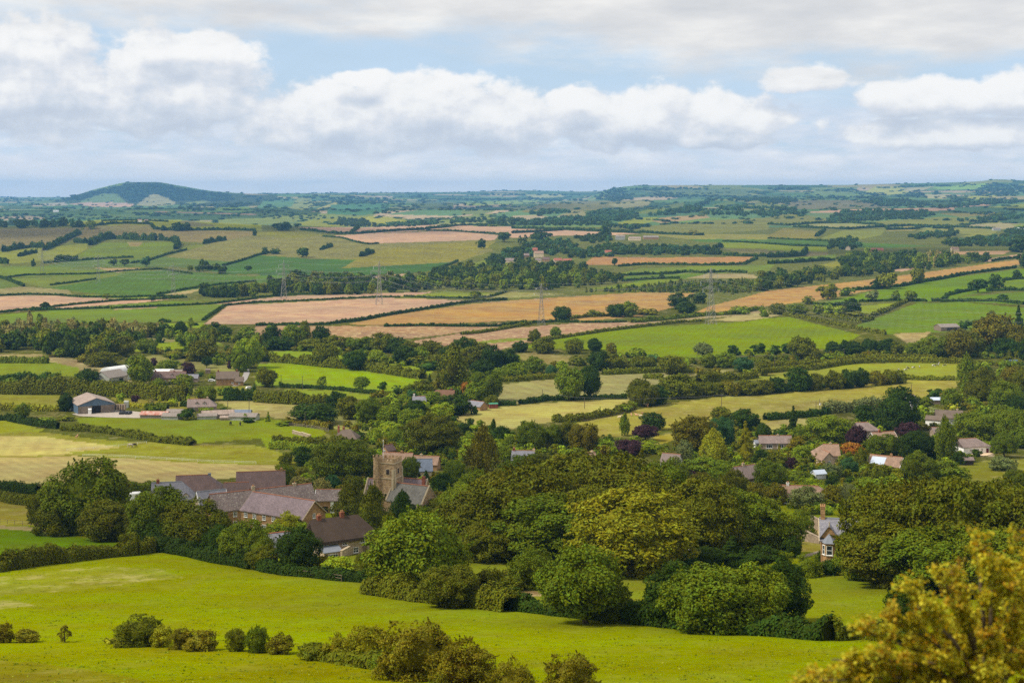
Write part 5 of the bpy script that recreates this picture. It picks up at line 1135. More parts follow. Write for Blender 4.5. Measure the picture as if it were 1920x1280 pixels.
# ---- the beech grove
trees('in the dark beech grove', 'P', [
 (905,912,1040,170,'w','og'), (985,868,1040,200,'w','og'), (1075,850,1020,210,'w','og'), (1170,848,1030,200,'w','og'), (1235,870,1030,150,'w','mg'), (1035,925,1050,210,'w','mg'), (1120,905,1050,150,'w','og'),
 (1185,915,1076,230,'w','gd','golden autumn beech at the front of the dark grove'), (1315,895,1046,150,'w','og'), (1385,912,1040,150,'w','mg'), (1445,945,1040,110,'r','mg'), (890,880,960,80,'b','lg'),
 (868,905,985,90,'r','lg'), (925,975,1052,120,'w','og'), (985,848,930,90,'w','mg'), (1090,846,930,80,'r','og'), (1262,856,930,70,'r','mg'), (1020,852,940,90,'r','og')])
trees('in front of the beech grove', 'P', [
 (1098,1020,1168,158,'o','mg','bright green ash-like tree on the near hedge line below the golden beech'), (1000,1024,1104,84,'b','mg'), (960,1076,1106,60,'b','og'), (1268,1056,1172,126,'r','dg'), (1325,1060,1184,170,'r','mg'), (1400,1060,1180,150,'r','mg'), (1468,1046,1165,112,'r','dg'),
 (1325,1022,1066,70,'b','dg'), (1374,1003,1064,74,'c','dg'), (1430,1020,1066,80,'b','dg'), (1290,1034,1068,60,'b','dg'), (1150,1090,1166,80,'b','mg')])
trees('in the right hand beech mass', 'P', [
 (1668,902,1090,170,'w','og'), (1735,893,1096,190,'w','og'), (1808,888,1104,210,'w','og'), (1880,900,1100,170,'w','og'), (1690,968,1100,190,'w','og'), (1622,985,1086,104,'w','mg'), (1775,985,1112,210,'w','mg'), (1862,985,1120,160,'w','mg'), (1930,930,1110,140,'w','og'),
 (1695,1103,1205,84,'r','dg','dark round tree peeping out behind the golden foreground branches')])
trees('around the tall chimney lodge', 'N4', [
 (180,660,820,150,'r','dg'), (400,745,880,110,'b','dg'), (530,730,900,100,'b','dg'), (300,790,960,240,'b','mg'), (470,830,950,170,'b','dg'), (240,450,650,220,'b','mg'), (60,430,720,170,'r','mg'), (120,760,900,140,'b','mg'), (420,620,760,40,'b','mg')])
# ---- left farms
trees('around the blue barn farmyard', 'M1', [
 (495,385,522,112,'r','dg'), (170,460,575,112,'r','mg'), (655,205,325,175,'r','dg','dark round tree left of the white gabled shed'), (905,383,455,84,'r','lg'), (1015,398,468,72,'k','pu','small purple tree in the garden above the rusty shed'),
 (1135,420,475,56,'b','tn'), (1202,398,445,42,'r','yl'), (1295,422,468,74,'b','lg'), (1320,380,450,36,'c','mg'), (1412,385,455,62,'c','lg'), (1405,502,584,142,'k','dg','dark round bush hiding the end of the rusty shed'), (1160,475,512,130,'b','mg'), (1555,485,525,110,'b','mg'), (1680,488,514,60,'b','dg'),
 (500,548,592,130,'b','og'), (340,560,596,140,'b','mg'), (1840,530,590,60,'b','mg'), (1860,560,606,110,'b','dg')])
trees('around the white shed and stone farmhouse', 'M1', [
 (1045,105,325,200,'o','mg','tall green tree hiding the middle of the upper farm'), (975,115,205,70,'r','dg'), (900,278,400,170,'r','dg'), (1190,275,400,150,'r','mg'), (1550,318,440,160,'r','mg'), (1410,310,400,80,'b','mg'), (1550,112,198,68,'k','dg'), (1612,118,178,46,'k','mg'),
 (1500,-12,145,210,'o','og'), (1810,38,225,150,'r','mg'), (1870,-24,200,190,'o','lg'), (910,-42,115,190,'o','og'), (1090,-24,82,160,'o','mg'), (620,88,155,92,'b','br'), (790,70,180,270,'b','og'), (460,36,115,120,'b','mg'), (1310,56,125,160,'b','og'),
 (1410,150,245,110,'b','pu'), (1155,118,182,52,'r','pu'), (1270,130,215,190,'b','mg'), (1380,240,330,150,'b','mg'), (1810,180,225,90,'b','mg'), (1720,140,205,40,'r','pu'), (1300,270,320,80,'b','og'), (1500,220,262,60,'b','dg'), (1590,240,290,70,'b','mg'), (1680,330,400,120,'b','mg'), (80,270,345,110,'r','mg'), (440,260,350,130,'r','og')])
trees('between the bright fields and the brook', 'M2', [
 (520,15,182,175,'o','og'), (396,100,172,74,'r','mg'), (760,68,212,205,'o','dg','dark tree with gaps in its crown above the bright green field'), (900,52,152,120,'r','lg'), (952,100,165,84,'r','mg'), (1110,28,172,190,'r','dg'), (1240,40,160,110,'r','lg'), (1200,100,180,130,'b','og'), (1330,90,200,150,'b','og'), (1290,140,215,160,'b','dg'),
 (70,193,338,155,'o','og','round-headed tree with a bare trunk beside the lane'), (495,260,344,78,'k','mg'), (795,263,368,118,'k','mg'), (950,300,376,78,'k','dg'), (185,295,345,34,'b','dg'), (345,315,352,50,'b','dg'), (30,40,150,130,'o','og'), (70,80,150,70,'b','dg')])
trees('in the leafy valley behind the church', 'M2', [
 (1480,78,366,270,'p','og','tall bushy poplar in the leafy valley'), (1250,288,410,150,'r','og'), (1150,318,410,90,'r','mg'), (1302,240,340,56,'c','dg'), (1600,300,400,120,'r','rd','rust tinted tree beside the poplar'), (1735,218,450,240,'r','mg'), (1650,300,460,190,'r','mg'), (1880,190,290,150,'r','mg'),
 (1330,382,480,190,'r','mg'), (1500,398,545,230,'r','dg'), (1120,378,470,130,'r','mg'), (1020,385,460,110,'r','lg'), (455,458,615,340,'o','dg','broad dark tree standing over the paddock'), (600,372,490,160,'r','dg'), (340,376,465,120,'b','mg'), (700,413,580,190,'r','og'), (850,418,606,200,'r','mg'),
 (1000,468,620,210,'r','mg'), (1160,508,650,190,'r','mg'), (1195,438,530,140,'r','dg'), (1410,458,560,170,'r','lg'), (1770,395,480,110,'b','og'), (1640,470,545,60,'b','dg'), (1160,360,470,100,'b','bl')])
trees('round the cottages behind the church', 'M2', [
 (1320,548,840,410,'w','og','massive dark beech behind the church tower'), (1000,598,690,190,'b','lg'), (1050,655,770,160,'b','mg'), (900,640,760,100,'b','lg'), (1560,598,710,130,'b','dg'), (1610,680,760,120,'b','mg'), (1700,698,1050,290,'p','br','autumn topped upright tree left of the beech grove'), (1490,880,1065,160,'r','mg'),
 (1600,760,910,190,'r','lg'), (1850,618,750,140,'r','dg'), (1780,598,710,64,'p','dg'), (1050,768,845,130,'b','og'), (1480,735,825,130,'b','lg'), (1540,768,866,64,'c','dg'), (1170,790,850,110,'b','mg'), (1380,860,930,100,'b','mg'), (1900,700,800,100,'b','mg'), (1880,780,900,130,'r','mg'), (880,800,1000,90,'r','mg'), (600,700,790,150,'b','og'), (760,720,830,160,'r','og'), (200,590,630,120,'b','mg'), (90,520,600,50,'c','mg')])
# ---- centre fields
trees('on the hay meadow hedges', 'M3', [
 (430,183,442,185,'o','mg','left and paler of the two tall trees in the hay meadow hedge'), (590,178,424,175,'o','dg','right and darker of the two tall trees in the hay meadow hedge'), (435,320,436,112,'r','lg'), (970,278,480,230,'o','og'), (1100,330,470,150,'r','dg'), (1240,243,425,280,'r','og'), (1400,300,410,130,'b','og'), (900,440,505,80,'b','mg'), (845,465,530,120,'b','mg'),
 (660,480,545,24,'c','mg')])
trees('in the tall hedge below the cow field', 'P', [
 (1335,714,742,40,'b','og'), (1368,712,741,44,'b','br'), (1400,712,740,44,'r','og'), (1432,710,738,42,'b','og'), (1460,706,735,40,'b','dg'), (1496,690,733,44,'r','dg'), (1530,697,731,36,'b','og'), (1562,694,729,38,'r','og'), (1590,689,727,34,'r','dg'), (1614,690,725,34,'r','dg'), (1644,694,722,32,'b','br'), (1668,690,720,30,'r','og'), (1684,692,718,26,'b','og')])
trees('in the thicket above the hay meadow', 'M3', [
 (660,53,215,160,'r','dg'), (760,95,215,170,'r','og'), (935,43,125,130,'r','mg'), (985,103,210,160,'o','og'), (1210,108,245,180,'o','og'), (1440,13,125,150,'k','gy','pale grey green willow above the far hedge'), (1660,23,105,110,'r','dg'), (1480,88,195,115,'r','mg'), (1600,78,195,140,'r','mg'), (1740,118,225,150,'r','bl'), (1405,190,255,74,'b','br'), (1880,148,255,100,'r','og'),
 (60,168,275,140,'r','mg'), (170,113,235,150,'r','mg'), (290,168,255,90,'r','bl'), (370,143,225,90,'r','lg'), (240,-30,90,160,'r','og'), (65,-5,80,110,'r','dg'), (460,-10,90,130,'r','og'), (620,-20,75,100,'r','dg'), (740,5,90,90,'b','br'), (500,100,180,140,'b','og'), (820,110,180,100,'b','og'), (200,230,275,110,'b','br'), (850,140,205,90,'b','og'), (1060,90,150,120,'b','bl'), (1850,10,90,110,'r','dg'), (1780,60,110,90,'b','dg'), (1540,190,250,70,'b','br'), (1780,195,275,110,'b','lg'), (1060,170,210,120,'b','og')])
trees('along the brook above the valley poplar', 'P', [
 (868,632,672,44,'r','dg'), (905,640,668,34,'b','og'), (880,650,690,50,'r','og'), (925,648,692,42,'r','dg'), (955,655,690,34,'r','dg'), (960,680,708,40,'r','mg'), (938,690,712,34,'b','mg'), (905,675,706,44,'r','dg'), (720,620,660,46,'r','og'), (745,632,662,44,'r','dg'), (768,640,668,40,'r','og'), (690,628,655,40,'r','mg'), (660,630,656,44,'r','mg'), (626,628,656,50,'r','og'), (600,612,648,36,'r','dg'), (572,608,642,30,'p','og'), (548,610,648,44,'r','mg'), (512,610,645,34,'r','dg'), (520,628,655,60,'b','dg'), (580,634,656,60,'b','og'), (800,636,664,40,'b','og'), (820,640,668,44,'b','og'), (838,648,676,40,'b','dg')])
# ---- right hand village
trees('among the bungalow gardens', 'M3', [
 (145,588,822,195,'o','mg','lone tree with a clear trunk left of the grove top'), (310,618,806,160,'r','mg'), (420,598,800,160,'r','og'), (550,608,836,210,'r','br'), (1050,533,660,170,'r','dg'), (1000,628,745,185,'k','pu','upper of the two purple trees above the beech grove'), (885,723,860,215,'r','pu','lower and wider purple tree above the beech grove'), (1020,733,836,175,'r','lg'),
 (845,563,705,94,'p','mg'), (1360,558,820,320,'r','br'), (1290,740,905,130,'r','gy'), (1570,488,600,150,'r','og'), (1570,560,790,210,'r','bl'), (1750,598,890,165,'c','gd','golden green conifer left of the dark windowed bungalow'), (1750,508,660,220,'r','dg'), (1510,698,940,270,'p','yl','yellow green upright tree in the middle of the gardens'),
 (1450,868,1015,290,'r','mg'), (1560,928,1055,180,'r','mg'), (1880,800,900,120,'b','dg'), (470,788,858,130,'b','mg'), (700,728,838,190,'b','lg'), (1140,800,880,120,'b','og'), (1880,600,740,110,'r','dg'), (1330,960,1060,120,'r','pu'), (1400,980,1180,240,'r','br'), (1650,960,1190,210,'r','og'), (1860,1060,1200,150,'r','br')])
trees('between the roofs of the right hand village', 'M4', [
 (960,336,680,340,'o','dg','huge dark oak towering over the right hand village'), (720,478,630,160,'r','dg'), (190,482,695,115,'c','dg','dark pointed spruce beside the hay strip'), (460,548,770,330,'r','lg'), (660,638,806,165,'k','pu','purple tree in front of the stone house window'), (1060,608,750,185,'k','pu','purple tree right of the huge oak'), (640,758,870,168,'k','rd'), (870,688,870,230,'r','mg'), (1110,668,890,280,'r','dg'),
 (1330,618,910,230,'p','mg'), (1560,528,750,330,'r','mg'), (1830,498,780,250,'r','mg'), (1770,688,872,185,'k','mg','ball shaped tree at the gravel drive of the white bungalow'), (1760,856,966,200,'b','gy'), (1250,348,425,125,'b','dg'), (1190,408,505,115,'b','mg'), (1160,488,565,95,'b','lg'), (1250,478,545,115,'b','gy'), (1390,458,525,85,'b','yl'),
 (90,640,715,115,'b','dg'), (240,628,725,115,'b','mg'), (200,708,806,140,'b','br'), (80,828,945,180,'b','og'), (250,768,866,115,'b','lg'), (85,758,836,40,'c','gd'), (380,828,905,64,'b','br')])
trees('in the gardens above the beech mass', 'M4', [
 (560,848,926,94,'b','mg'), (610,868,1006,135,'r','bl'), (700,818,966,125,'p','og'), (470,908,1016,155,'b','gy'), (820,898,1066,195,'r','og'), (960,948,1066,125,'r','yl'), (1130,828,1066,265,'r','mg'), (1330,898,1060,310,'r','mg'), (480,1008,1106,115,'r','dg'), (610,1003,1076,84,'r','dg'), (230,968,1066,185,'b','mg'), (20,898,1090,230,'r','mg'),
 (290,1088,1256,235,'r','gy'), (480,1078,1236,175,'r','br'), (600,1058,1240,165,'r','gy'), (730,1008,1160,185,'r','lg'), (550,1060,1150,90,'b','yl'), (400,918,976,74,'b','dg'), (1880,958,1130,190,'r','mg'), (1440,820,920,130,'b','dg'), (180,860,960,90,'b','pu'), (60,1060,1220,190,'r','br'), (1250,790,860,120,'b','br'), (330,1020,1100,130,'b','lg')])
trees('on the wooded slope at the right', 'M4', [
 (1490,138,372,165,'p','mg'), (1620,188,460,255,'r','og'), (1780,298,550,290,'r','mg'), (1820,178,310,160,'r','br'), (1370,348,510,150,'r','mg'), (1540,410,500,110,'b','lg'), (1900,210,420,170,'r','og'), (1690,260,420,180,'r','og'), (1860,400,600,190,'r','dg'), (1570,300,470,180,'r','og'), (1770,480,640,180,'r','mg'), (1940,520,760,170,'r','mg'), (1900,640,800,150,'r','mg'), (1640,545,690,190,'r','mg'), (1620,70,130,70,'r','mg'), (1810,60,150,90,'c','og'), (1750,85,125,40,'k','mg'),
 (1300,90,118,110,'b','og'), (1890,170,260,120,'b','og')])
trees('below the open barn field', 'M4', [
 (250,-40,130,180,'o','og'), (330,40,135,150,'b','og'), (50,25,100,100,'r','dg'), (150,10,90,100,'r','dg'), (440,75,130,110,'b','mg'), (490,0,90,110,'r','dg'), (580,-10,100,120,'r','dg'), (650,0,105,140,'r','dg'), (760,-30,80,140,'r','dg'), (890,-20,85,150,'r','dg'), (960,0,90,120,'r','og'), (1120,-10,110,170,'r','mg'), (1220,-40,120,180,'r','mg'), (1310,-50,118,170,'r','mg'), (1420,-110,125,210,'r','br'), (1540,-60,110,180,'r','og'), (1700,-210,70,300,'o','br','big bronze topped tree below the open barn'), (1860,-120,90,160,'r','br'), (1880,-270,-60,100,'c','dg'), (1800,-40,110,190,'r','dg'), (1620,-170,60,180,'r','og'), (1930,-20,140,120,'r','dg')])
trees('on the hedges of the right hand hill', 'T4', [
 (450,803,925,148,'r','og'), (820,773,848,94,'r','dg'), (890,718,848,144,'o','og'), (1125,688,808,104,'o','og'), (785,853,942,104,'k','gy'), (960,853,936,62,'o','mg'), (1073,853,942,84,'k','mg'), (300,896,962,100,'r','og'), (630,918,1040,135,'r','dg'), (1575,768,875,150,'k','dg'), (1700,733,845,120,'r','dg'), (1765,883,936,84,'r','dg'), (1865,703,768,64,'r','dg'),
 (1680,998,1098,74,'r','mg'), (1465,1078,1146,84,'b','dg'), (580,828,898,130,'b','mg'), (220,958,1045,145,'o','mg'), (380,958,1036,94,'r','mg'), (460,958,1036,84,'r','lg'), (60,948,1036,140,'b','og'), (1905,470,570,170,'r','dg'), (1918,560,690,90,'r','dg'), (530,970,1040,90,'r','lg'), (660,1010,1050,140,'b','og')])
# ---- far fields
trees('on the far central fields', 'T3', [
 (370,978,1085,140,'o','dg','leaning dark tree at the edge of the golden field'), (1250,878,998,165,'r','dg'), (1315,928,1026,145,'r','dg'), (1400,868,955,140,'r','dg'), (780,948,1055,150,'r','dg'), (870,938,1055,145,'r','mg'), (620,998,1054,120,'b','og'), (1010,983,1040,150,'b','br'), (175,1148,1240,90,'r','og'), (325,1128,1214,90,'r','mg'), (240,1218,1316,160,'r','mg'), (470,1213,1306,130,'r','mg'), (620,1216,1306,105,'r','dg'),
 (1710,963,1036,130,'b','mg'), (1890,983,1056,90,'b','mg'), (770,613,674,48,'k','dg'), (1125,733,774,44,'k','dg'), (200,413,494,115,'r','dg'), (100,445,524,50,'s','dg'), (60,450,524,46,'s','dg'), (1360,403,444,95,'b','br'), (700,360,450,80,'r','dg')])
trees('on the far fields behind the pylons', 'T2', [
 (350,533,610,95,'o','dg'), (70,533,588,54,'r','dg'), (145,538,584,90,'b','dg'), (1860,418,496,115,'k','dg'), (1690,468,544,68,'r','dg'), (305,698,758,105,'r','dg'), (1640,858,924,95,'k','mg'), (1500,648,698,54,'b','br'), (200,343,408,135,'r','dg'), (110,1113,1184,95,'r','mg'), (255,1113,1184,115,'r','lg'), (355,1103,1190,84,'p','og'), (1610,1213,1294,115,'r','og'), (1660,655,694,46,'b','mg'), (1440,680,712,36,'k','dg')])
trees('on the far fields at the left', 'T1', [
 (850,623,672,70,'k','dg'), (935,623,676,80,'k','dg'), (1095,603,684,80,'k','bl'), (335,943,994,64,'k','dg'), (800,878,924,68,'k','mg'), (1140,893,942,68,'k','dg'), (845,963,996,40,'b','mg'), (680,328,398,80,'r','mg'), (1225,363,408,50,'b','dg'), (1330,343,410,80,'r','dg'), (1390,345,410,80,'r','dg'), (165,323,392,75,'r','dg'), (1910,403,452,34,'r','dg'), (250,628,678,44,'p','dg'), (1860,673,714,55,'k','dg'),
 (1350,1088,1220,115,'r','dg'), (1430,1063,1154,64,'s','lg'), (1620,1088,1138,84,'b','dg'), (1680,1123,1220,115,'r','dg'), (1550,1113,1216,125,'r','mg'), (1240,1108,1206,105,'r','dg'), (1000,1128,1206,110,'r','dg'), (1130,1100,1206,130,'r','og'), (1490,1140,1216,100,'r','mg'), (1850,1130,1210,130,'r','mg'), (1740,1190,1240,110,'r','dg'), (1450,1090,1120,80,'b','dg')])

# ---- hedges, near to far
H = hedge
H('dark hedge running from the left edge to the village corner', 'N1', [(-60,930),(120,900),(330,870),(560,845),(800,815),(1000,800),(1160,775)], 3.0, 3.2, 'og', .4)
H('rough brambly bank under the dark trees by the village corner', 'N1', [(1180,770),(1400,800),(1600,850),(1800,880),(1920,905)], 2.4, 3.0, 'dg', .3)
H('hedge at the foot of the cottage gardens', 'N2', [(0,905),(200,945),(420,965),(640,990),(930,1010)], 1.7, 2.6, 'dg', .2)
H('tawny hedge round the foot of the big ash tree', 'N2', [(850,1085),(1000,1110),(1200,1140),(1450,1170),(1700,1195),(1920,1225)], 2.6, 3.4, 'og', .3)
H('scrubby growth behind the big ash tree', 'N2', [(1700,1070),(1800,1050),(1920,1040)], 3, 3.5, 'og', .4)
H('near hedge running under the row of dark trees', 'P', [(955,1140),(1040,1152),(1150,1164),(1260,1176),(1360,1186),(1460,1192),(1556,1200)], 2.0, 2.8, 'dg', .35)
H('straggling hedge behind the golden foreground branches', 'P', [(1556,1200),(1620,1196),(1700,1204)], 1.8, 2.4, 'og', .4)
H('low growth linking the near bank bushes', 'P', [(600,1236),(700,1252),(800,1272),(880,1288)], 1.2, 2.0, 'og', .3)
H('upper clipped hedge at the left edge by the hay field', 'N1', [(-40,322),(140,330),(290,345)], 3, 3, 'dg', .15)
H('lower clipped hedge at the left edge by the hay field', 'N1', [(-40,380),(120,415),(260,432)], 2.6, 3, 'og', .15)
H('bushy hedge behind the left clump towards the grey slates', 'N1', [(930,330),(1050,315),(1160,310)], 3, 4, 'mg', .3)
H('long hedge sloping down across the paddocks', 'M1', [(465,665),(620,670),(780,680),(960,710),(1150,745),(1300,765),(1445,778)], 2.6, 4.2, 'og', .3)
H('hedge from the left edge to the paddock corner', 'M1', [(-60,590),(60,590),(200,620),(330,640),(435,655)], 3, 3.4, 'dg', .3)
H('tall dark hedge across the left behind the blue barn', 'M1', [(-60,390),(150,395),(330,395),(560,398),(850,410),(1200,440),(1400,445)], 8, 6, 'og', .25)
H('hedge above the field with the blue barn', 'M1', [(-60,305),(120,305),(300,300),(440,310)], 5, 5, 'dg', .3)
H('hedge edging the top left field', 'M1', [(-60,160),(150,160),(360,165)], 4, 4, 'mg', .2)
H('yellow topped hedge left of the blue barn', 'M1', [(-60,515),(150,515),(300,520),(450,522)], 2.8, 3, 'yl', .25)
H('clipped yellow hedge right of the blue barn', 'M1', [(900,480),(1000,490),(1090,503)], 2, 2, 'yl', .08)
H('clipped green garden hedge above the rusty shed', 'M1', [(1090,510),(1180,512),(1260,520)], 3, 2.4, 'mg', .08)
H('short clipped hedge in the farmhouse garden', 'M1', [(1180,488),(1330,490)], 2, 2, 'og', .06)
H('dark hedge block by the dormer house', 'M1', [(1360,486),(1420,490)], 2.6, 2.4, 'dg', .06)
H('dark hedge right of the stone farmhouse', 'M1', [(1680,440),(1800,440),(1920,440)], 7, 6, 'dg', .25)
H('hedge continuing along the tan field', 'M2', [(0,450),(120,460),(260,468),(400,470),(540,470)], 6, 6, 'og', .3)
H('hedge between the two bright fields', 'M2', [(190,345),(400,352),(620,365),(800,385),(940,398)], 2, 2.6, 'dg', .15)
H('bushy hedge on top of the big bright field', 'M2', [(110,150),(300,165),(560,195),(800,210),(1000,240),(1160,270),(1250,280)], 5, 6, 'og', .4)
H('clipped hedge above the churchyard trees', 'M2', [(110,800),(280,810),(500,832)], 3, 4, 'lg', .1)
H('upper garden hedge above the churchyard trees', 'M2', [(120,770),(300,765),(520,770)], 3.4, 4, 'og', .25)
H('lane hedge by the white railing fence', 'M2', [(230,620),(400,640),(560,660)], 3, 3, 'br', .2)
H('hedge under the two tall meadow trees', 'M3', [(60,472),(250,445),(480,435),(700,432),(860,430)], 2.6, 3.2, 'dg', .25)
H('short hedge left of the gap in the meadow hedge', 'M3', [(-120,478),(30,480)], 2.4, 3, 'dg', .2)
H('hedge between the striped hay field and the pasture', 'M3', [(300,600),(480,600),(640,570),(780,545),(900,505)], 3, 5, 'og', .35)
H('hedge at the top of the hay meadow', 'M3', [(-200,300),(0,300),(200,285),(350,275)], 3, 3.6, 'og', .15)
H('clipped hedge right of the tall meadow trees', 'M3', [(680,250),(900,242),(1100,232),(1380,235)], 3.2, 3.6, 'og', .15)
H('short thick hedge on the pale meadow', 'M3', [(990,275),(1130,282)], 3, 4, 'og', .2)
H('bushy hedge right of the tall oak thicket', 'M3', [(1400,310),(1560,295),(1700,285),(1830,275)], 5, 6, 'og', .35)
H('base hedge below the cow field trees', 'M4', [(-200,395),(0,385),(300,360),(600,325),(800,310),(1000,290)], 2.2, 4, 'dg', .25)
H('hedge right of the cow field trees', 'M4', [(1000,285),(1200,290),(1400,290)], 2.4, 3, 'og', .2)
H('hedge along the top of the cow field', 'M4', [(330,215),(520,180),(700,160),(1000,155),(1300,162),(1480,165)], 3.4, 4, 'og', .15)
H('long hedge above the cow field hedge', 'M4', [(0,190),(200,185),(500,168),(700,130),(1000,130),(1260,132)], 3.2, 4, 'og', .2)
H('hedge below the long cow field hedge', 'M4', [(-20,238),(150,222),(330,212)], 3, 4, 'og', .2)
H('hedge at the foot of the rough pasture', 'M4', [(-20,590),(130,580),(350,560),(440,540)], 3, 4, 'dg', .2)
H('mixed garden hedge below the rough pasture', 'M4', [(420,535),(560,530),(760,500),(860,500)], 4.5, 6, 'gy', .35)
H('laurel hedge below the white gable', 'M4', [(1120,590),(1240,605)], 3, 4, 'mg', .1)
H('lane hedge on the right slope', 'M4', [(1490,180),(1700,175),(1900,180)], 2.6, 3, 'og', .2)
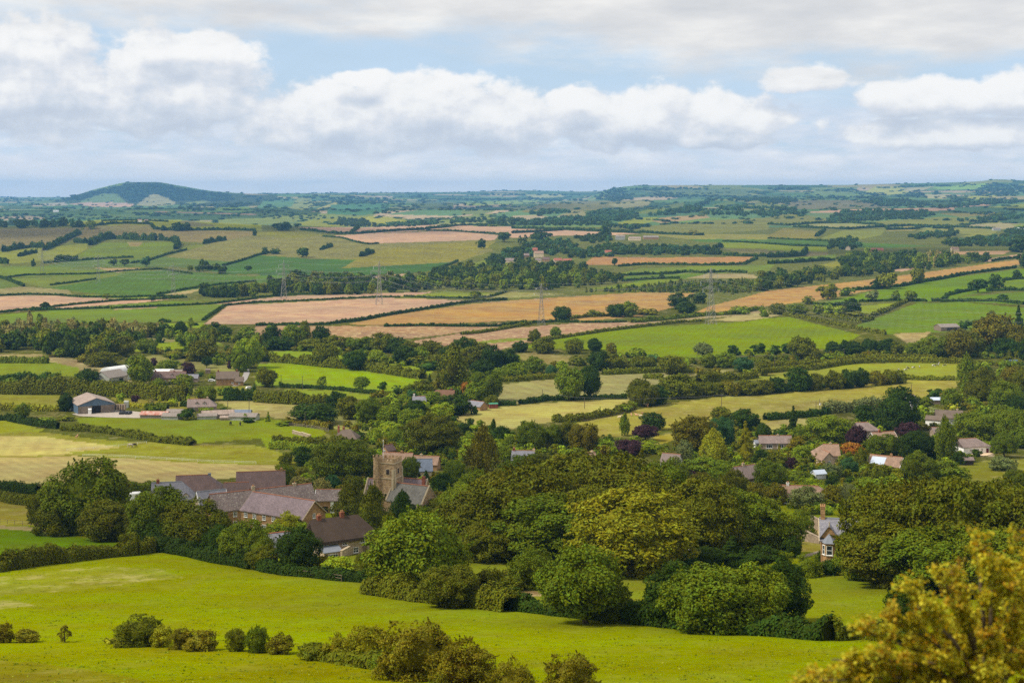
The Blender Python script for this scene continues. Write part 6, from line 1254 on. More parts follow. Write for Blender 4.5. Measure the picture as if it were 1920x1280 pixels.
# far hedges
FH = 'far hedges between the stubble and crop fields'
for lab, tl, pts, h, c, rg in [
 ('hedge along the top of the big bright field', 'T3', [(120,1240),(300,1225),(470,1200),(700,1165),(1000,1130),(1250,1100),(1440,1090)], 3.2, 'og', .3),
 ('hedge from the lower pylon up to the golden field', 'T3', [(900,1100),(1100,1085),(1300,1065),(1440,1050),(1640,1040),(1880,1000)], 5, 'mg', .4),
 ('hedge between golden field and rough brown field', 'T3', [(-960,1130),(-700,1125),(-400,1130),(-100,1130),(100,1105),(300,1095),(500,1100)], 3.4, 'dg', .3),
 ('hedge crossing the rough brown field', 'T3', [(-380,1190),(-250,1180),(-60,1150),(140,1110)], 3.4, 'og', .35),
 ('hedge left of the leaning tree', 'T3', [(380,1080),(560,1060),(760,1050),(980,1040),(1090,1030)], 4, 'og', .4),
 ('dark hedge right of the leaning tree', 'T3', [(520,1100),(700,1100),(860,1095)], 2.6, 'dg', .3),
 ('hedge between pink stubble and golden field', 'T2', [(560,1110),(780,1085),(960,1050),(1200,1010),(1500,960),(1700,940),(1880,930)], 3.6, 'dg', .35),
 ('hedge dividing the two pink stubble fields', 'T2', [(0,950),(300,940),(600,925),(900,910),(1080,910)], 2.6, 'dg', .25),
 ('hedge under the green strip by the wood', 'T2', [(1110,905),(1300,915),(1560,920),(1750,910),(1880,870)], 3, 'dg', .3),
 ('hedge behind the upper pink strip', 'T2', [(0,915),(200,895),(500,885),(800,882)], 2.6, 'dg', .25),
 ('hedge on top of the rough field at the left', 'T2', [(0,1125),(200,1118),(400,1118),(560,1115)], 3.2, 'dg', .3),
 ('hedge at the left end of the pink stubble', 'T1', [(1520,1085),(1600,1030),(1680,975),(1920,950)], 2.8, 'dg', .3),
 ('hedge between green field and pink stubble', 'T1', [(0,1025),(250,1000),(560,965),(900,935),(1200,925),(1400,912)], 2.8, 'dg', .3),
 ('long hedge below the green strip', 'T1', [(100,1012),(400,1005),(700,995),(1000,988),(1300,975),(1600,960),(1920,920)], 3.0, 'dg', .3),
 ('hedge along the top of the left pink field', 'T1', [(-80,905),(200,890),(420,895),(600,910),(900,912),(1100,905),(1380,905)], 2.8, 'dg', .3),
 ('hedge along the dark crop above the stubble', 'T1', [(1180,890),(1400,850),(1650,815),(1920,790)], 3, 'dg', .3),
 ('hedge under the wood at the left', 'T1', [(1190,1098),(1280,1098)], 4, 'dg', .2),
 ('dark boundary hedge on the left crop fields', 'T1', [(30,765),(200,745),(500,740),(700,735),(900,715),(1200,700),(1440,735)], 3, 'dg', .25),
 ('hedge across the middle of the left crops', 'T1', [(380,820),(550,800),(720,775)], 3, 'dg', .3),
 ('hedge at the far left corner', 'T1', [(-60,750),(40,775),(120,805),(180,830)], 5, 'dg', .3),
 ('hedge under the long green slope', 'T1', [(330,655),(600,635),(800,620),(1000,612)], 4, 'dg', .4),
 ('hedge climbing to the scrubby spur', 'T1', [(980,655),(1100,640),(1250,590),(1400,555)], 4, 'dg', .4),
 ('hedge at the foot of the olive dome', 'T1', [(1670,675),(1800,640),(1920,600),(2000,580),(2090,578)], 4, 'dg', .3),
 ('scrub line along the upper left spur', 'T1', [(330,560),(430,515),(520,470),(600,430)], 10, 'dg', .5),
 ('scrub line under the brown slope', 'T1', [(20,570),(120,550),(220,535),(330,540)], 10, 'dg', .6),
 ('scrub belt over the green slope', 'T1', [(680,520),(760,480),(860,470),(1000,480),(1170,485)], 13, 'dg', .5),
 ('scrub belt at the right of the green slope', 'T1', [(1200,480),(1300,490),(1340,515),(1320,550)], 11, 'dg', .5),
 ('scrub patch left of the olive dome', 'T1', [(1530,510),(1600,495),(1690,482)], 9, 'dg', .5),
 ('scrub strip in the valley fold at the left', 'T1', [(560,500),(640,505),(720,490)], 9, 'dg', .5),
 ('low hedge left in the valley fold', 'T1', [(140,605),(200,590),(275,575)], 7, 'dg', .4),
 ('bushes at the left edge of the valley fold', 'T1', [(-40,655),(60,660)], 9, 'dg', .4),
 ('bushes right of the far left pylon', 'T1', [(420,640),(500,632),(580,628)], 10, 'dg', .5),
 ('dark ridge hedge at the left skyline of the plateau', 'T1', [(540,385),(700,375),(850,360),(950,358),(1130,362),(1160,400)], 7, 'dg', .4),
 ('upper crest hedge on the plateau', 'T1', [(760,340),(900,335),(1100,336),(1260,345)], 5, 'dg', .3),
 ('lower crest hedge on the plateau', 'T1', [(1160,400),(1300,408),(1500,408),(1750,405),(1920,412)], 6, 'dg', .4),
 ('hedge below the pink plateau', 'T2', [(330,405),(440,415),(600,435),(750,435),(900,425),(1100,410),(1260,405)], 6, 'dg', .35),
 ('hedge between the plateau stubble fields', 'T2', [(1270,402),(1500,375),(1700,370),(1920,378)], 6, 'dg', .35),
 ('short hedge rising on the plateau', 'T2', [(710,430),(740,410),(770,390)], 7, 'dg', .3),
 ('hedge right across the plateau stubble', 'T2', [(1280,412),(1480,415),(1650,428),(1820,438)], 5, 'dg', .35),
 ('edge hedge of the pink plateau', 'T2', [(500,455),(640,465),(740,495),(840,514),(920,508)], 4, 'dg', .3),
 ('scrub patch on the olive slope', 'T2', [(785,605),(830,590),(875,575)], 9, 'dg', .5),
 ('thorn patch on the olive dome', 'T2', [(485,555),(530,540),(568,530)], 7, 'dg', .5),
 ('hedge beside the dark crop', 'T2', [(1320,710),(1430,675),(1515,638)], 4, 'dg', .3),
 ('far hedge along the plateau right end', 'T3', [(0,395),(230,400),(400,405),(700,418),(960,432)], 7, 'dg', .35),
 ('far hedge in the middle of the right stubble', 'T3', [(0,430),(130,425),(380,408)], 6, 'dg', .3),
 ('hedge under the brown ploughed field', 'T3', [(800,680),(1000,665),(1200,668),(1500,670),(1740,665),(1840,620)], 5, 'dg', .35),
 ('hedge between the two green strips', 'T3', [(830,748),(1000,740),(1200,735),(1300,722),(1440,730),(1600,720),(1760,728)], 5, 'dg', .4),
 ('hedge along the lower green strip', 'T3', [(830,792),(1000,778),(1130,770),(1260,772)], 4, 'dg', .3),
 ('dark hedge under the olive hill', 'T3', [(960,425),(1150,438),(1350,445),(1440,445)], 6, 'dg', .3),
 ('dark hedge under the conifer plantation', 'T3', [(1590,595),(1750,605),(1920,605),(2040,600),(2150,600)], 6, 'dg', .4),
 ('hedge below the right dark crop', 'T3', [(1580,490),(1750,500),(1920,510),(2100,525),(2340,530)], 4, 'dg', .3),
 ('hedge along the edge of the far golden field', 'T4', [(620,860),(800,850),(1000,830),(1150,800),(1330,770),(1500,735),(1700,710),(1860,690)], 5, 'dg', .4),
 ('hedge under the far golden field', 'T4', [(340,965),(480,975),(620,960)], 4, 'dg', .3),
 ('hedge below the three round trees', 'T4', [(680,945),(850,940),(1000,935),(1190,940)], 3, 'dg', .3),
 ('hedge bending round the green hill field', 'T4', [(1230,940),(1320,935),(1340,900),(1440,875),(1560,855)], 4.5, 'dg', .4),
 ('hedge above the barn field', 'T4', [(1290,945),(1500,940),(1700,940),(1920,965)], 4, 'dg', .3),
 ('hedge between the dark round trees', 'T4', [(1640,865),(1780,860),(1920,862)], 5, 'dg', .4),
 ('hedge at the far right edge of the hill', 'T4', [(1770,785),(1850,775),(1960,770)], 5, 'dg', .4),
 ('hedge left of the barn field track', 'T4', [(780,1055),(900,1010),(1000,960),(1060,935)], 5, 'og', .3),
 ('double hedge bottom below the barn field', 'T4', [(120,1045),(300,1075),(500,1120),(700,1155),(880,1190)], 4, 'og', .4),
 ('hedge under the scrubby triangle', 'T4', [(400,1050),(560,1080),(700,1100),(790,1075)], 5, 'og', .4),
 ('hedge right of the open barn', 'T4', [(1450,1130),(1560,1110),(1700,1090)], 4, 'dg', .4),
 ('hedge on the far pink strip', 'T4', [(1680,640),(1780,625),(1880,615)], 5, 'dg', .3),
 ('long far hedge across the right fields', 'T4', [(190,385),(400,395),(600,400),(850,385),(1050,375),(1300,380),(1500,390),(1720,400)], 6, 'dg', .4),
 ('far hedge above the right fields', 'T4', [(0,365),(150,372),(380,355),(600,352),(800,365),(880,385),(900,405),(1100,400),(1190,380)], 6, 'dg', .4),
 ('rising far hedge on the right fields', 'T4', [(360,455),(400,430),(425,400)], 7, 'dg', .4),
 ('far dark hedge at the foot of the right fields', 'T4', [(0,470),(200,478),(450,490)], 4, 'dg', .3),
 ('far hedge below the right dark strip', 'T4', [(0,512),(200,520),(430,530)], 4, 'dg', .3),
 ('bushy far hedge before the brown strip', 'T4', [(0,612),(150,608),(260,600),(290,570)], 9, 'dg', .5),
 ('hedge above the mid wood', 'T4', [(0,660),(200,652),(360,640),(500,632)], 6, 'dg', .4)]:
    Yq = at(*tp(tl, *pts[0])).y
    h *= .72 if h < 6 else .9
    H(lab, tl, pts, h, max(2.2, h * .8), c, rg, FH)

# ---- far woods that read as one mass
W = wood
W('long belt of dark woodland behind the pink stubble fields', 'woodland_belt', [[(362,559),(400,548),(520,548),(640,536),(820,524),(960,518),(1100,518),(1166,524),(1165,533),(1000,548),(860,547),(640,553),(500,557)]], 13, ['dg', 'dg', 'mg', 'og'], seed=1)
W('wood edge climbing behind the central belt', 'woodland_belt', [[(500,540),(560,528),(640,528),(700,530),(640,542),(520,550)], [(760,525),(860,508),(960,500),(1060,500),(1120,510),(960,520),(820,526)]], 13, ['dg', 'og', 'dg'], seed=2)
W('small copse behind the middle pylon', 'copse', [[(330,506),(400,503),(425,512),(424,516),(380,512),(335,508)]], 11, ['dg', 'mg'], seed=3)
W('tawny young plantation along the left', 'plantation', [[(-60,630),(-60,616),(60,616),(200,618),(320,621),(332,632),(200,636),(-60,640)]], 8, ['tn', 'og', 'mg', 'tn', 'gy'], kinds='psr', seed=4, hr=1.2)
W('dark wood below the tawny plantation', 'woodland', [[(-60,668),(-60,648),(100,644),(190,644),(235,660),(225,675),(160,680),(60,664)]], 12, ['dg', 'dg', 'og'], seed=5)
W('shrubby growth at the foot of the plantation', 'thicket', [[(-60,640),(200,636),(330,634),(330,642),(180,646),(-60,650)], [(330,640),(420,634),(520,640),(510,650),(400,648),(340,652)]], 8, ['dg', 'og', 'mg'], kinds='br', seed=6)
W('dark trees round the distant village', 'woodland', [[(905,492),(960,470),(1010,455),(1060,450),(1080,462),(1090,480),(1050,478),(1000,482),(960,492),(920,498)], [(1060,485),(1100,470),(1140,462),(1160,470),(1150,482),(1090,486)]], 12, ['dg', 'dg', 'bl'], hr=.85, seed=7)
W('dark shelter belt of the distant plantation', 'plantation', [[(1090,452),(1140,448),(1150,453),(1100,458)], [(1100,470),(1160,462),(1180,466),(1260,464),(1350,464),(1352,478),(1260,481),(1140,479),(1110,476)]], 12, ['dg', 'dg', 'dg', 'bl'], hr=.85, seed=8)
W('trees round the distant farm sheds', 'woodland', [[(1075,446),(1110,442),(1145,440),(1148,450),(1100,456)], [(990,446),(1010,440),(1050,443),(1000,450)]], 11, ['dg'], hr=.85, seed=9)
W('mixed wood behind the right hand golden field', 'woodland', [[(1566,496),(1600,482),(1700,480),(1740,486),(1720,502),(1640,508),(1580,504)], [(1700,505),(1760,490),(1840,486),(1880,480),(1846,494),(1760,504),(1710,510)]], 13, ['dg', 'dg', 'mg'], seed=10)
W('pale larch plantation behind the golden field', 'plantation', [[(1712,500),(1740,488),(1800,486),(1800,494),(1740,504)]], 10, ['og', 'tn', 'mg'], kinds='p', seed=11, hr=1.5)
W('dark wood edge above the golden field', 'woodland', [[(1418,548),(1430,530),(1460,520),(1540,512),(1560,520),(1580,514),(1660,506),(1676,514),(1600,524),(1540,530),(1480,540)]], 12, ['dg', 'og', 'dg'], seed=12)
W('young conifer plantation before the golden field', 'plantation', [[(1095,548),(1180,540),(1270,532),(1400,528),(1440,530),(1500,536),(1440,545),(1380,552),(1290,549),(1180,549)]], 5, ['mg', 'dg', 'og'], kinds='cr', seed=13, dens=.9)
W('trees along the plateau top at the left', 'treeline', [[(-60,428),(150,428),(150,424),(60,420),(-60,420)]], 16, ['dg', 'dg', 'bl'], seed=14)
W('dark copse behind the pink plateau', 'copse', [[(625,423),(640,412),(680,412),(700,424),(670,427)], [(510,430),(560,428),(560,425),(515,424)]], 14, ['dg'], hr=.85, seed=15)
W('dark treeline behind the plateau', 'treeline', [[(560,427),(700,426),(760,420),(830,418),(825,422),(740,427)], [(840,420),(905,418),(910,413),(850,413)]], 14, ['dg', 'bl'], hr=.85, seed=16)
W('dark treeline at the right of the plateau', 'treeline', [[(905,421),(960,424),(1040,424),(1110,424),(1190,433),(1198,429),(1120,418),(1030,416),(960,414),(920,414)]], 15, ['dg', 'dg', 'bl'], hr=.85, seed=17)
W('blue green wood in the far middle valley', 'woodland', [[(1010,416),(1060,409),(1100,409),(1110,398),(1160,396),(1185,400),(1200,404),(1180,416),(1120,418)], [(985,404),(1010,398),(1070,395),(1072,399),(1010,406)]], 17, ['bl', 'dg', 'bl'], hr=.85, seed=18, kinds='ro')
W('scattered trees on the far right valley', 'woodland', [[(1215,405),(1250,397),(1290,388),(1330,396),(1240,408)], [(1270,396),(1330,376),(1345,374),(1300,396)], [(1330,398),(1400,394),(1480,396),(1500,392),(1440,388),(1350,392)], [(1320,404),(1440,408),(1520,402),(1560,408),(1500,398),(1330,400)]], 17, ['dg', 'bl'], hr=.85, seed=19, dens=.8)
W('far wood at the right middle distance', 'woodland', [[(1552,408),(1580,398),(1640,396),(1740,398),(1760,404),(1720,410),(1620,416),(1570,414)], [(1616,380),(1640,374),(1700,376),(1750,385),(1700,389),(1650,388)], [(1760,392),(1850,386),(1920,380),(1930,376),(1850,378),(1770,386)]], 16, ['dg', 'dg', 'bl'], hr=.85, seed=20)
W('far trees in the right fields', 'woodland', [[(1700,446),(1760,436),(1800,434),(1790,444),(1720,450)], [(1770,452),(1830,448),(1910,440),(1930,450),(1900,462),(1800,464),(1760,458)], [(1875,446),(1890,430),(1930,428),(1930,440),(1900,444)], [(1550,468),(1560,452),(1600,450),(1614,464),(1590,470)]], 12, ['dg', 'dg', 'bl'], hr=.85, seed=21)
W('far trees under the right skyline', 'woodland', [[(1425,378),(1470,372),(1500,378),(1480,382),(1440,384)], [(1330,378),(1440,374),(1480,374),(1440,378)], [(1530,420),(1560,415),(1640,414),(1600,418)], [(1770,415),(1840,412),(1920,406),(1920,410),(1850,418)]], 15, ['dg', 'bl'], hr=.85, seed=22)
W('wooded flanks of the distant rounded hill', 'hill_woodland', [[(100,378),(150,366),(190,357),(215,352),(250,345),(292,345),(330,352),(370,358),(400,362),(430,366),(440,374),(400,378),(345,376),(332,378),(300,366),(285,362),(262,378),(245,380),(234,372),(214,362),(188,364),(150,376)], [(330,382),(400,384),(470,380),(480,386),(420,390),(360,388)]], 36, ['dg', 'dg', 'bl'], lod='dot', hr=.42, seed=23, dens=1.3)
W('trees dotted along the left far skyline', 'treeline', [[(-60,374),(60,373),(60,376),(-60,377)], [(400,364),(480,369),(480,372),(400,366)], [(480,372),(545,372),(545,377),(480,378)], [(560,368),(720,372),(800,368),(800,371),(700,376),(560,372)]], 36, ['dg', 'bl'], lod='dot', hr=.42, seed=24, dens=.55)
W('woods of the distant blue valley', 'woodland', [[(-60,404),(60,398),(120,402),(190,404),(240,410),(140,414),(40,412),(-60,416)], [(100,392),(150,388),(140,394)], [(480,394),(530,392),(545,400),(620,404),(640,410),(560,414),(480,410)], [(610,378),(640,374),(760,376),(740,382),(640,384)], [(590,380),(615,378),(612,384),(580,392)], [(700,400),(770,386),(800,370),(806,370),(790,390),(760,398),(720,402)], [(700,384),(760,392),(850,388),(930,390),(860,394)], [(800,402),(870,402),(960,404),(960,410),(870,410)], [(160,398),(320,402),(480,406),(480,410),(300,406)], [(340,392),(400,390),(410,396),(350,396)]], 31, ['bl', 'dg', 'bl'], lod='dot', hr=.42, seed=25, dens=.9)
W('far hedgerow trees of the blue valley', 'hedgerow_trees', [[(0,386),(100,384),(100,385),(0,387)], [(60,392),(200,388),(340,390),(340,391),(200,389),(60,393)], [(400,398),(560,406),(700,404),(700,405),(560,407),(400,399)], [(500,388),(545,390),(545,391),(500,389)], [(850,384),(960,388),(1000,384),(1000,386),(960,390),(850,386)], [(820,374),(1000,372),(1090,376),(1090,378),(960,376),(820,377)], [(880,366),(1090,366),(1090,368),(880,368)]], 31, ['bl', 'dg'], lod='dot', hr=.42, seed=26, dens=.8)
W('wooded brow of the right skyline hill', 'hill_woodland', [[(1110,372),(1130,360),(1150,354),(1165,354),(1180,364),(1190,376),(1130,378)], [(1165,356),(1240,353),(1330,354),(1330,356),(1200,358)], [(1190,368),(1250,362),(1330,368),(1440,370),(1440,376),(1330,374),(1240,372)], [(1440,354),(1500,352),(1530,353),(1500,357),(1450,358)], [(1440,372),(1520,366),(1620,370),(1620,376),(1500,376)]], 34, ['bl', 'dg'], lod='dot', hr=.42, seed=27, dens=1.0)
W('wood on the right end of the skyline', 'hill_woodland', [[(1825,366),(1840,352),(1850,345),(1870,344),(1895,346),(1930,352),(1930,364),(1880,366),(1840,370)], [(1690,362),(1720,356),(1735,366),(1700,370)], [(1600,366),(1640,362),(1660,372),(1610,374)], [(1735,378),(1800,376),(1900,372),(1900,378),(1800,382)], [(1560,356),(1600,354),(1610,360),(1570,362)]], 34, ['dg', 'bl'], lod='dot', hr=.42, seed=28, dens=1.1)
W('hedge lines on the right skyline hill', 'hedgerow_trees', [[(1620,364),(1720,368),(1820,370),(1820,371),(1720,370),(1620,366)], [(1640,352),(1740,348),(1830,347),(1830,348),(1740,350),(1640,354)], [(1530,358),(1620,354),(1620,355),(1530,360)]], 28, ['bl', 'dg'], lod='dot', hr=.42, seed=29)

U = [('garden undergrowth round the church and terrace', [[(520,885),(640,862),(700,852),(870,842),(900,900),(850,960),(800,965),(690,950),(600,920),(540,905)]], 3.4),
     ('shrubby growth behind the church along the valley', [[(640,800),(700,765),(760,745),(880,792),(960,818),(1100,822),(1200,832),(1262,852),(1000,868),(860,858),(700,846)]], 4.6),
     ('garden shrubs between the bungalows', [[(1262,852),(1300,802),(1440,808),(1545,798),(1640,782),(1800,762),(1925,722),(1925,850),(1880,850),(1790,872),(1790,902),(1720,912),(1560,965),(1500,965),(1380,925)]], 3.6),
     ('brookside scrub between the bright fields and the valley', [[(690,742),(770,735),(800,712),(830,700),(900,705),(925,722),(885,752),(850,782),(760,768),(700,760)], [(850,690),(960,665),(1000,690),(1060,690),(960,712),(930,716)]], 5),
     ('scrub along the foot of the tawny wood', [[(240,660),(400,656),(480,660),(480,676),(440,690),(330,676)], [(480,645),(660,660),(760,672),(860,690),(840,700),(740,684),(600,662),(480,656)]], 5),
     ('bracken and scrub in the thicket above the meadows', [[(1130,665),(1300,678),(1440,668),(1600,655),(1690,650),(1690,668),(1540,676),(1440,684),(1330,690),(1200,692),(1150,690)]], 4.5),
     ('rough cover on the wooded right slope', [[(1800,690),(1930,680),(1930,800),(1800,770)], [(1690,650),(1930,640),(1930,676),(1700,668)]], 5),
     ('dense growth under the clump left of the village', [[(75,985),(200,990),(330,1000),(420,985),(470,1000),(640,1050),(700,1065),(620,1040),(480,1025),(400,1020),(200,1006),(90,998)]], 3.2),
     ('garden growth at the foot of the terrace', [[(400,985),(470,995),(560,990),(570,1015),(620,1048),(690,1064),(600,1050),(460,1024),(400,1012)]], 2.6)]
for i, (lab, polys, sz) in enumerate(U): W(lab, 'undergrowth', polys, sz, ['dg', 'mg', 'og', 'mg', 'lg', 'br'], kinds='brb', dens=.55, hr=.85, seed=60 + i)

scatter_dots('countless hedgerow trees bounding the small far fields', FAR_EDGES, 15, ['dg', 'bl', 'mg', 'bl'])

# ---- golden branches of the tree just below the viewpoint
def near_tree():
    rng = np.random.default_rng(77); base = Vector((8.9, 26.5, gz(8.9, 26.5)))
    o = empty('hawthorn_tree', base); tag(o, uniq('golden leaved tree thrusting out of focus branches into the lower right corner'), 'tree')
    tm = MB(); tips = []
    def px2(px, py, Y): return Vector(((px - 960) / F * Y, Y, CAM_Z - (py - HOR) / F * Y)) - base
    heads = [(1830,1010,26.5),(1905,1000,27),(1860,1060,26),(1765,1075,26),(1700,1105,25.5),(1660,1150,25.5),(1610,1180,25.2),(1560,1235,25),(1585,1260,25.4),(1640,1235,26),(1700,1200,26.5),(1740,1160,27),(1790,1130,26),(1850,1120,27),(1900,1090,26),(1930,1060,27.5),
             (1680,1260,26),(1740,1240,25.2),(1800,1210,26.5),(1860,1190,25.6),(1910,1160,26.4),(1950,1130,27),(1600,1290,26),(1700,1310,25),(1780,1290,26),(1850,1270,25.2),(1920,1250,26),(1960,1210,27),(1620,1230,24.8),(1760,1190,28),(1830,1170,28),(1900,1200,28.4),(1870,1330,26),(1950,1310,26.5),(1520,1296,25.3),(1495,1268,25.6),(1470,1300,25.2),(1540,1275,24.8),(1550,1310,26),(1780,1060,27.2),(1950,1010,28),(1720,1135,25),(1640,1270,25)]
    hub = Vector((0, 0, 1.3)); tm.tube([(0, 0, -.3), (.05, 0, .6), hub], [.16, .13, .1], 8)
    C = []; Nn = []; S = []; T = []
    for hx, hy, hY in heads:
        e = px2(hx, hy, hY); mid = (hub + e) * .5 + Vector((0, 0, .25)); tm.tube([hub, mid, e], [.055, .035, .012], 6)
        # sprigs crowd the outer two thirds of every branch
        for k in range(15):
            t = rng.uniform(.45, 1.0); b = mid.lerp(e, (t - .45) / .55) if t > .45 else mid
            d = Vector(rng.normal(0, 1, 3)); d.z = abs(d.z) * .9 + .35; d.normalize(); L = rng.uniform(.16, .42); tip = b + d * L; tm.tube([b, tip], [.01, .004], 3, False)
            n = int(rng.integers(44, 76)); s = rng.uniform(0, 1, n); c = np.array(b)[None] + np.array(d * L)[None] * s[:, None] + rng.normal(0, .055, (n, 3))
            C.append(c); Nn.append(rng.normal(0, .6, (n, 3)) + np.array(d)[None] * .5 + np.array([0, -.2, .6])); S.append(np.full(n, .048))
            w = np.clip(rng.normal(.28 + .45 * s, .3), 0, 1)[:, None]; gcol = np.array(lin((134, 136, 24))); ycol = np.array(lin((190, 166, 34))); ocol = np.array(lin((176, 134, 32)))
            cc = gcol * (1 - w) + (ycol if rng.uniform() < .72 else ocol) * w; T.append(cc)
    C = np.concatenate(C); Nn = np.concatenate(Nn); S = np.concatenate(S); T = np.concatenate(T); V = rhombs(C, Nn, S, rng, 1.3)
    me = mesh_np('crown', V, np.arange(len(V)), 4, [M['leaf']], tint=np.repeat(T, 4, 0)); c = link(bpy.data.objects.new('crown', me), o); c.color = (1, 1, 1, 0)
    tm.build('trunk', M['bark'], o, True)
near_tree()

def tussocks():
    rng = np.random.default_rng(8); C = []; Nn = []; S = []; T = []; cols = [np.array(lin(c, .8)) for c in ((128, 144, 8), (150, 160, 16), (118, 134, 8), (160, 158, 40), (140, 152, 10), (152, 152, 20))]
    for i in range(5000):
        px = rng.uniform(-20, 1940); py = rng.uniform(1040, 1285) ** 1.0
        p = at(px, py)
        if p.y > 330 or (px > 1500 and py < 1080): continue
        n = int(rng.integers(3, 7)); c = cols[int(rng.integers(len(cols)))] * rng.uniform(.8, 1.15); sz = rng.uniform(.06, .13)
        C.append(np.array(p)[None] + np.stack([rng.normal(0, .22, n), rng.normal(0, .12, n), np.full(n, sz * .3)], 1)); Nn.append(np.stack([rng.normal(0, .5, n), rng.normal(-.3, .5, n), rng.normal(.5, .4, n)], 1)); S.append(np.full(n, sz)); T.append(np.tile(c, (n, 1)))
    C = np.concatenate(C); V = rhombs(C, np.concatenate(Nn), np.concatenate(S), rng, 1.6); o0 = C.mean(0)
    o = bpy.data.objects.new('grass', mesh_np('grass', V - o0, np.arange(len(V)), 4, [M['leaf']], tint=np.repeat(np.concatenate(T), 4, 0))); o.location = o0; link(o); o.color = (1, 1, 1, 0); tag(o, uniq('tufts of longer grass standing in the near pasture'), 'grass', None, 'stuff')
tussocks()
# ------------------------------------------------------------------ pylons, poles, wires, fences, walls, animals, vehicles
def pylon(label, px, py, h, tension=False):
    p = at(px, py); o = empty('pylon', p, R(14)); tag(o, uniq(label), 'pylon', 'lattice pylons of the power line')
    bw = h * .15; tw = h * .028; kz = h * .62; kw = h * .05; r = h * .0026
    def half(z): return bw / 2 + (kw / 2 - bw / 2) * min(1, z / kz) if z < kz else kw / 2 + (tw / 2 - kw / 2) * (z - kz) / (h * .93 - kz)
    lv = [0, .14, .26, .37, .46, .54, .62, .69, .76, .83, .93]; mb = MB(); C = ((-1, -1), (1, -1), (1, 1), (-1, 1))
    for sx, sy in C: mb.tube([(sx * half(z * h), sy * half(z * h), z * h) for z in lv] + [(0, 0, h)], r * 1.2, 4)
    for a, b in zip(lv[:-1], lv[1:]):
        wa, wb = half(a * h), half(b * h)
        for (x0, y0), (x1, y1) in zip(C, C[1:] + C[:1]):
            mb.tube([(x0 * wa, y0 * wa, a * h), (x1 * wb, y1 * wb, b * h)], r * .7, 3, False); mb.tube([(x1 * wa, y1 * wa, a * h), (x0 * wb, y0 * wb, b * h)], r * .7, 3, False); mb.tube([(x0 * wb, y0 * wb, b * h), (x1 * wb, y1 * wb, b * h)], r * .7, 3, False)
    mb.build('lattice_body', M['steel'], o); ends = []
    for z, ln in ((.62, .15), (.745, .19), (.87, .13)):
        ab = MB(); w = half(z * h); zz = z * h
        for s in (-1, 1):
            e = (s * ln * h, 0, zz + h * .012)
            for y in (-w, w): ab.tube([(s * w, y, zz), e], r * .9, 4); ab.tube([(s * w, y, zz + h * .045), e], r * .7, 4)
            for t in (.33, .66): ab.tube([(s * (w + (ln * h - w) * t), 0, zz), (s * (w + (ln * h - w) * (t - .2)), 0, zz + h * .045 * (1 - t))], r * .5, 3)
        ao = ab.build('cross_arm', M['steel'], o)
        for s in (-1, 1):
            ib = MB(); x = s * ln * h; d = h * .075
            if tension: ib.tube([(x, -d, zz - h * .01), (x, 0, zz + h * .01), (x, d, zz - h * .01)], r * 1.1, 5); ends.append((x, zz - h * .02))
            else: ib.tube([(x, 0, zz + h * .01), (x, 0, zz + h * .012 - d)], r * 1.4, 5); ends.append((x, zz + h * .012 - d))
            ib.build('insulator', M['insul'], ao)
    gp = MB()
    for sx, sy in C: gp.box(sx * half(0), sy * half(0), -.4, h * .02, h * .02, 1.6)
    gp.build('footing', M['yard'], o)
    Mx = Matrix.Translation(p) @ Matrix.Rotation(R(14), 4, 'Z')
    return [Mx @ Vector((x, 0, z)) for x, z in ends] + [Mx @ Vector((0, 0, h * .99))]
PY = [('leftmost and smallest lattice pylon on the left slope', 79, 509, 509 - 464, False), ('second lattice pylon from the left in the green crops', 184, 531.5, 531 - 476, False), ('third lattice pylon from the left at the edge of the crops', 325, 553, 553 - 493, False),
      ('lattice pylon standing in front of the left end of the wood belt', 532, 559, 559 - 488, False), ('lattice pylon on a green patch inside the pink stubble', 711, 571, 571 - 489, False), ('wide armed lattice pylon against the golden field', 1015, 609, 609 - 531, True), ('largest lattice pylon standing in the bright green field', 1333, 607.5, 607 - 501, False)]
ENDS = [pylon(l, x, y, hp * at(x, y).y / F, tn) for l, x, y, hp, tn in PY]
def wire(a, b, sag, r, mb):
    n = 12; mb.tube([a.lerp(b, i / n) - Vector((0, 0, sag * 4 * (i / n) * (1 - i / n))) for i in range(n + 1)], r, 4, False)
def wires(label, A, B, sag=.045, r=None):
    mb = MB()
    for a, b in zip(A, B): wire(a, b, (b - a).length * sag, r or max(.035, (a.y + b.y) / 2 / 1422 * .05), mb)
    tag(mb.build('power_line', M['cable']), uniq(label), 'power line', 'overhead power lines')
for i in range(6): wires('sagging power cables between pylons %s and %s counted from the left' % (ORD[i], ORD[i + 1]), ENDS[i], ENDS[i + 1], .03)
last = [e + Vector((230, -330, -2)) for e in ENDS[6]]
wires('power cables running from the largest pylon out to the right edge', ENDS[6], last, .03)

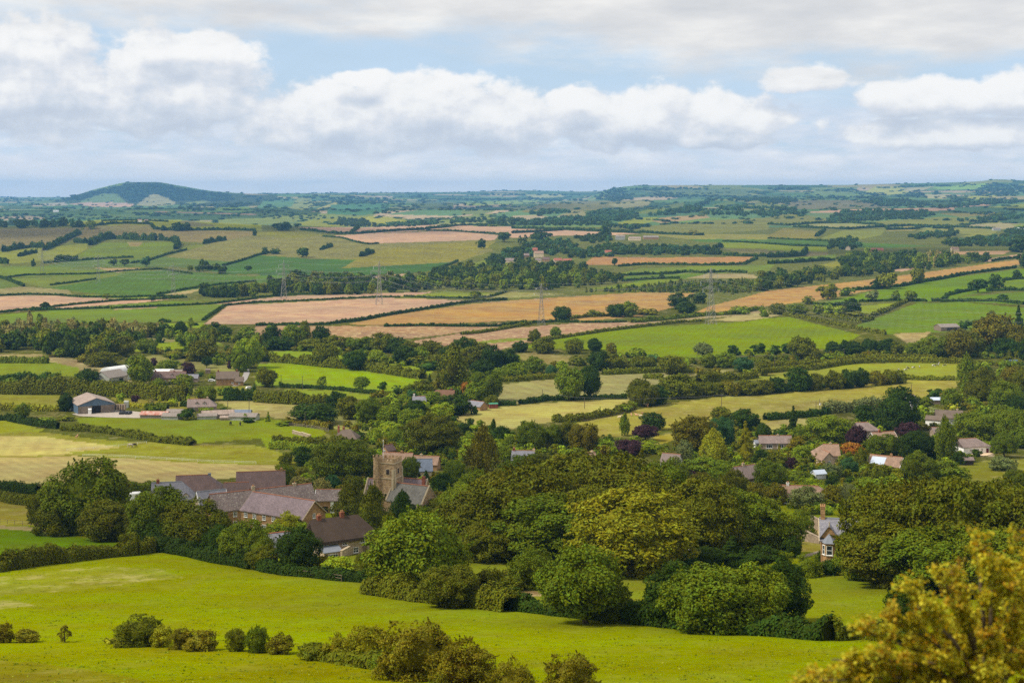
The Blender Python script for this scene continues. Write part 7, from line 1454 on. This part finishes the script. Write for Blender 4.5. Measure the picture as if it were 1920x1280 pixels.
def pole(label, px, py, h, arms=1, box=False):
    p = at(px, py); o = empty('utility_pole', p, R(20)); tag(o, uniq(label), 'utility pole', 'wooden utility poles')
    m = MB(); m.tube([(0, 0, -.6), (0, 0, h)], [.17, .12], 7); m.build('post', M['pole'], o)
    for k in range(arms):
        c = MB(); c.box(0, 0, h - .35 - k * .8, 1.7, .12, .14); c.build('crossarm', M['pole'], o)
        q = MB()
        for x in (-.7, 0, .7): q.lathe([(.03, h - .28 - k * .8), (.07, h - .2 - k * .8), (.05, h - .05 - k * .8), (.0, h - k * .8)], 6, x, 0)
        q.build('insulator', M['insul'], o)
    if box: b = MB(); b.box(0, -.4, h * .5, .7, .5, .9); b.build('transformer', M['white'], o)
    return p + Vector((0, 0, h - .1))
PL = [('utility pole on the bright field hedge beside the lone round tree', 567, 731, 726 - 704 + 4, 1), ('utility pole left of the bright field hedge pole', 527, 724, 21, 1), ('thin pole in the left meadow below the hay hedge', 1017, 749, 19, 0), ('thin pole standing in the striped hay field', 1096, 766, 21, 0),
      ('pole with a short crossarm in the rough pasture', 1353, 762, 22, 1), ('pole in the thicket under the bright field', 1307, 678, 14, 1), ('pole with a wide crossarm over the long cow field hedge', 1583, 667, 13, 1), ('pole by the left end of the cow field hedges', 1452, 688, 23, 0), ('left one of the paired poles by the transformer', 1530, 767, 15, 0), ('right one of the paired poles carrying the white transformer', 1537, 767, 19, 0),
      ('pole behind the huge oak', 1709, 738, 18, 0), ('tall pole with crossarm in front of the dark beech behind the church', 799, 846, 24, 1), ('short pole left of the tall crossarm pole behind the church', 789, 843, 12, 0), ('pole beside the lane railing fence', 572, 801, 28, 0), ('tall pole at the right end of the lower farm', 467, 786, 39, 0), ('pole right of the house with dormers', 427, 763, 14, 0), ('pole behind the blue barn hedge', 366, 748, 26, 0)]
TOP = {}
for lab, x, y, hp, ar in PL: q = at(x, y); TOP[(x, y)] = pole(lab, x, y, hp * q.y / F * 1.02, ar, box='transformer' in lab and 'right' in lab)
def pw(label, *ks):
    mb = MB()
    for a, b in zip(ks[:-1], ks[1:]): wire(TOP[a], TOP[b], 1.2, .03, mb)
    tag(mb.build('power_line', M['cable']), uniq(label), 'power line', 'overhead power lines')
pw('thin wire across the thicket poles to the cow field', (1307, 678), (1452, 688), (1583, 667)); pw('thin wire over the hay meadows', (1017, 749), (1096, 766), (1353, 762), (1530, 767))

# fences
def fence(label, tile, pts, h, gap, rails, mat='wood', cat='fence', name='fence', pr=.06):
    P = [tp(tile, *p) for p in pts]; W = path_points(P, gap); o = empty(name, W[0]); tag(o, uniq(label), cat); o0 = W[0]
    po = MB(); po.tube([(0, 0, -.3), (0, 0, h)], pr, 5); pme = po.mesh('post', M[mat])
    for w in W[:100]: q = link(bpy.data.objects.new('post', pme), o); q.location = w - o0
    for k in range(rails):
        rb = MB(); rb.tube([(w.x - o0.x, w.y - o0.y, w.z - o0.z + h * (.95 - .42 * k)) for w in W], pr * .6 if rails > 1 else .02, 4, False); rb.build('rail', M[mat], o)
fence('pale post and rail fence along the lane by the thatched cottage', 'M2', [(245,632),(350,640),(450,655),(545,675)], 1.3, 2.6, 3, 'asbestos', pr=.09)
fence('wire fence along the foot of the horse field', 'M1', [(1450,785),(1600,790),(1750,800),(1920,806)], 1.1, 4, 2)
fence('white tape fence across the yellow paddocks', 'M1', [(500,825),(700,808),(890,792),(1100,764)], 1.1, 5, 2, 'white', pr=.05)
fence('white tape fence along the edge of the wide hay field', 'M1', [(620,862),(900,870),(1250,890),(1600,912),(1920,920)], 1.1, 6, 2, 'white', pr=.05)
fence('old post fence at the corner of the left fields', 'N1', [(0,562),(110,575),(230,590),(330,615)], 1.2, 3, 2)
fence('rail fence beside the striped hay field hedge', 'M3', [(520,605),(660,590),(800,560),(930,510)], 1.2, 3.5, 2)
fence('post fence at the left farm field edge', 'M1', [(0,712),(180,685),(360,648)], 1.2, 5, 2)
fence('wire fence under the hedge below the cow field', 'M4', [(200,362),(500,335),(800,315),(1000,300)], 1.2, 4, 2)
fence('wire fence at the foot of the cottage hedge', 'N2', [(0,905),(200,948),(450,975),(640,1000)], 1.1, 3, 2)

def wall_run(label, tile, pts, h, t, mat='stone_grey', cap='dressed'):
    P = [at(*tp(tile, *p)) for p in pts]; o = empty('garden_wall', P[0]); tag(o, uniq(label), 'garden wall'); a = MB(); c = MB()
    for p, q in zip(P[:-1], P[1:]):
        d = q - p; m = (p + q) / 2 - P[0]; L = math.hypot(d.x, d.y); rz = math.atan2(d.y, d.x)
        a.box(m.x, m.y, m.z + h / 2 - .3, L, t, h + .6 + abs(d.z), rz); c.box(m.x, m.y, m.z + h + abs(d.z) * .5 + .06, L + .1, t + .14, .12, rz)
    w = a.build('wall', M[mat], o); c.build('coping', M[cap], w)
wall_run('high stone garden wall left of the lodge', 'N4', [(325,600),(430,622)], 2.0, .5, 'stone_grey', 'stone_grey')
wall_run('low stone garden wall sloping down to the lodge', 'N4', [(120,672),(250,692),(390,716)], 1.3, .5, 'stone_grey', 'stone_grey')
wall_run('pale stone wall in front of the thatched cottage garden', 'N2', [(640,812),(700,800),(780,782)], 1.1, .4, 'stone_pale')
wall_run('grey wall in the hamlet garden behind the railing fence', 'M2', [(275,690),(340,705),(410,722)], 1.2, .5)

# lane
def road(label, tile, pts, w, mat):
    P = [tp(tile, *p) for p in pts]; W = path_points(P, 2.0); V = []; Fc = []
    for i, q in enumerate(W):
        d = (W[min(i + 1, len(W) - 1)] - W[max(i - 1, 0)]); d.z = 0; d.normalize(); n = Vector((-d.y, d.x, 0)) * w / 2
        for k in (-1, -.33, .33, 1): e = q + n * k; V.append((e.x, e.y, gz(e.x, e.y) + .12))
    for i in range(len(W) - 1):
        for k in range(3): Fc.append((i * 4 + k, i * 4 + k + 1, i * 4 + k + 5, i * 4 + k + 4))
    m = MB(); m.poly(V, Fc); tag(m.build('road', M[mat]), uniq(label), None, None, 'structure')
road('narrow grey lane dropping past the stone farmhouse', 'M1', [(1760,335),(1800,315),(1830,285),(1850,240),(1845,200)], 3.6, 'asphalt')
def yard(label, tile, pts, mat, name='yard'):
    P = [at(*tp(tile, *p)) for p in pts]; m = MB(); n = 14
    c = sum(P, Vector()) / len(P); V = [(c.x, c.y, gz(c.x, c.y) + .1)]; Fc = []; ring = []
    for a, b in zip(P, P[1:] + P[:1]):
        for i in range(4): q = a.lerp(b, i / 4); ring.append(q)
    k = len(ring)
    for s in (.35, .7, 1.0):
        for q in ring: e = c.lerp(q, s); V.append((e.x, e.y, gz(e.x, e.y) + .1))
    for i in range(k): Fc.append((0, 1 + i, 1 + (i + 1) % k))
    for r_ in range(2):
        for i in range(k): Fc.append((1 + r_ * k + i, 1 + (r_ + 1) * k + i, 1 + (r_ + 1) * k + (i + 1) % k, 1 + r_ * k + (i + 1) % k))
    m.poly(V, Fc); tag(m.build(name, M[mat]), uniq(label), None, None, 'structure')
yard('pale concrete farmyard in front of the blue barn', 'M1', [(540,545),(700,510),(960,520),(1060,530),(1050,575),(800,570),(600,560)], 'yard')
yard('tan gravel drive beside the white walled bungalow', 'M4', [(1520,845),(1690,812),(1700,835),(1640,858),(1580,858)], 'gravel')
yard('gravelled yard of the top left farm', 'M1', [(760,300),(940,290),(1110,300),(1110,318),(900,316)], 'gravel')

# ------------------------------------------------------------------ animals: one continuous skinned body each
def animal(label, px, py, cat, mat, face, L=2.3, Hh=1.6, graze=False, group=None, lie=False, name=None):
    p = at(px, py); me = bpy.data.meshes.new(name or cat); k = L / 2.3; g = Hh / 1.6
    leg = 1.0 * g if not lie else .35 * g; bz = leg + .25 * g
    V = [(0, 0, bz), (.55 * k, 0, bz + .04), (-.6 * k, 0, bz + .05), (.85 * k, 0, bz + .2 * g)]                      # mid, shoulder, rump, withers
    if graze: V += [(1.15 * k, 0, bz - .1 * g), (1.35 * k, 0, .45 * g), (1.5 * k, 0, .12 * g)]
    else: V += [(1.08 * k, 0, bz + .5 * g), (1.2 * k, 0, bz + .72 * g), (1.5 * k, 0, bz + .58 * g)]
    Rr = [.36 * g, .33 * g, .34 * g, .25 * g, .17 * g, .15 * g, .09 * g]; E = [(0, 1), (0, 2), (1, 3), (3, 4), (4, 5), (5, 6)]
    def add(par, pts, rs):
        for q, r in zip(pts, rs): V.append(q); Rr.append(r); E.append((par, len(V) - 1)); par = len(V) - 1
    for s in (-1, 1):
        y = .17 * g * s
        add(1, [(.62 * k, y, bz - .28 * g), (.64 * k, y, leg * .5), (.63 * k, y, .04)], [.13 * g, .075 * g, .06 * g])
        add(2, [(-.62 * k, y, bz - .2 * g), (-.56 * k, y, leg * .66), (-.72 * k, y, leg * .42), (-.68 * k, y, .04)], [.17 * g, .1 * g, .07 * g, .06 * g])
        add(5, [(V[5][0] - .04, .1 * g * s, V[5][2] + .16 * g)], [.04 * g])
    add(2, [(-.86 * k, 0, bz + .02), (-.92 * k, 0, bz - .45 * g)], [.05 * g, .05 * g])
    me.from_pydata(V, E, []); o = bpy.data.objects.new(name or cat, me); o.location = p; o.rotation_euler.z = R(face); link(o); me.materials.append(M[mat])
    sk = o.modifiers.new('skin', 'SKIN'); sk.use_smooth_shade = True
    for sv_, r in zip(me.skin_vertices[0].data, Rr): sv_.radius = (r, r)
    me.skin_vertices[0].data[0].use_root = True
    o.modifiers.new('sub', 'SUBSURF').render_levels = 1
    tag(o, uniq(label), cat, group); return o
for a in [('dark horse standing end on, left in the sloping field by the farm', 432, 797, 'horse', 'horse_dark', 80, 2.3, 1.7, True), ('dark horse grazing right of the end on horse', 450.5, 797.5, 'horse', 'horse_dark', -70, 2.3, 1.7, True), ('dark horse at the pole by the farm sheds', 466, 790.5, 'horse', 'horse_dark', 175, 2.4, 1.7, False),
          ('grey horse beside a dark horse in the yellow paddock', 246, 839, 'horse', 'horse_grey', 180, 2.4, 1.7, True), ('dark horse touching the grey horse in the yellow paddock', 250.5, 838.5, 'horse', 'horse_dark', 0, 2.3, 1.7, True), ('small brown pony alone in the far paddock', 143.5, 822, 'horse', 'tan_hide', 70, 1.9, 1.4, False)]: animal(*a, group='horses in the paddocks')
for i, (x, y, fa, gzg, w) in enumerate([(1685, 695, 90, True, 'leftmost black and white cow at the hedge end'), (1697, 695.5, 20, True, 'darker grazing cow second from the left'), (1703, 692.5, 200, False, 'cow third from the left turned away'), (1712, 691.5, 10, True, 'big dark patched cow in the middle of the herd'), (1724, 689.5, 80, True, 'pale cow right of the middle of the herd'), (1750, 687.5, 0, True, 'dark cow leading the right hand pair'), (1757, 686.5, 180, True, 'white patched cow behind the dark right hand cow'), (1760, 684.5, 60, False, 'cow standing at the back of the right hand pair'), (1772, 687, 180, True, 'rightmost pale cow of the herd')]):
    animal(w + ' in the cow field', x, y, 'cow', 'cow', fa, 2.5, 1.5, gzg, 'black and white cows in the field')
for i, (x, y, m, w, lie) in enumerate([(1161, 783, 'cream_hide', 'leftmost cream calf lying in the pasture', True), (1171, 782, 'tan_hide', 'tan cow lying second from the left in the pasture', True), (1184, 779, 'tan_hide', 'tan cow lying alone between the pasture cows', True), (1194, 779, 'tan_hide', 'tan calf resting left of the cream pair', True), (1202, 780.5, 'cream_hide', 'cream cow of the resting pair', True), (1205, 776, 'tan_hide', 'tan cow behind the cream cow', True), (1214, 763, 'tan_hide', 'tan cow standing under the hedge oak', False), (1209, 761, 'cream_hide', 'cream calf next to the hedge oak', False)]):
    animal(w, x, y, 'cow', m, i * 47, 2.4, 1.5, False, 'tan cattle resting in the pasture', lie)

# ------------------------------------------------------------------ vehicles and farm clutter
def vehicle(label, px, py, kind, mat, yaw, L=4.2, W=1.75, H=1.45):
    p = at(px, py); o = empty(kind, p, R(yaw)); tag(o, uniq(label), kind.replace('_', ' ')); b = MB()
    if kind == 'livestock_lorry':
        b.box(2.9, 0, 1.7, 1.9, 2.4, 2.3); b.box(2.9, 0, 3.0, 1.7, 2.3, .5); b.build('cab', M['white'], o); s = MB(); s.box(-1.4, 0, 1.0, 6.6, 2.4, .3)
        for k in range(5): s.box(-1.4, 0, 1.5 + k * .48, 6.6, 2.4, .26)
        so_ = s.build('slatted_body', M['wood'], o); q = MB()
        for k in range(6): q.box(-4.5 + k * 1.24, 0, 2.3, .14, 2.56, 2.5)
        q.build('body_post', M['cream'], so_); sc = MB(); sc.box(3.88, 0, 2.1, .06, 2.1, .9); sc.build('windscreen', M['glass'], o); wh = [(2.9, .5), (-2.6, .5), (-3.7, .5)]
    elif kind == 'tank_trailer':
        b.tube([(-2, 0, 1.1), (2, 0, 1.1)], .75, 14); b.build('tank', M['white'], o); s = MB(); s.box(.4, 0, .45, 5, .6, .14); s.tube([(2.2, 0, .5), (3.4, 0, .45)], .06, 5); s.build('drawbar', M['steel'], o); wh = [(-.4, .42)]
    else:
        prof = [(-L / 2, .35), (L / 2, .35), (L / 2, .75), (L * .27, .9), (L * .12, H), (-L * .36, H), (-L * .48, .9), (-L / 2, .8)]; n = len(prof)
        P = [(x, -W / 2 * (.86 if z > 1 else 1), z) for x, z in prof] + [(x, W / 2 * (.86 if z > 1 else 1), z) for x, z in prof]
        b.poly(P, [tuple(range(n))[::-1], tuple(range(n, 2 * n))] + [(i, (i + 1) % n, n + (i + 1) % n, n + i) for i in range(n)]); b.build('body', M[mat], o)
        g_ = MB(); g_.poly([(L * .26, -W * .42, .93), (L * .26, W * .42, .93), (L * .135, W * .39, H - .06), (L * .135, -W * .39, H - .06)], [(0, 1, 2, 3)])
        for s in (-1, 1): g_.poly([(L * .22, s * (W * .5 + .01), .95), (-L * .42, s * (W * .5 + .01), .95), (-L * .34, s * (W * .44 + .01), H - .08), (L * .11, s * (W * .44 + .01), H - .08)], [(0, 1, 2, 3)])
        g_.build('windscreen', M['glass'], o); wh = [(L * .3, .32), (-L * .3, .32)]
    hw = (2.4 if 'lorry' in kind else W) / 2
    for x, r in wh:
        for s in (-1, 1):
            t = MB(); t.tube([(x, s * (hw - .2), r), (x, s * (hw + .02), r)], r, 14); t.build('wheel', M['black_plastic'], o)
    return o
vehicle('cream livestock lorry with slatted brown sides in the barn yard', 218, 771, 'livestock_lorry', 'white', 176)
vehicle('white tank trailer in front of the blue barn', 190, 771.5, 'tank_trailer', 'white', 8)
vehicle('white car by the garden of the thatched farmhouse', 397, 715, 'car', 'white', 5)
vehicle('small white car near the lane bend', 468, 729, 'car', 'white', 24)
vehicle('white car half hidden under the dark leaning oak', 380, 1001, 'car', 'white', 40)
vehicle('silver car parked at the top right lane', 1884, 679, 'car', 'lead', 4)
vehicle('white van in the shade right of the golden beech', 1292, 1038, 'car', 'white', 60)
def bale(label, px, py, r=.7, mat='black_plastic'):
    p = at(px, py); m = MB(); m.tube([(-.6, 0, r), (.6, 0, r)], [r * .96, r * .96], 14); m.ell((0, 0, r), (.66, r, r), 12, 8); o = m.build('wrapped_bale', M[mat]); o.location = p; o.rotation_euler.z = R((px * 37) % 180); tag(o, uniq(label), 'bale', 'black wrapped bales in the barn yard')
for i in range(8): bale('black wrapped bale, %s from the left in the barn yard heap' % ORD[i], 226 + i * 2.7, 777 - (i % 2) * 1.6)
def boxy(label, px, py, L, W, H, yaw, mat, name, cat, roofm=None):
    p = at(px, py); o = empty(name, p, R(yaw)); tag(o, uniq(label), cat); m = MB(); m.box(0, 0, H * .45, L, W, H * .9); m.build('body', M[mat], o)
    r = MB(); r.poly([(-L * .54, -W * .56, H * .88), (L * .54, -W * .56, H * .88), (L * .54, W * .56, H * .88), (-L * .54, W * .56, H * .88), (-L * .5, 0, H * 1.08), (L * .5, 0, H * 1.08)], [(0, 1, 5, 4), (2, 3, 4, 5), (3, 0, 4), (1, 2, 5), (3, 2, 1, 0)]); r.build('lid', M[roofm or mat], o)
boxy('white plastic water tank beside the blue barn', 168.5, 776, 1.5, 1.5, 2.6, 10, 'white', 'water_tank', 'water tank')
boxy('pale crate by the barn yard gate', 153, 775, 2.2, 1.2, 1.5, 0, 'shed_grey', 'crate', 'crate')
boxy('grey oil tank at the right end of the blue barn', 237, 764, 2.2, 1.6, 3.4, 0, 'shed_grey', 'oil_tank', 'tank')
boxy('little dark garden shed on the grass left of the stone farmhouse', 390, 699.5, 3, 2.4, 2.6, 6, 'wood', 'garden_shed', 'shed', 'tile_grey')
boxy('green covered red farm trailer on the hay field edge', 925, 765, 4.4, 2.2, 2.6, 12, 'rust_paint', 'farm_trailer', 'trailer', 'green_paint')
boxy('blue covered stack at the top right lane', 1900, 681, 5, 2.6, 2.2, 4, 'blue_tarp', 'covered_stack', 'covered stack')
boxy('small white roof piece showing behind the clump of trees left of the village', 247, 937, 4.8, 2.1, 2.3, 14, 'white', 'white_roof', 'white_roof')  # white roof piece behind the clump, built as a lidded box
# ------------------------------------------------------------------ sky, sun, air and camera
SUN_AZ = R(-108); SUN_EL = R(50)       # azimuth from straight ahead, positive to the right
def build_world():
    w = bpy.data.worlds.new('World'); SC.world = w; w.cycles.sampling_method = 'MANUAL'; w.cycles.sample_map_resolution = 512; w.use_nodes = True; t = w.node_tree; t.nodes.clear()
    g = NT.__new__(NT); g.t = t; g.m = None; g.out = g.n('ShaderNodeOutputWorld')
    bg = g.n('ShaderNodeBackground'); STR = .1; bg.inputs[1].default_value = STR; g.l(bg.outputs[0], g.out.inputs[0])
    sky = g.n('ShaderNodeTexSky', sky_type='NISHITA'); sky.sun_disc = False; sky.sun_elevation = SUN_EL; sky.sun_rotation = SUN_AZ
    sky.altitude = 200; sky.air_density = 1.0; sky.dust_density = 1.2; sky.ozone_density = 1.2
    co = g.coord('Generated'); s = g.n('ShaderNodeSeparateXYZ'); g.l(co, s.inputs[0])
    # direction of view as azimuth and elevation (in units of 1/2667 radian)
    u = g.math('MULTIPLY', g.math('ARCTAN2', s.outputs[0], s.outputs[1]), F); v = g.math('MULTIPLY', g.math('ARCSINE', s.outputs[2]), F)
    def vec(a, b, c=0.0):
        n = g.n('ShaderNodeCombineXYZ'); g.inp(n.inputs[0], a); g.inp(n.inputs[1], b); g.inp(n.inputs[2], c); return n.outputs[0]
    def blob(uu, vv, px, py, rx, ry, flat=1.0):
        du = g.math('DIVIDE', g.math('SUBTRACT', uu, px - 960.), rx); dv = g.math('DIVIDE', g.math('SUBTRACT', vv, HOR - py), ry)
        # flatter below than above
        dv = g.math('MAXIMUM', dv, g.math('MULTIPLY', dv, -flat))
        r = g.math('SQRT', g.math('ADD', g.math('MULTIPLY', du, du), g.math('MULTIPLY', dv, dv)))
        return g.math('SUBTRACT', 1.0, r)
    def smooth(a, lo, hi):
        n = g.n('ShaderNodeMapRange', interpolation_type='SMOOTHSTEP'); g.inp(n.inputs[0], a); n.inputs[1].default_value = lo; n.inputs[2].default_value = hi; return n.outputs[0]
    def mx(vals):
        o = vals[0]
        for q in vals[1:]: o = g.math('MAXIMUM', o, q)
        return o
    BL = [(40, 195, 300, 140, 1.9), (330, 190, 190, 118, 1.8), (100, 118, 130, 72, 1.2), (360, 108, 130, 46, 1.3),
          (640, 230, 210, 74, 1.1), (790, 206, 190, 72, 1.1), (930, 230, 160, 70, 1.1), (690, 150, 60, 22, 1.2),
          (1190, 226, 210, 66, 1.2), (1340, 230, 130, 62, 1.2), (1090, 196, 90, 32, 1.2), (1340, 262, 110, 28, 1.4),
          (1500, 160, 90, 32, 1.6), (1730, 202, 150, 44, 1.4), (1880, 200, 110, 50, 1.3), (1810, 254, 260, 36, 1.3)]
    def shape(uu, vv): return g.math('MULTIPLY', mx([blob(uu, vv, *b) for b in BL]), .62)
    def puff(du, dv, det):
        uu = g.math('ADD', u, du); vv = g.math('ADD', v, dv)
        return g.noise(vec(g.math('DIVIDE', uu, 120.), g.math('DIVIDE', vv, 84.)), 1.5, det, .54)
    s0 = shape(u, v); s1 = shape(u, g.math('ADD', v, 42.))
    p0 = puff(0, 0, 6); p1 = puff(-9, 17, 5); p2 = puff(-20, 48, 3)
    d0 = g.math('ADD', s0, g.math('SUBTRACT', p0, .5))
    a_cu = smooth(d0, -.1, .1)
    lit = g.math('ADD', g.math('MULTIPLY', g.math('SUBTRACT', p0, p1), .85), g.math('MULTIPLY', g.math('SUBTRACT', p0, p2), .75))
    lit = g.math('ADD', lit, g.math('MULTIPLY', g.math('SUBTRACT', s0, s1), 1.0))
    body = smooth(lit, -.5, .56)
    c_cu = g.ramp(body, [(0, lin((203, 211, 223))), (.34, lin((219, 225, 233))), (.6, lin((233, 235, 239))), (.85, lin((248, 248, 247))), (1, lin((254, 253, 251)))])
    # distant flat layers near the skyline
    n2 = g.noise(vec(g.math('DIVIDE', u, 200.), g.math('DIVIDE', v, 52.)), 1.5, 6, .58)
    low = g.math('MULTIPLY', smooth(n2, .25, .55), g.math('SUBTRACT', 1.0, smooth(v, 130, 210)))
    c_low = g.ramp(g.noise(vec(g.math('DIVIDE', u, 170.), g.math('DIVIDE', v, 42.), 3.), 1.5, 5, .58), [(.34, lin((216, 225, 238))), (.52, lin((231, 235, 243))), (.68, lin((251, 250, 250)))])
    # grey sheet of stratus overhead
    edge = g.math('SUBTRACT', v, g.math('ADD', 326., g.math('MULTIPLY', smooth(u, -600, 700), -88.)))
    n3 = g.noise(vec(g.math('DIVIDE', u, 330.), g.math('DIVIDE', v, 95.), 7.), 1.4, 6, .58)
    st = g.math('ADD', g.math('DIVIDE', edge, 70.), g.math('MULTIPLY', g.math('SUBTRACT', n3, .5), 2.6)); a_st = smooth(st, -.7, .5)
    n4 = g.noise(vec(g.math('DIVIDE', u, 260.), g.math('DIVIDE', v, 70.), 2.), 1.2, 4, .55)
    c_st = g.ramp(n4, [(.3, lin((213, 215, 218))), (.5, lin((228, 228, 228))), (.7, lin((247, 245, 241)))])
    # thin veil that pales the open blue
    veil = g.rng(g.noise(vec(g.math('DIVIDE', u, 500.), g.math('DIVIDE', v, 160.), 5.), 1.5, 3, .6), .3, .7, .7, .92)
    k = 1.0 / STR
    def up(c): return g.mix(1.0, c, (k, k, k), 'MULTIPLY')
    base = g.mix(veil, sky.outputs[0], up(lin((203, 227, 250))))
    c = g.mix(g.math('MULTIPLY', low, .85), base, up(c_low)); c = g.mix(a_cu, c, up(c_cu)); c = g.mix(a_st, c, up(c_st))
    # the lowest air above the skyline is palest
    c = g.mix(g.math('MULTIPLY', g.math('SUBTRACT', 1.0, smooth(v, -10, 105)), .6), c, up(lin((255, 246, 240), 1.12)))
    g.l(c, bg.inputs[0])
build_world()

sd = bpy.data.lights.new('sun', 'SUN'); sd.energy = 4.2; sd.angle = R(6); sd.color = (1, .94, .83)
so = link(bpy.data.objects.new('sun', sd))
sv = Vector((math.sin(SUN_AZ) * math.cos(SUN_EL), math.cos(SUN_AZ) * math.cos(SUN_EL), math.sin(SUN_EL)))
so.rotation_euler = sv.to_track_quat('Z', 'Y').to_euler(); so.location = (0, 0, 400)

# cloud cover added out of view, placed to lay soft shadows on chosen ground
def shade_clouds():
    rng = np.random.default_rng(21); mb = MB()
    for gx, gy, rx, ry in ((-60, 420, 260, 110), (330, 400, 190, 90), (-1500, 3350, 900, 330), (-450, 3600, 420, 200), (620, 2750, 460, 190), (1500, 2500, 380, 150), (-1700, 6400, 1500, 700), (300, 7600, 1300, 600), (2300, 5600, 900, 420), (-560, 900, 230, 120), (560, 1010, 220, 90)):
        z = 1500 if gy < 4500 else 2700; d = (z - 20) / sv.z; cx, cy = gx + sv.x * d, gy + sv.y * d
        for k in range(9):
            a, r = rng.uniform(0, 6.28), rng.uniform(0, .75) ** .7; q = rng.uniform(.32, .55)
            mb.ell((cx + math.cos(a) * r * rx, cy + math.sin(a) * r * ry, z + rng.uniform(0, 60)), (rx * q, ry * q, 40 + .12 * rx * q), 16, 9)
    g = NT('shade_cloud_vapour'); tr = g.n('ShaderNodeBsdfTransparent'); df = g.n('ShaderNodeBsdfTranslucent'); df.inputs[0].default_value = (.9, .9, .9, 1); mx = g.n('ShaderNodeMixShader'); mx.inputs[0].default_value = .2
    g.l(tr.outputs[0], mx.inputs[1]); g.l(df.outputs[0], mx.inputs[2]); g.l(mx.outputs[0], g.out.inputs[0])
    tag(mb.build('shade_clouds', g.m, smooth=True), uniq('unseen cloud cover added above the frame to shade the land'), 'shade_clouds', None, 'stuff')
shade_clouds()

HAZE = 4.8e-5
hb = MB(); hb.box(0, 10200, 147, 27000, 20700, 296)
hm = bpy.data.materials.new('air'); hm.use_nodes = True; hm.node_tree.nodes.clear()
_o = hm.node_tree.nodes.new('ShaderNodeOutputMaterial'); _v = hm.node_tree.nodes.new('ShaderNodeVolumePrincipled')
_v.inputs['Color'].default_value = (.22, .52, 1, 1); _v.inputs['Density'].default_value = HAZE; _v.inputs['Anisotropy'].default_value = .1
hm.node_tree.links.new(_v.outputs[0], _o.inputs['Volume'])
tag(hb.build('haze', hm), kind='stuff', label='pale blue air between the camera and the far hills')

cd = bpy.data.cameras.new('camera'); cam = link(bpy.data.objects.new('camera', cd)); SC.camera = cam
cd.lens = 50.0 * F / 2666.667; cd.sensor_width = 36; cd.clip_start = .1; cd.clip_end = 60000
cam.location = (0, 0, CAM_Z); cam.rotation_euler = (R(90), 0, 0); cd.shift_y = -(640 - HOR) / 1920.
cd.dof.use_dof = True; cd.dof.focus_distance = 420; cd.dof.aperture_fstop = .8
SC.view_settings.view_transform = 'Standard'; SC.view_settings.look = 'None'; SC.view_settings.exposure = 0; SC.view_settings.gamma = 1
SC.render.engine = 'CYCLES'
SC.cycles.transparent_max_bounces = 24; SC.cycles.max_bounces = 4; SC.cycles.diffuse_bounces = 2; SC.cycles.glossy_bounces = 2; SC.cycles.transmission_bounces = 3; SC.cycles.volume_bounces = 1
SC.cycles.sample_clamp_indirect = 6
try: SC.cycles.use_denoising = False
except Exception: pass
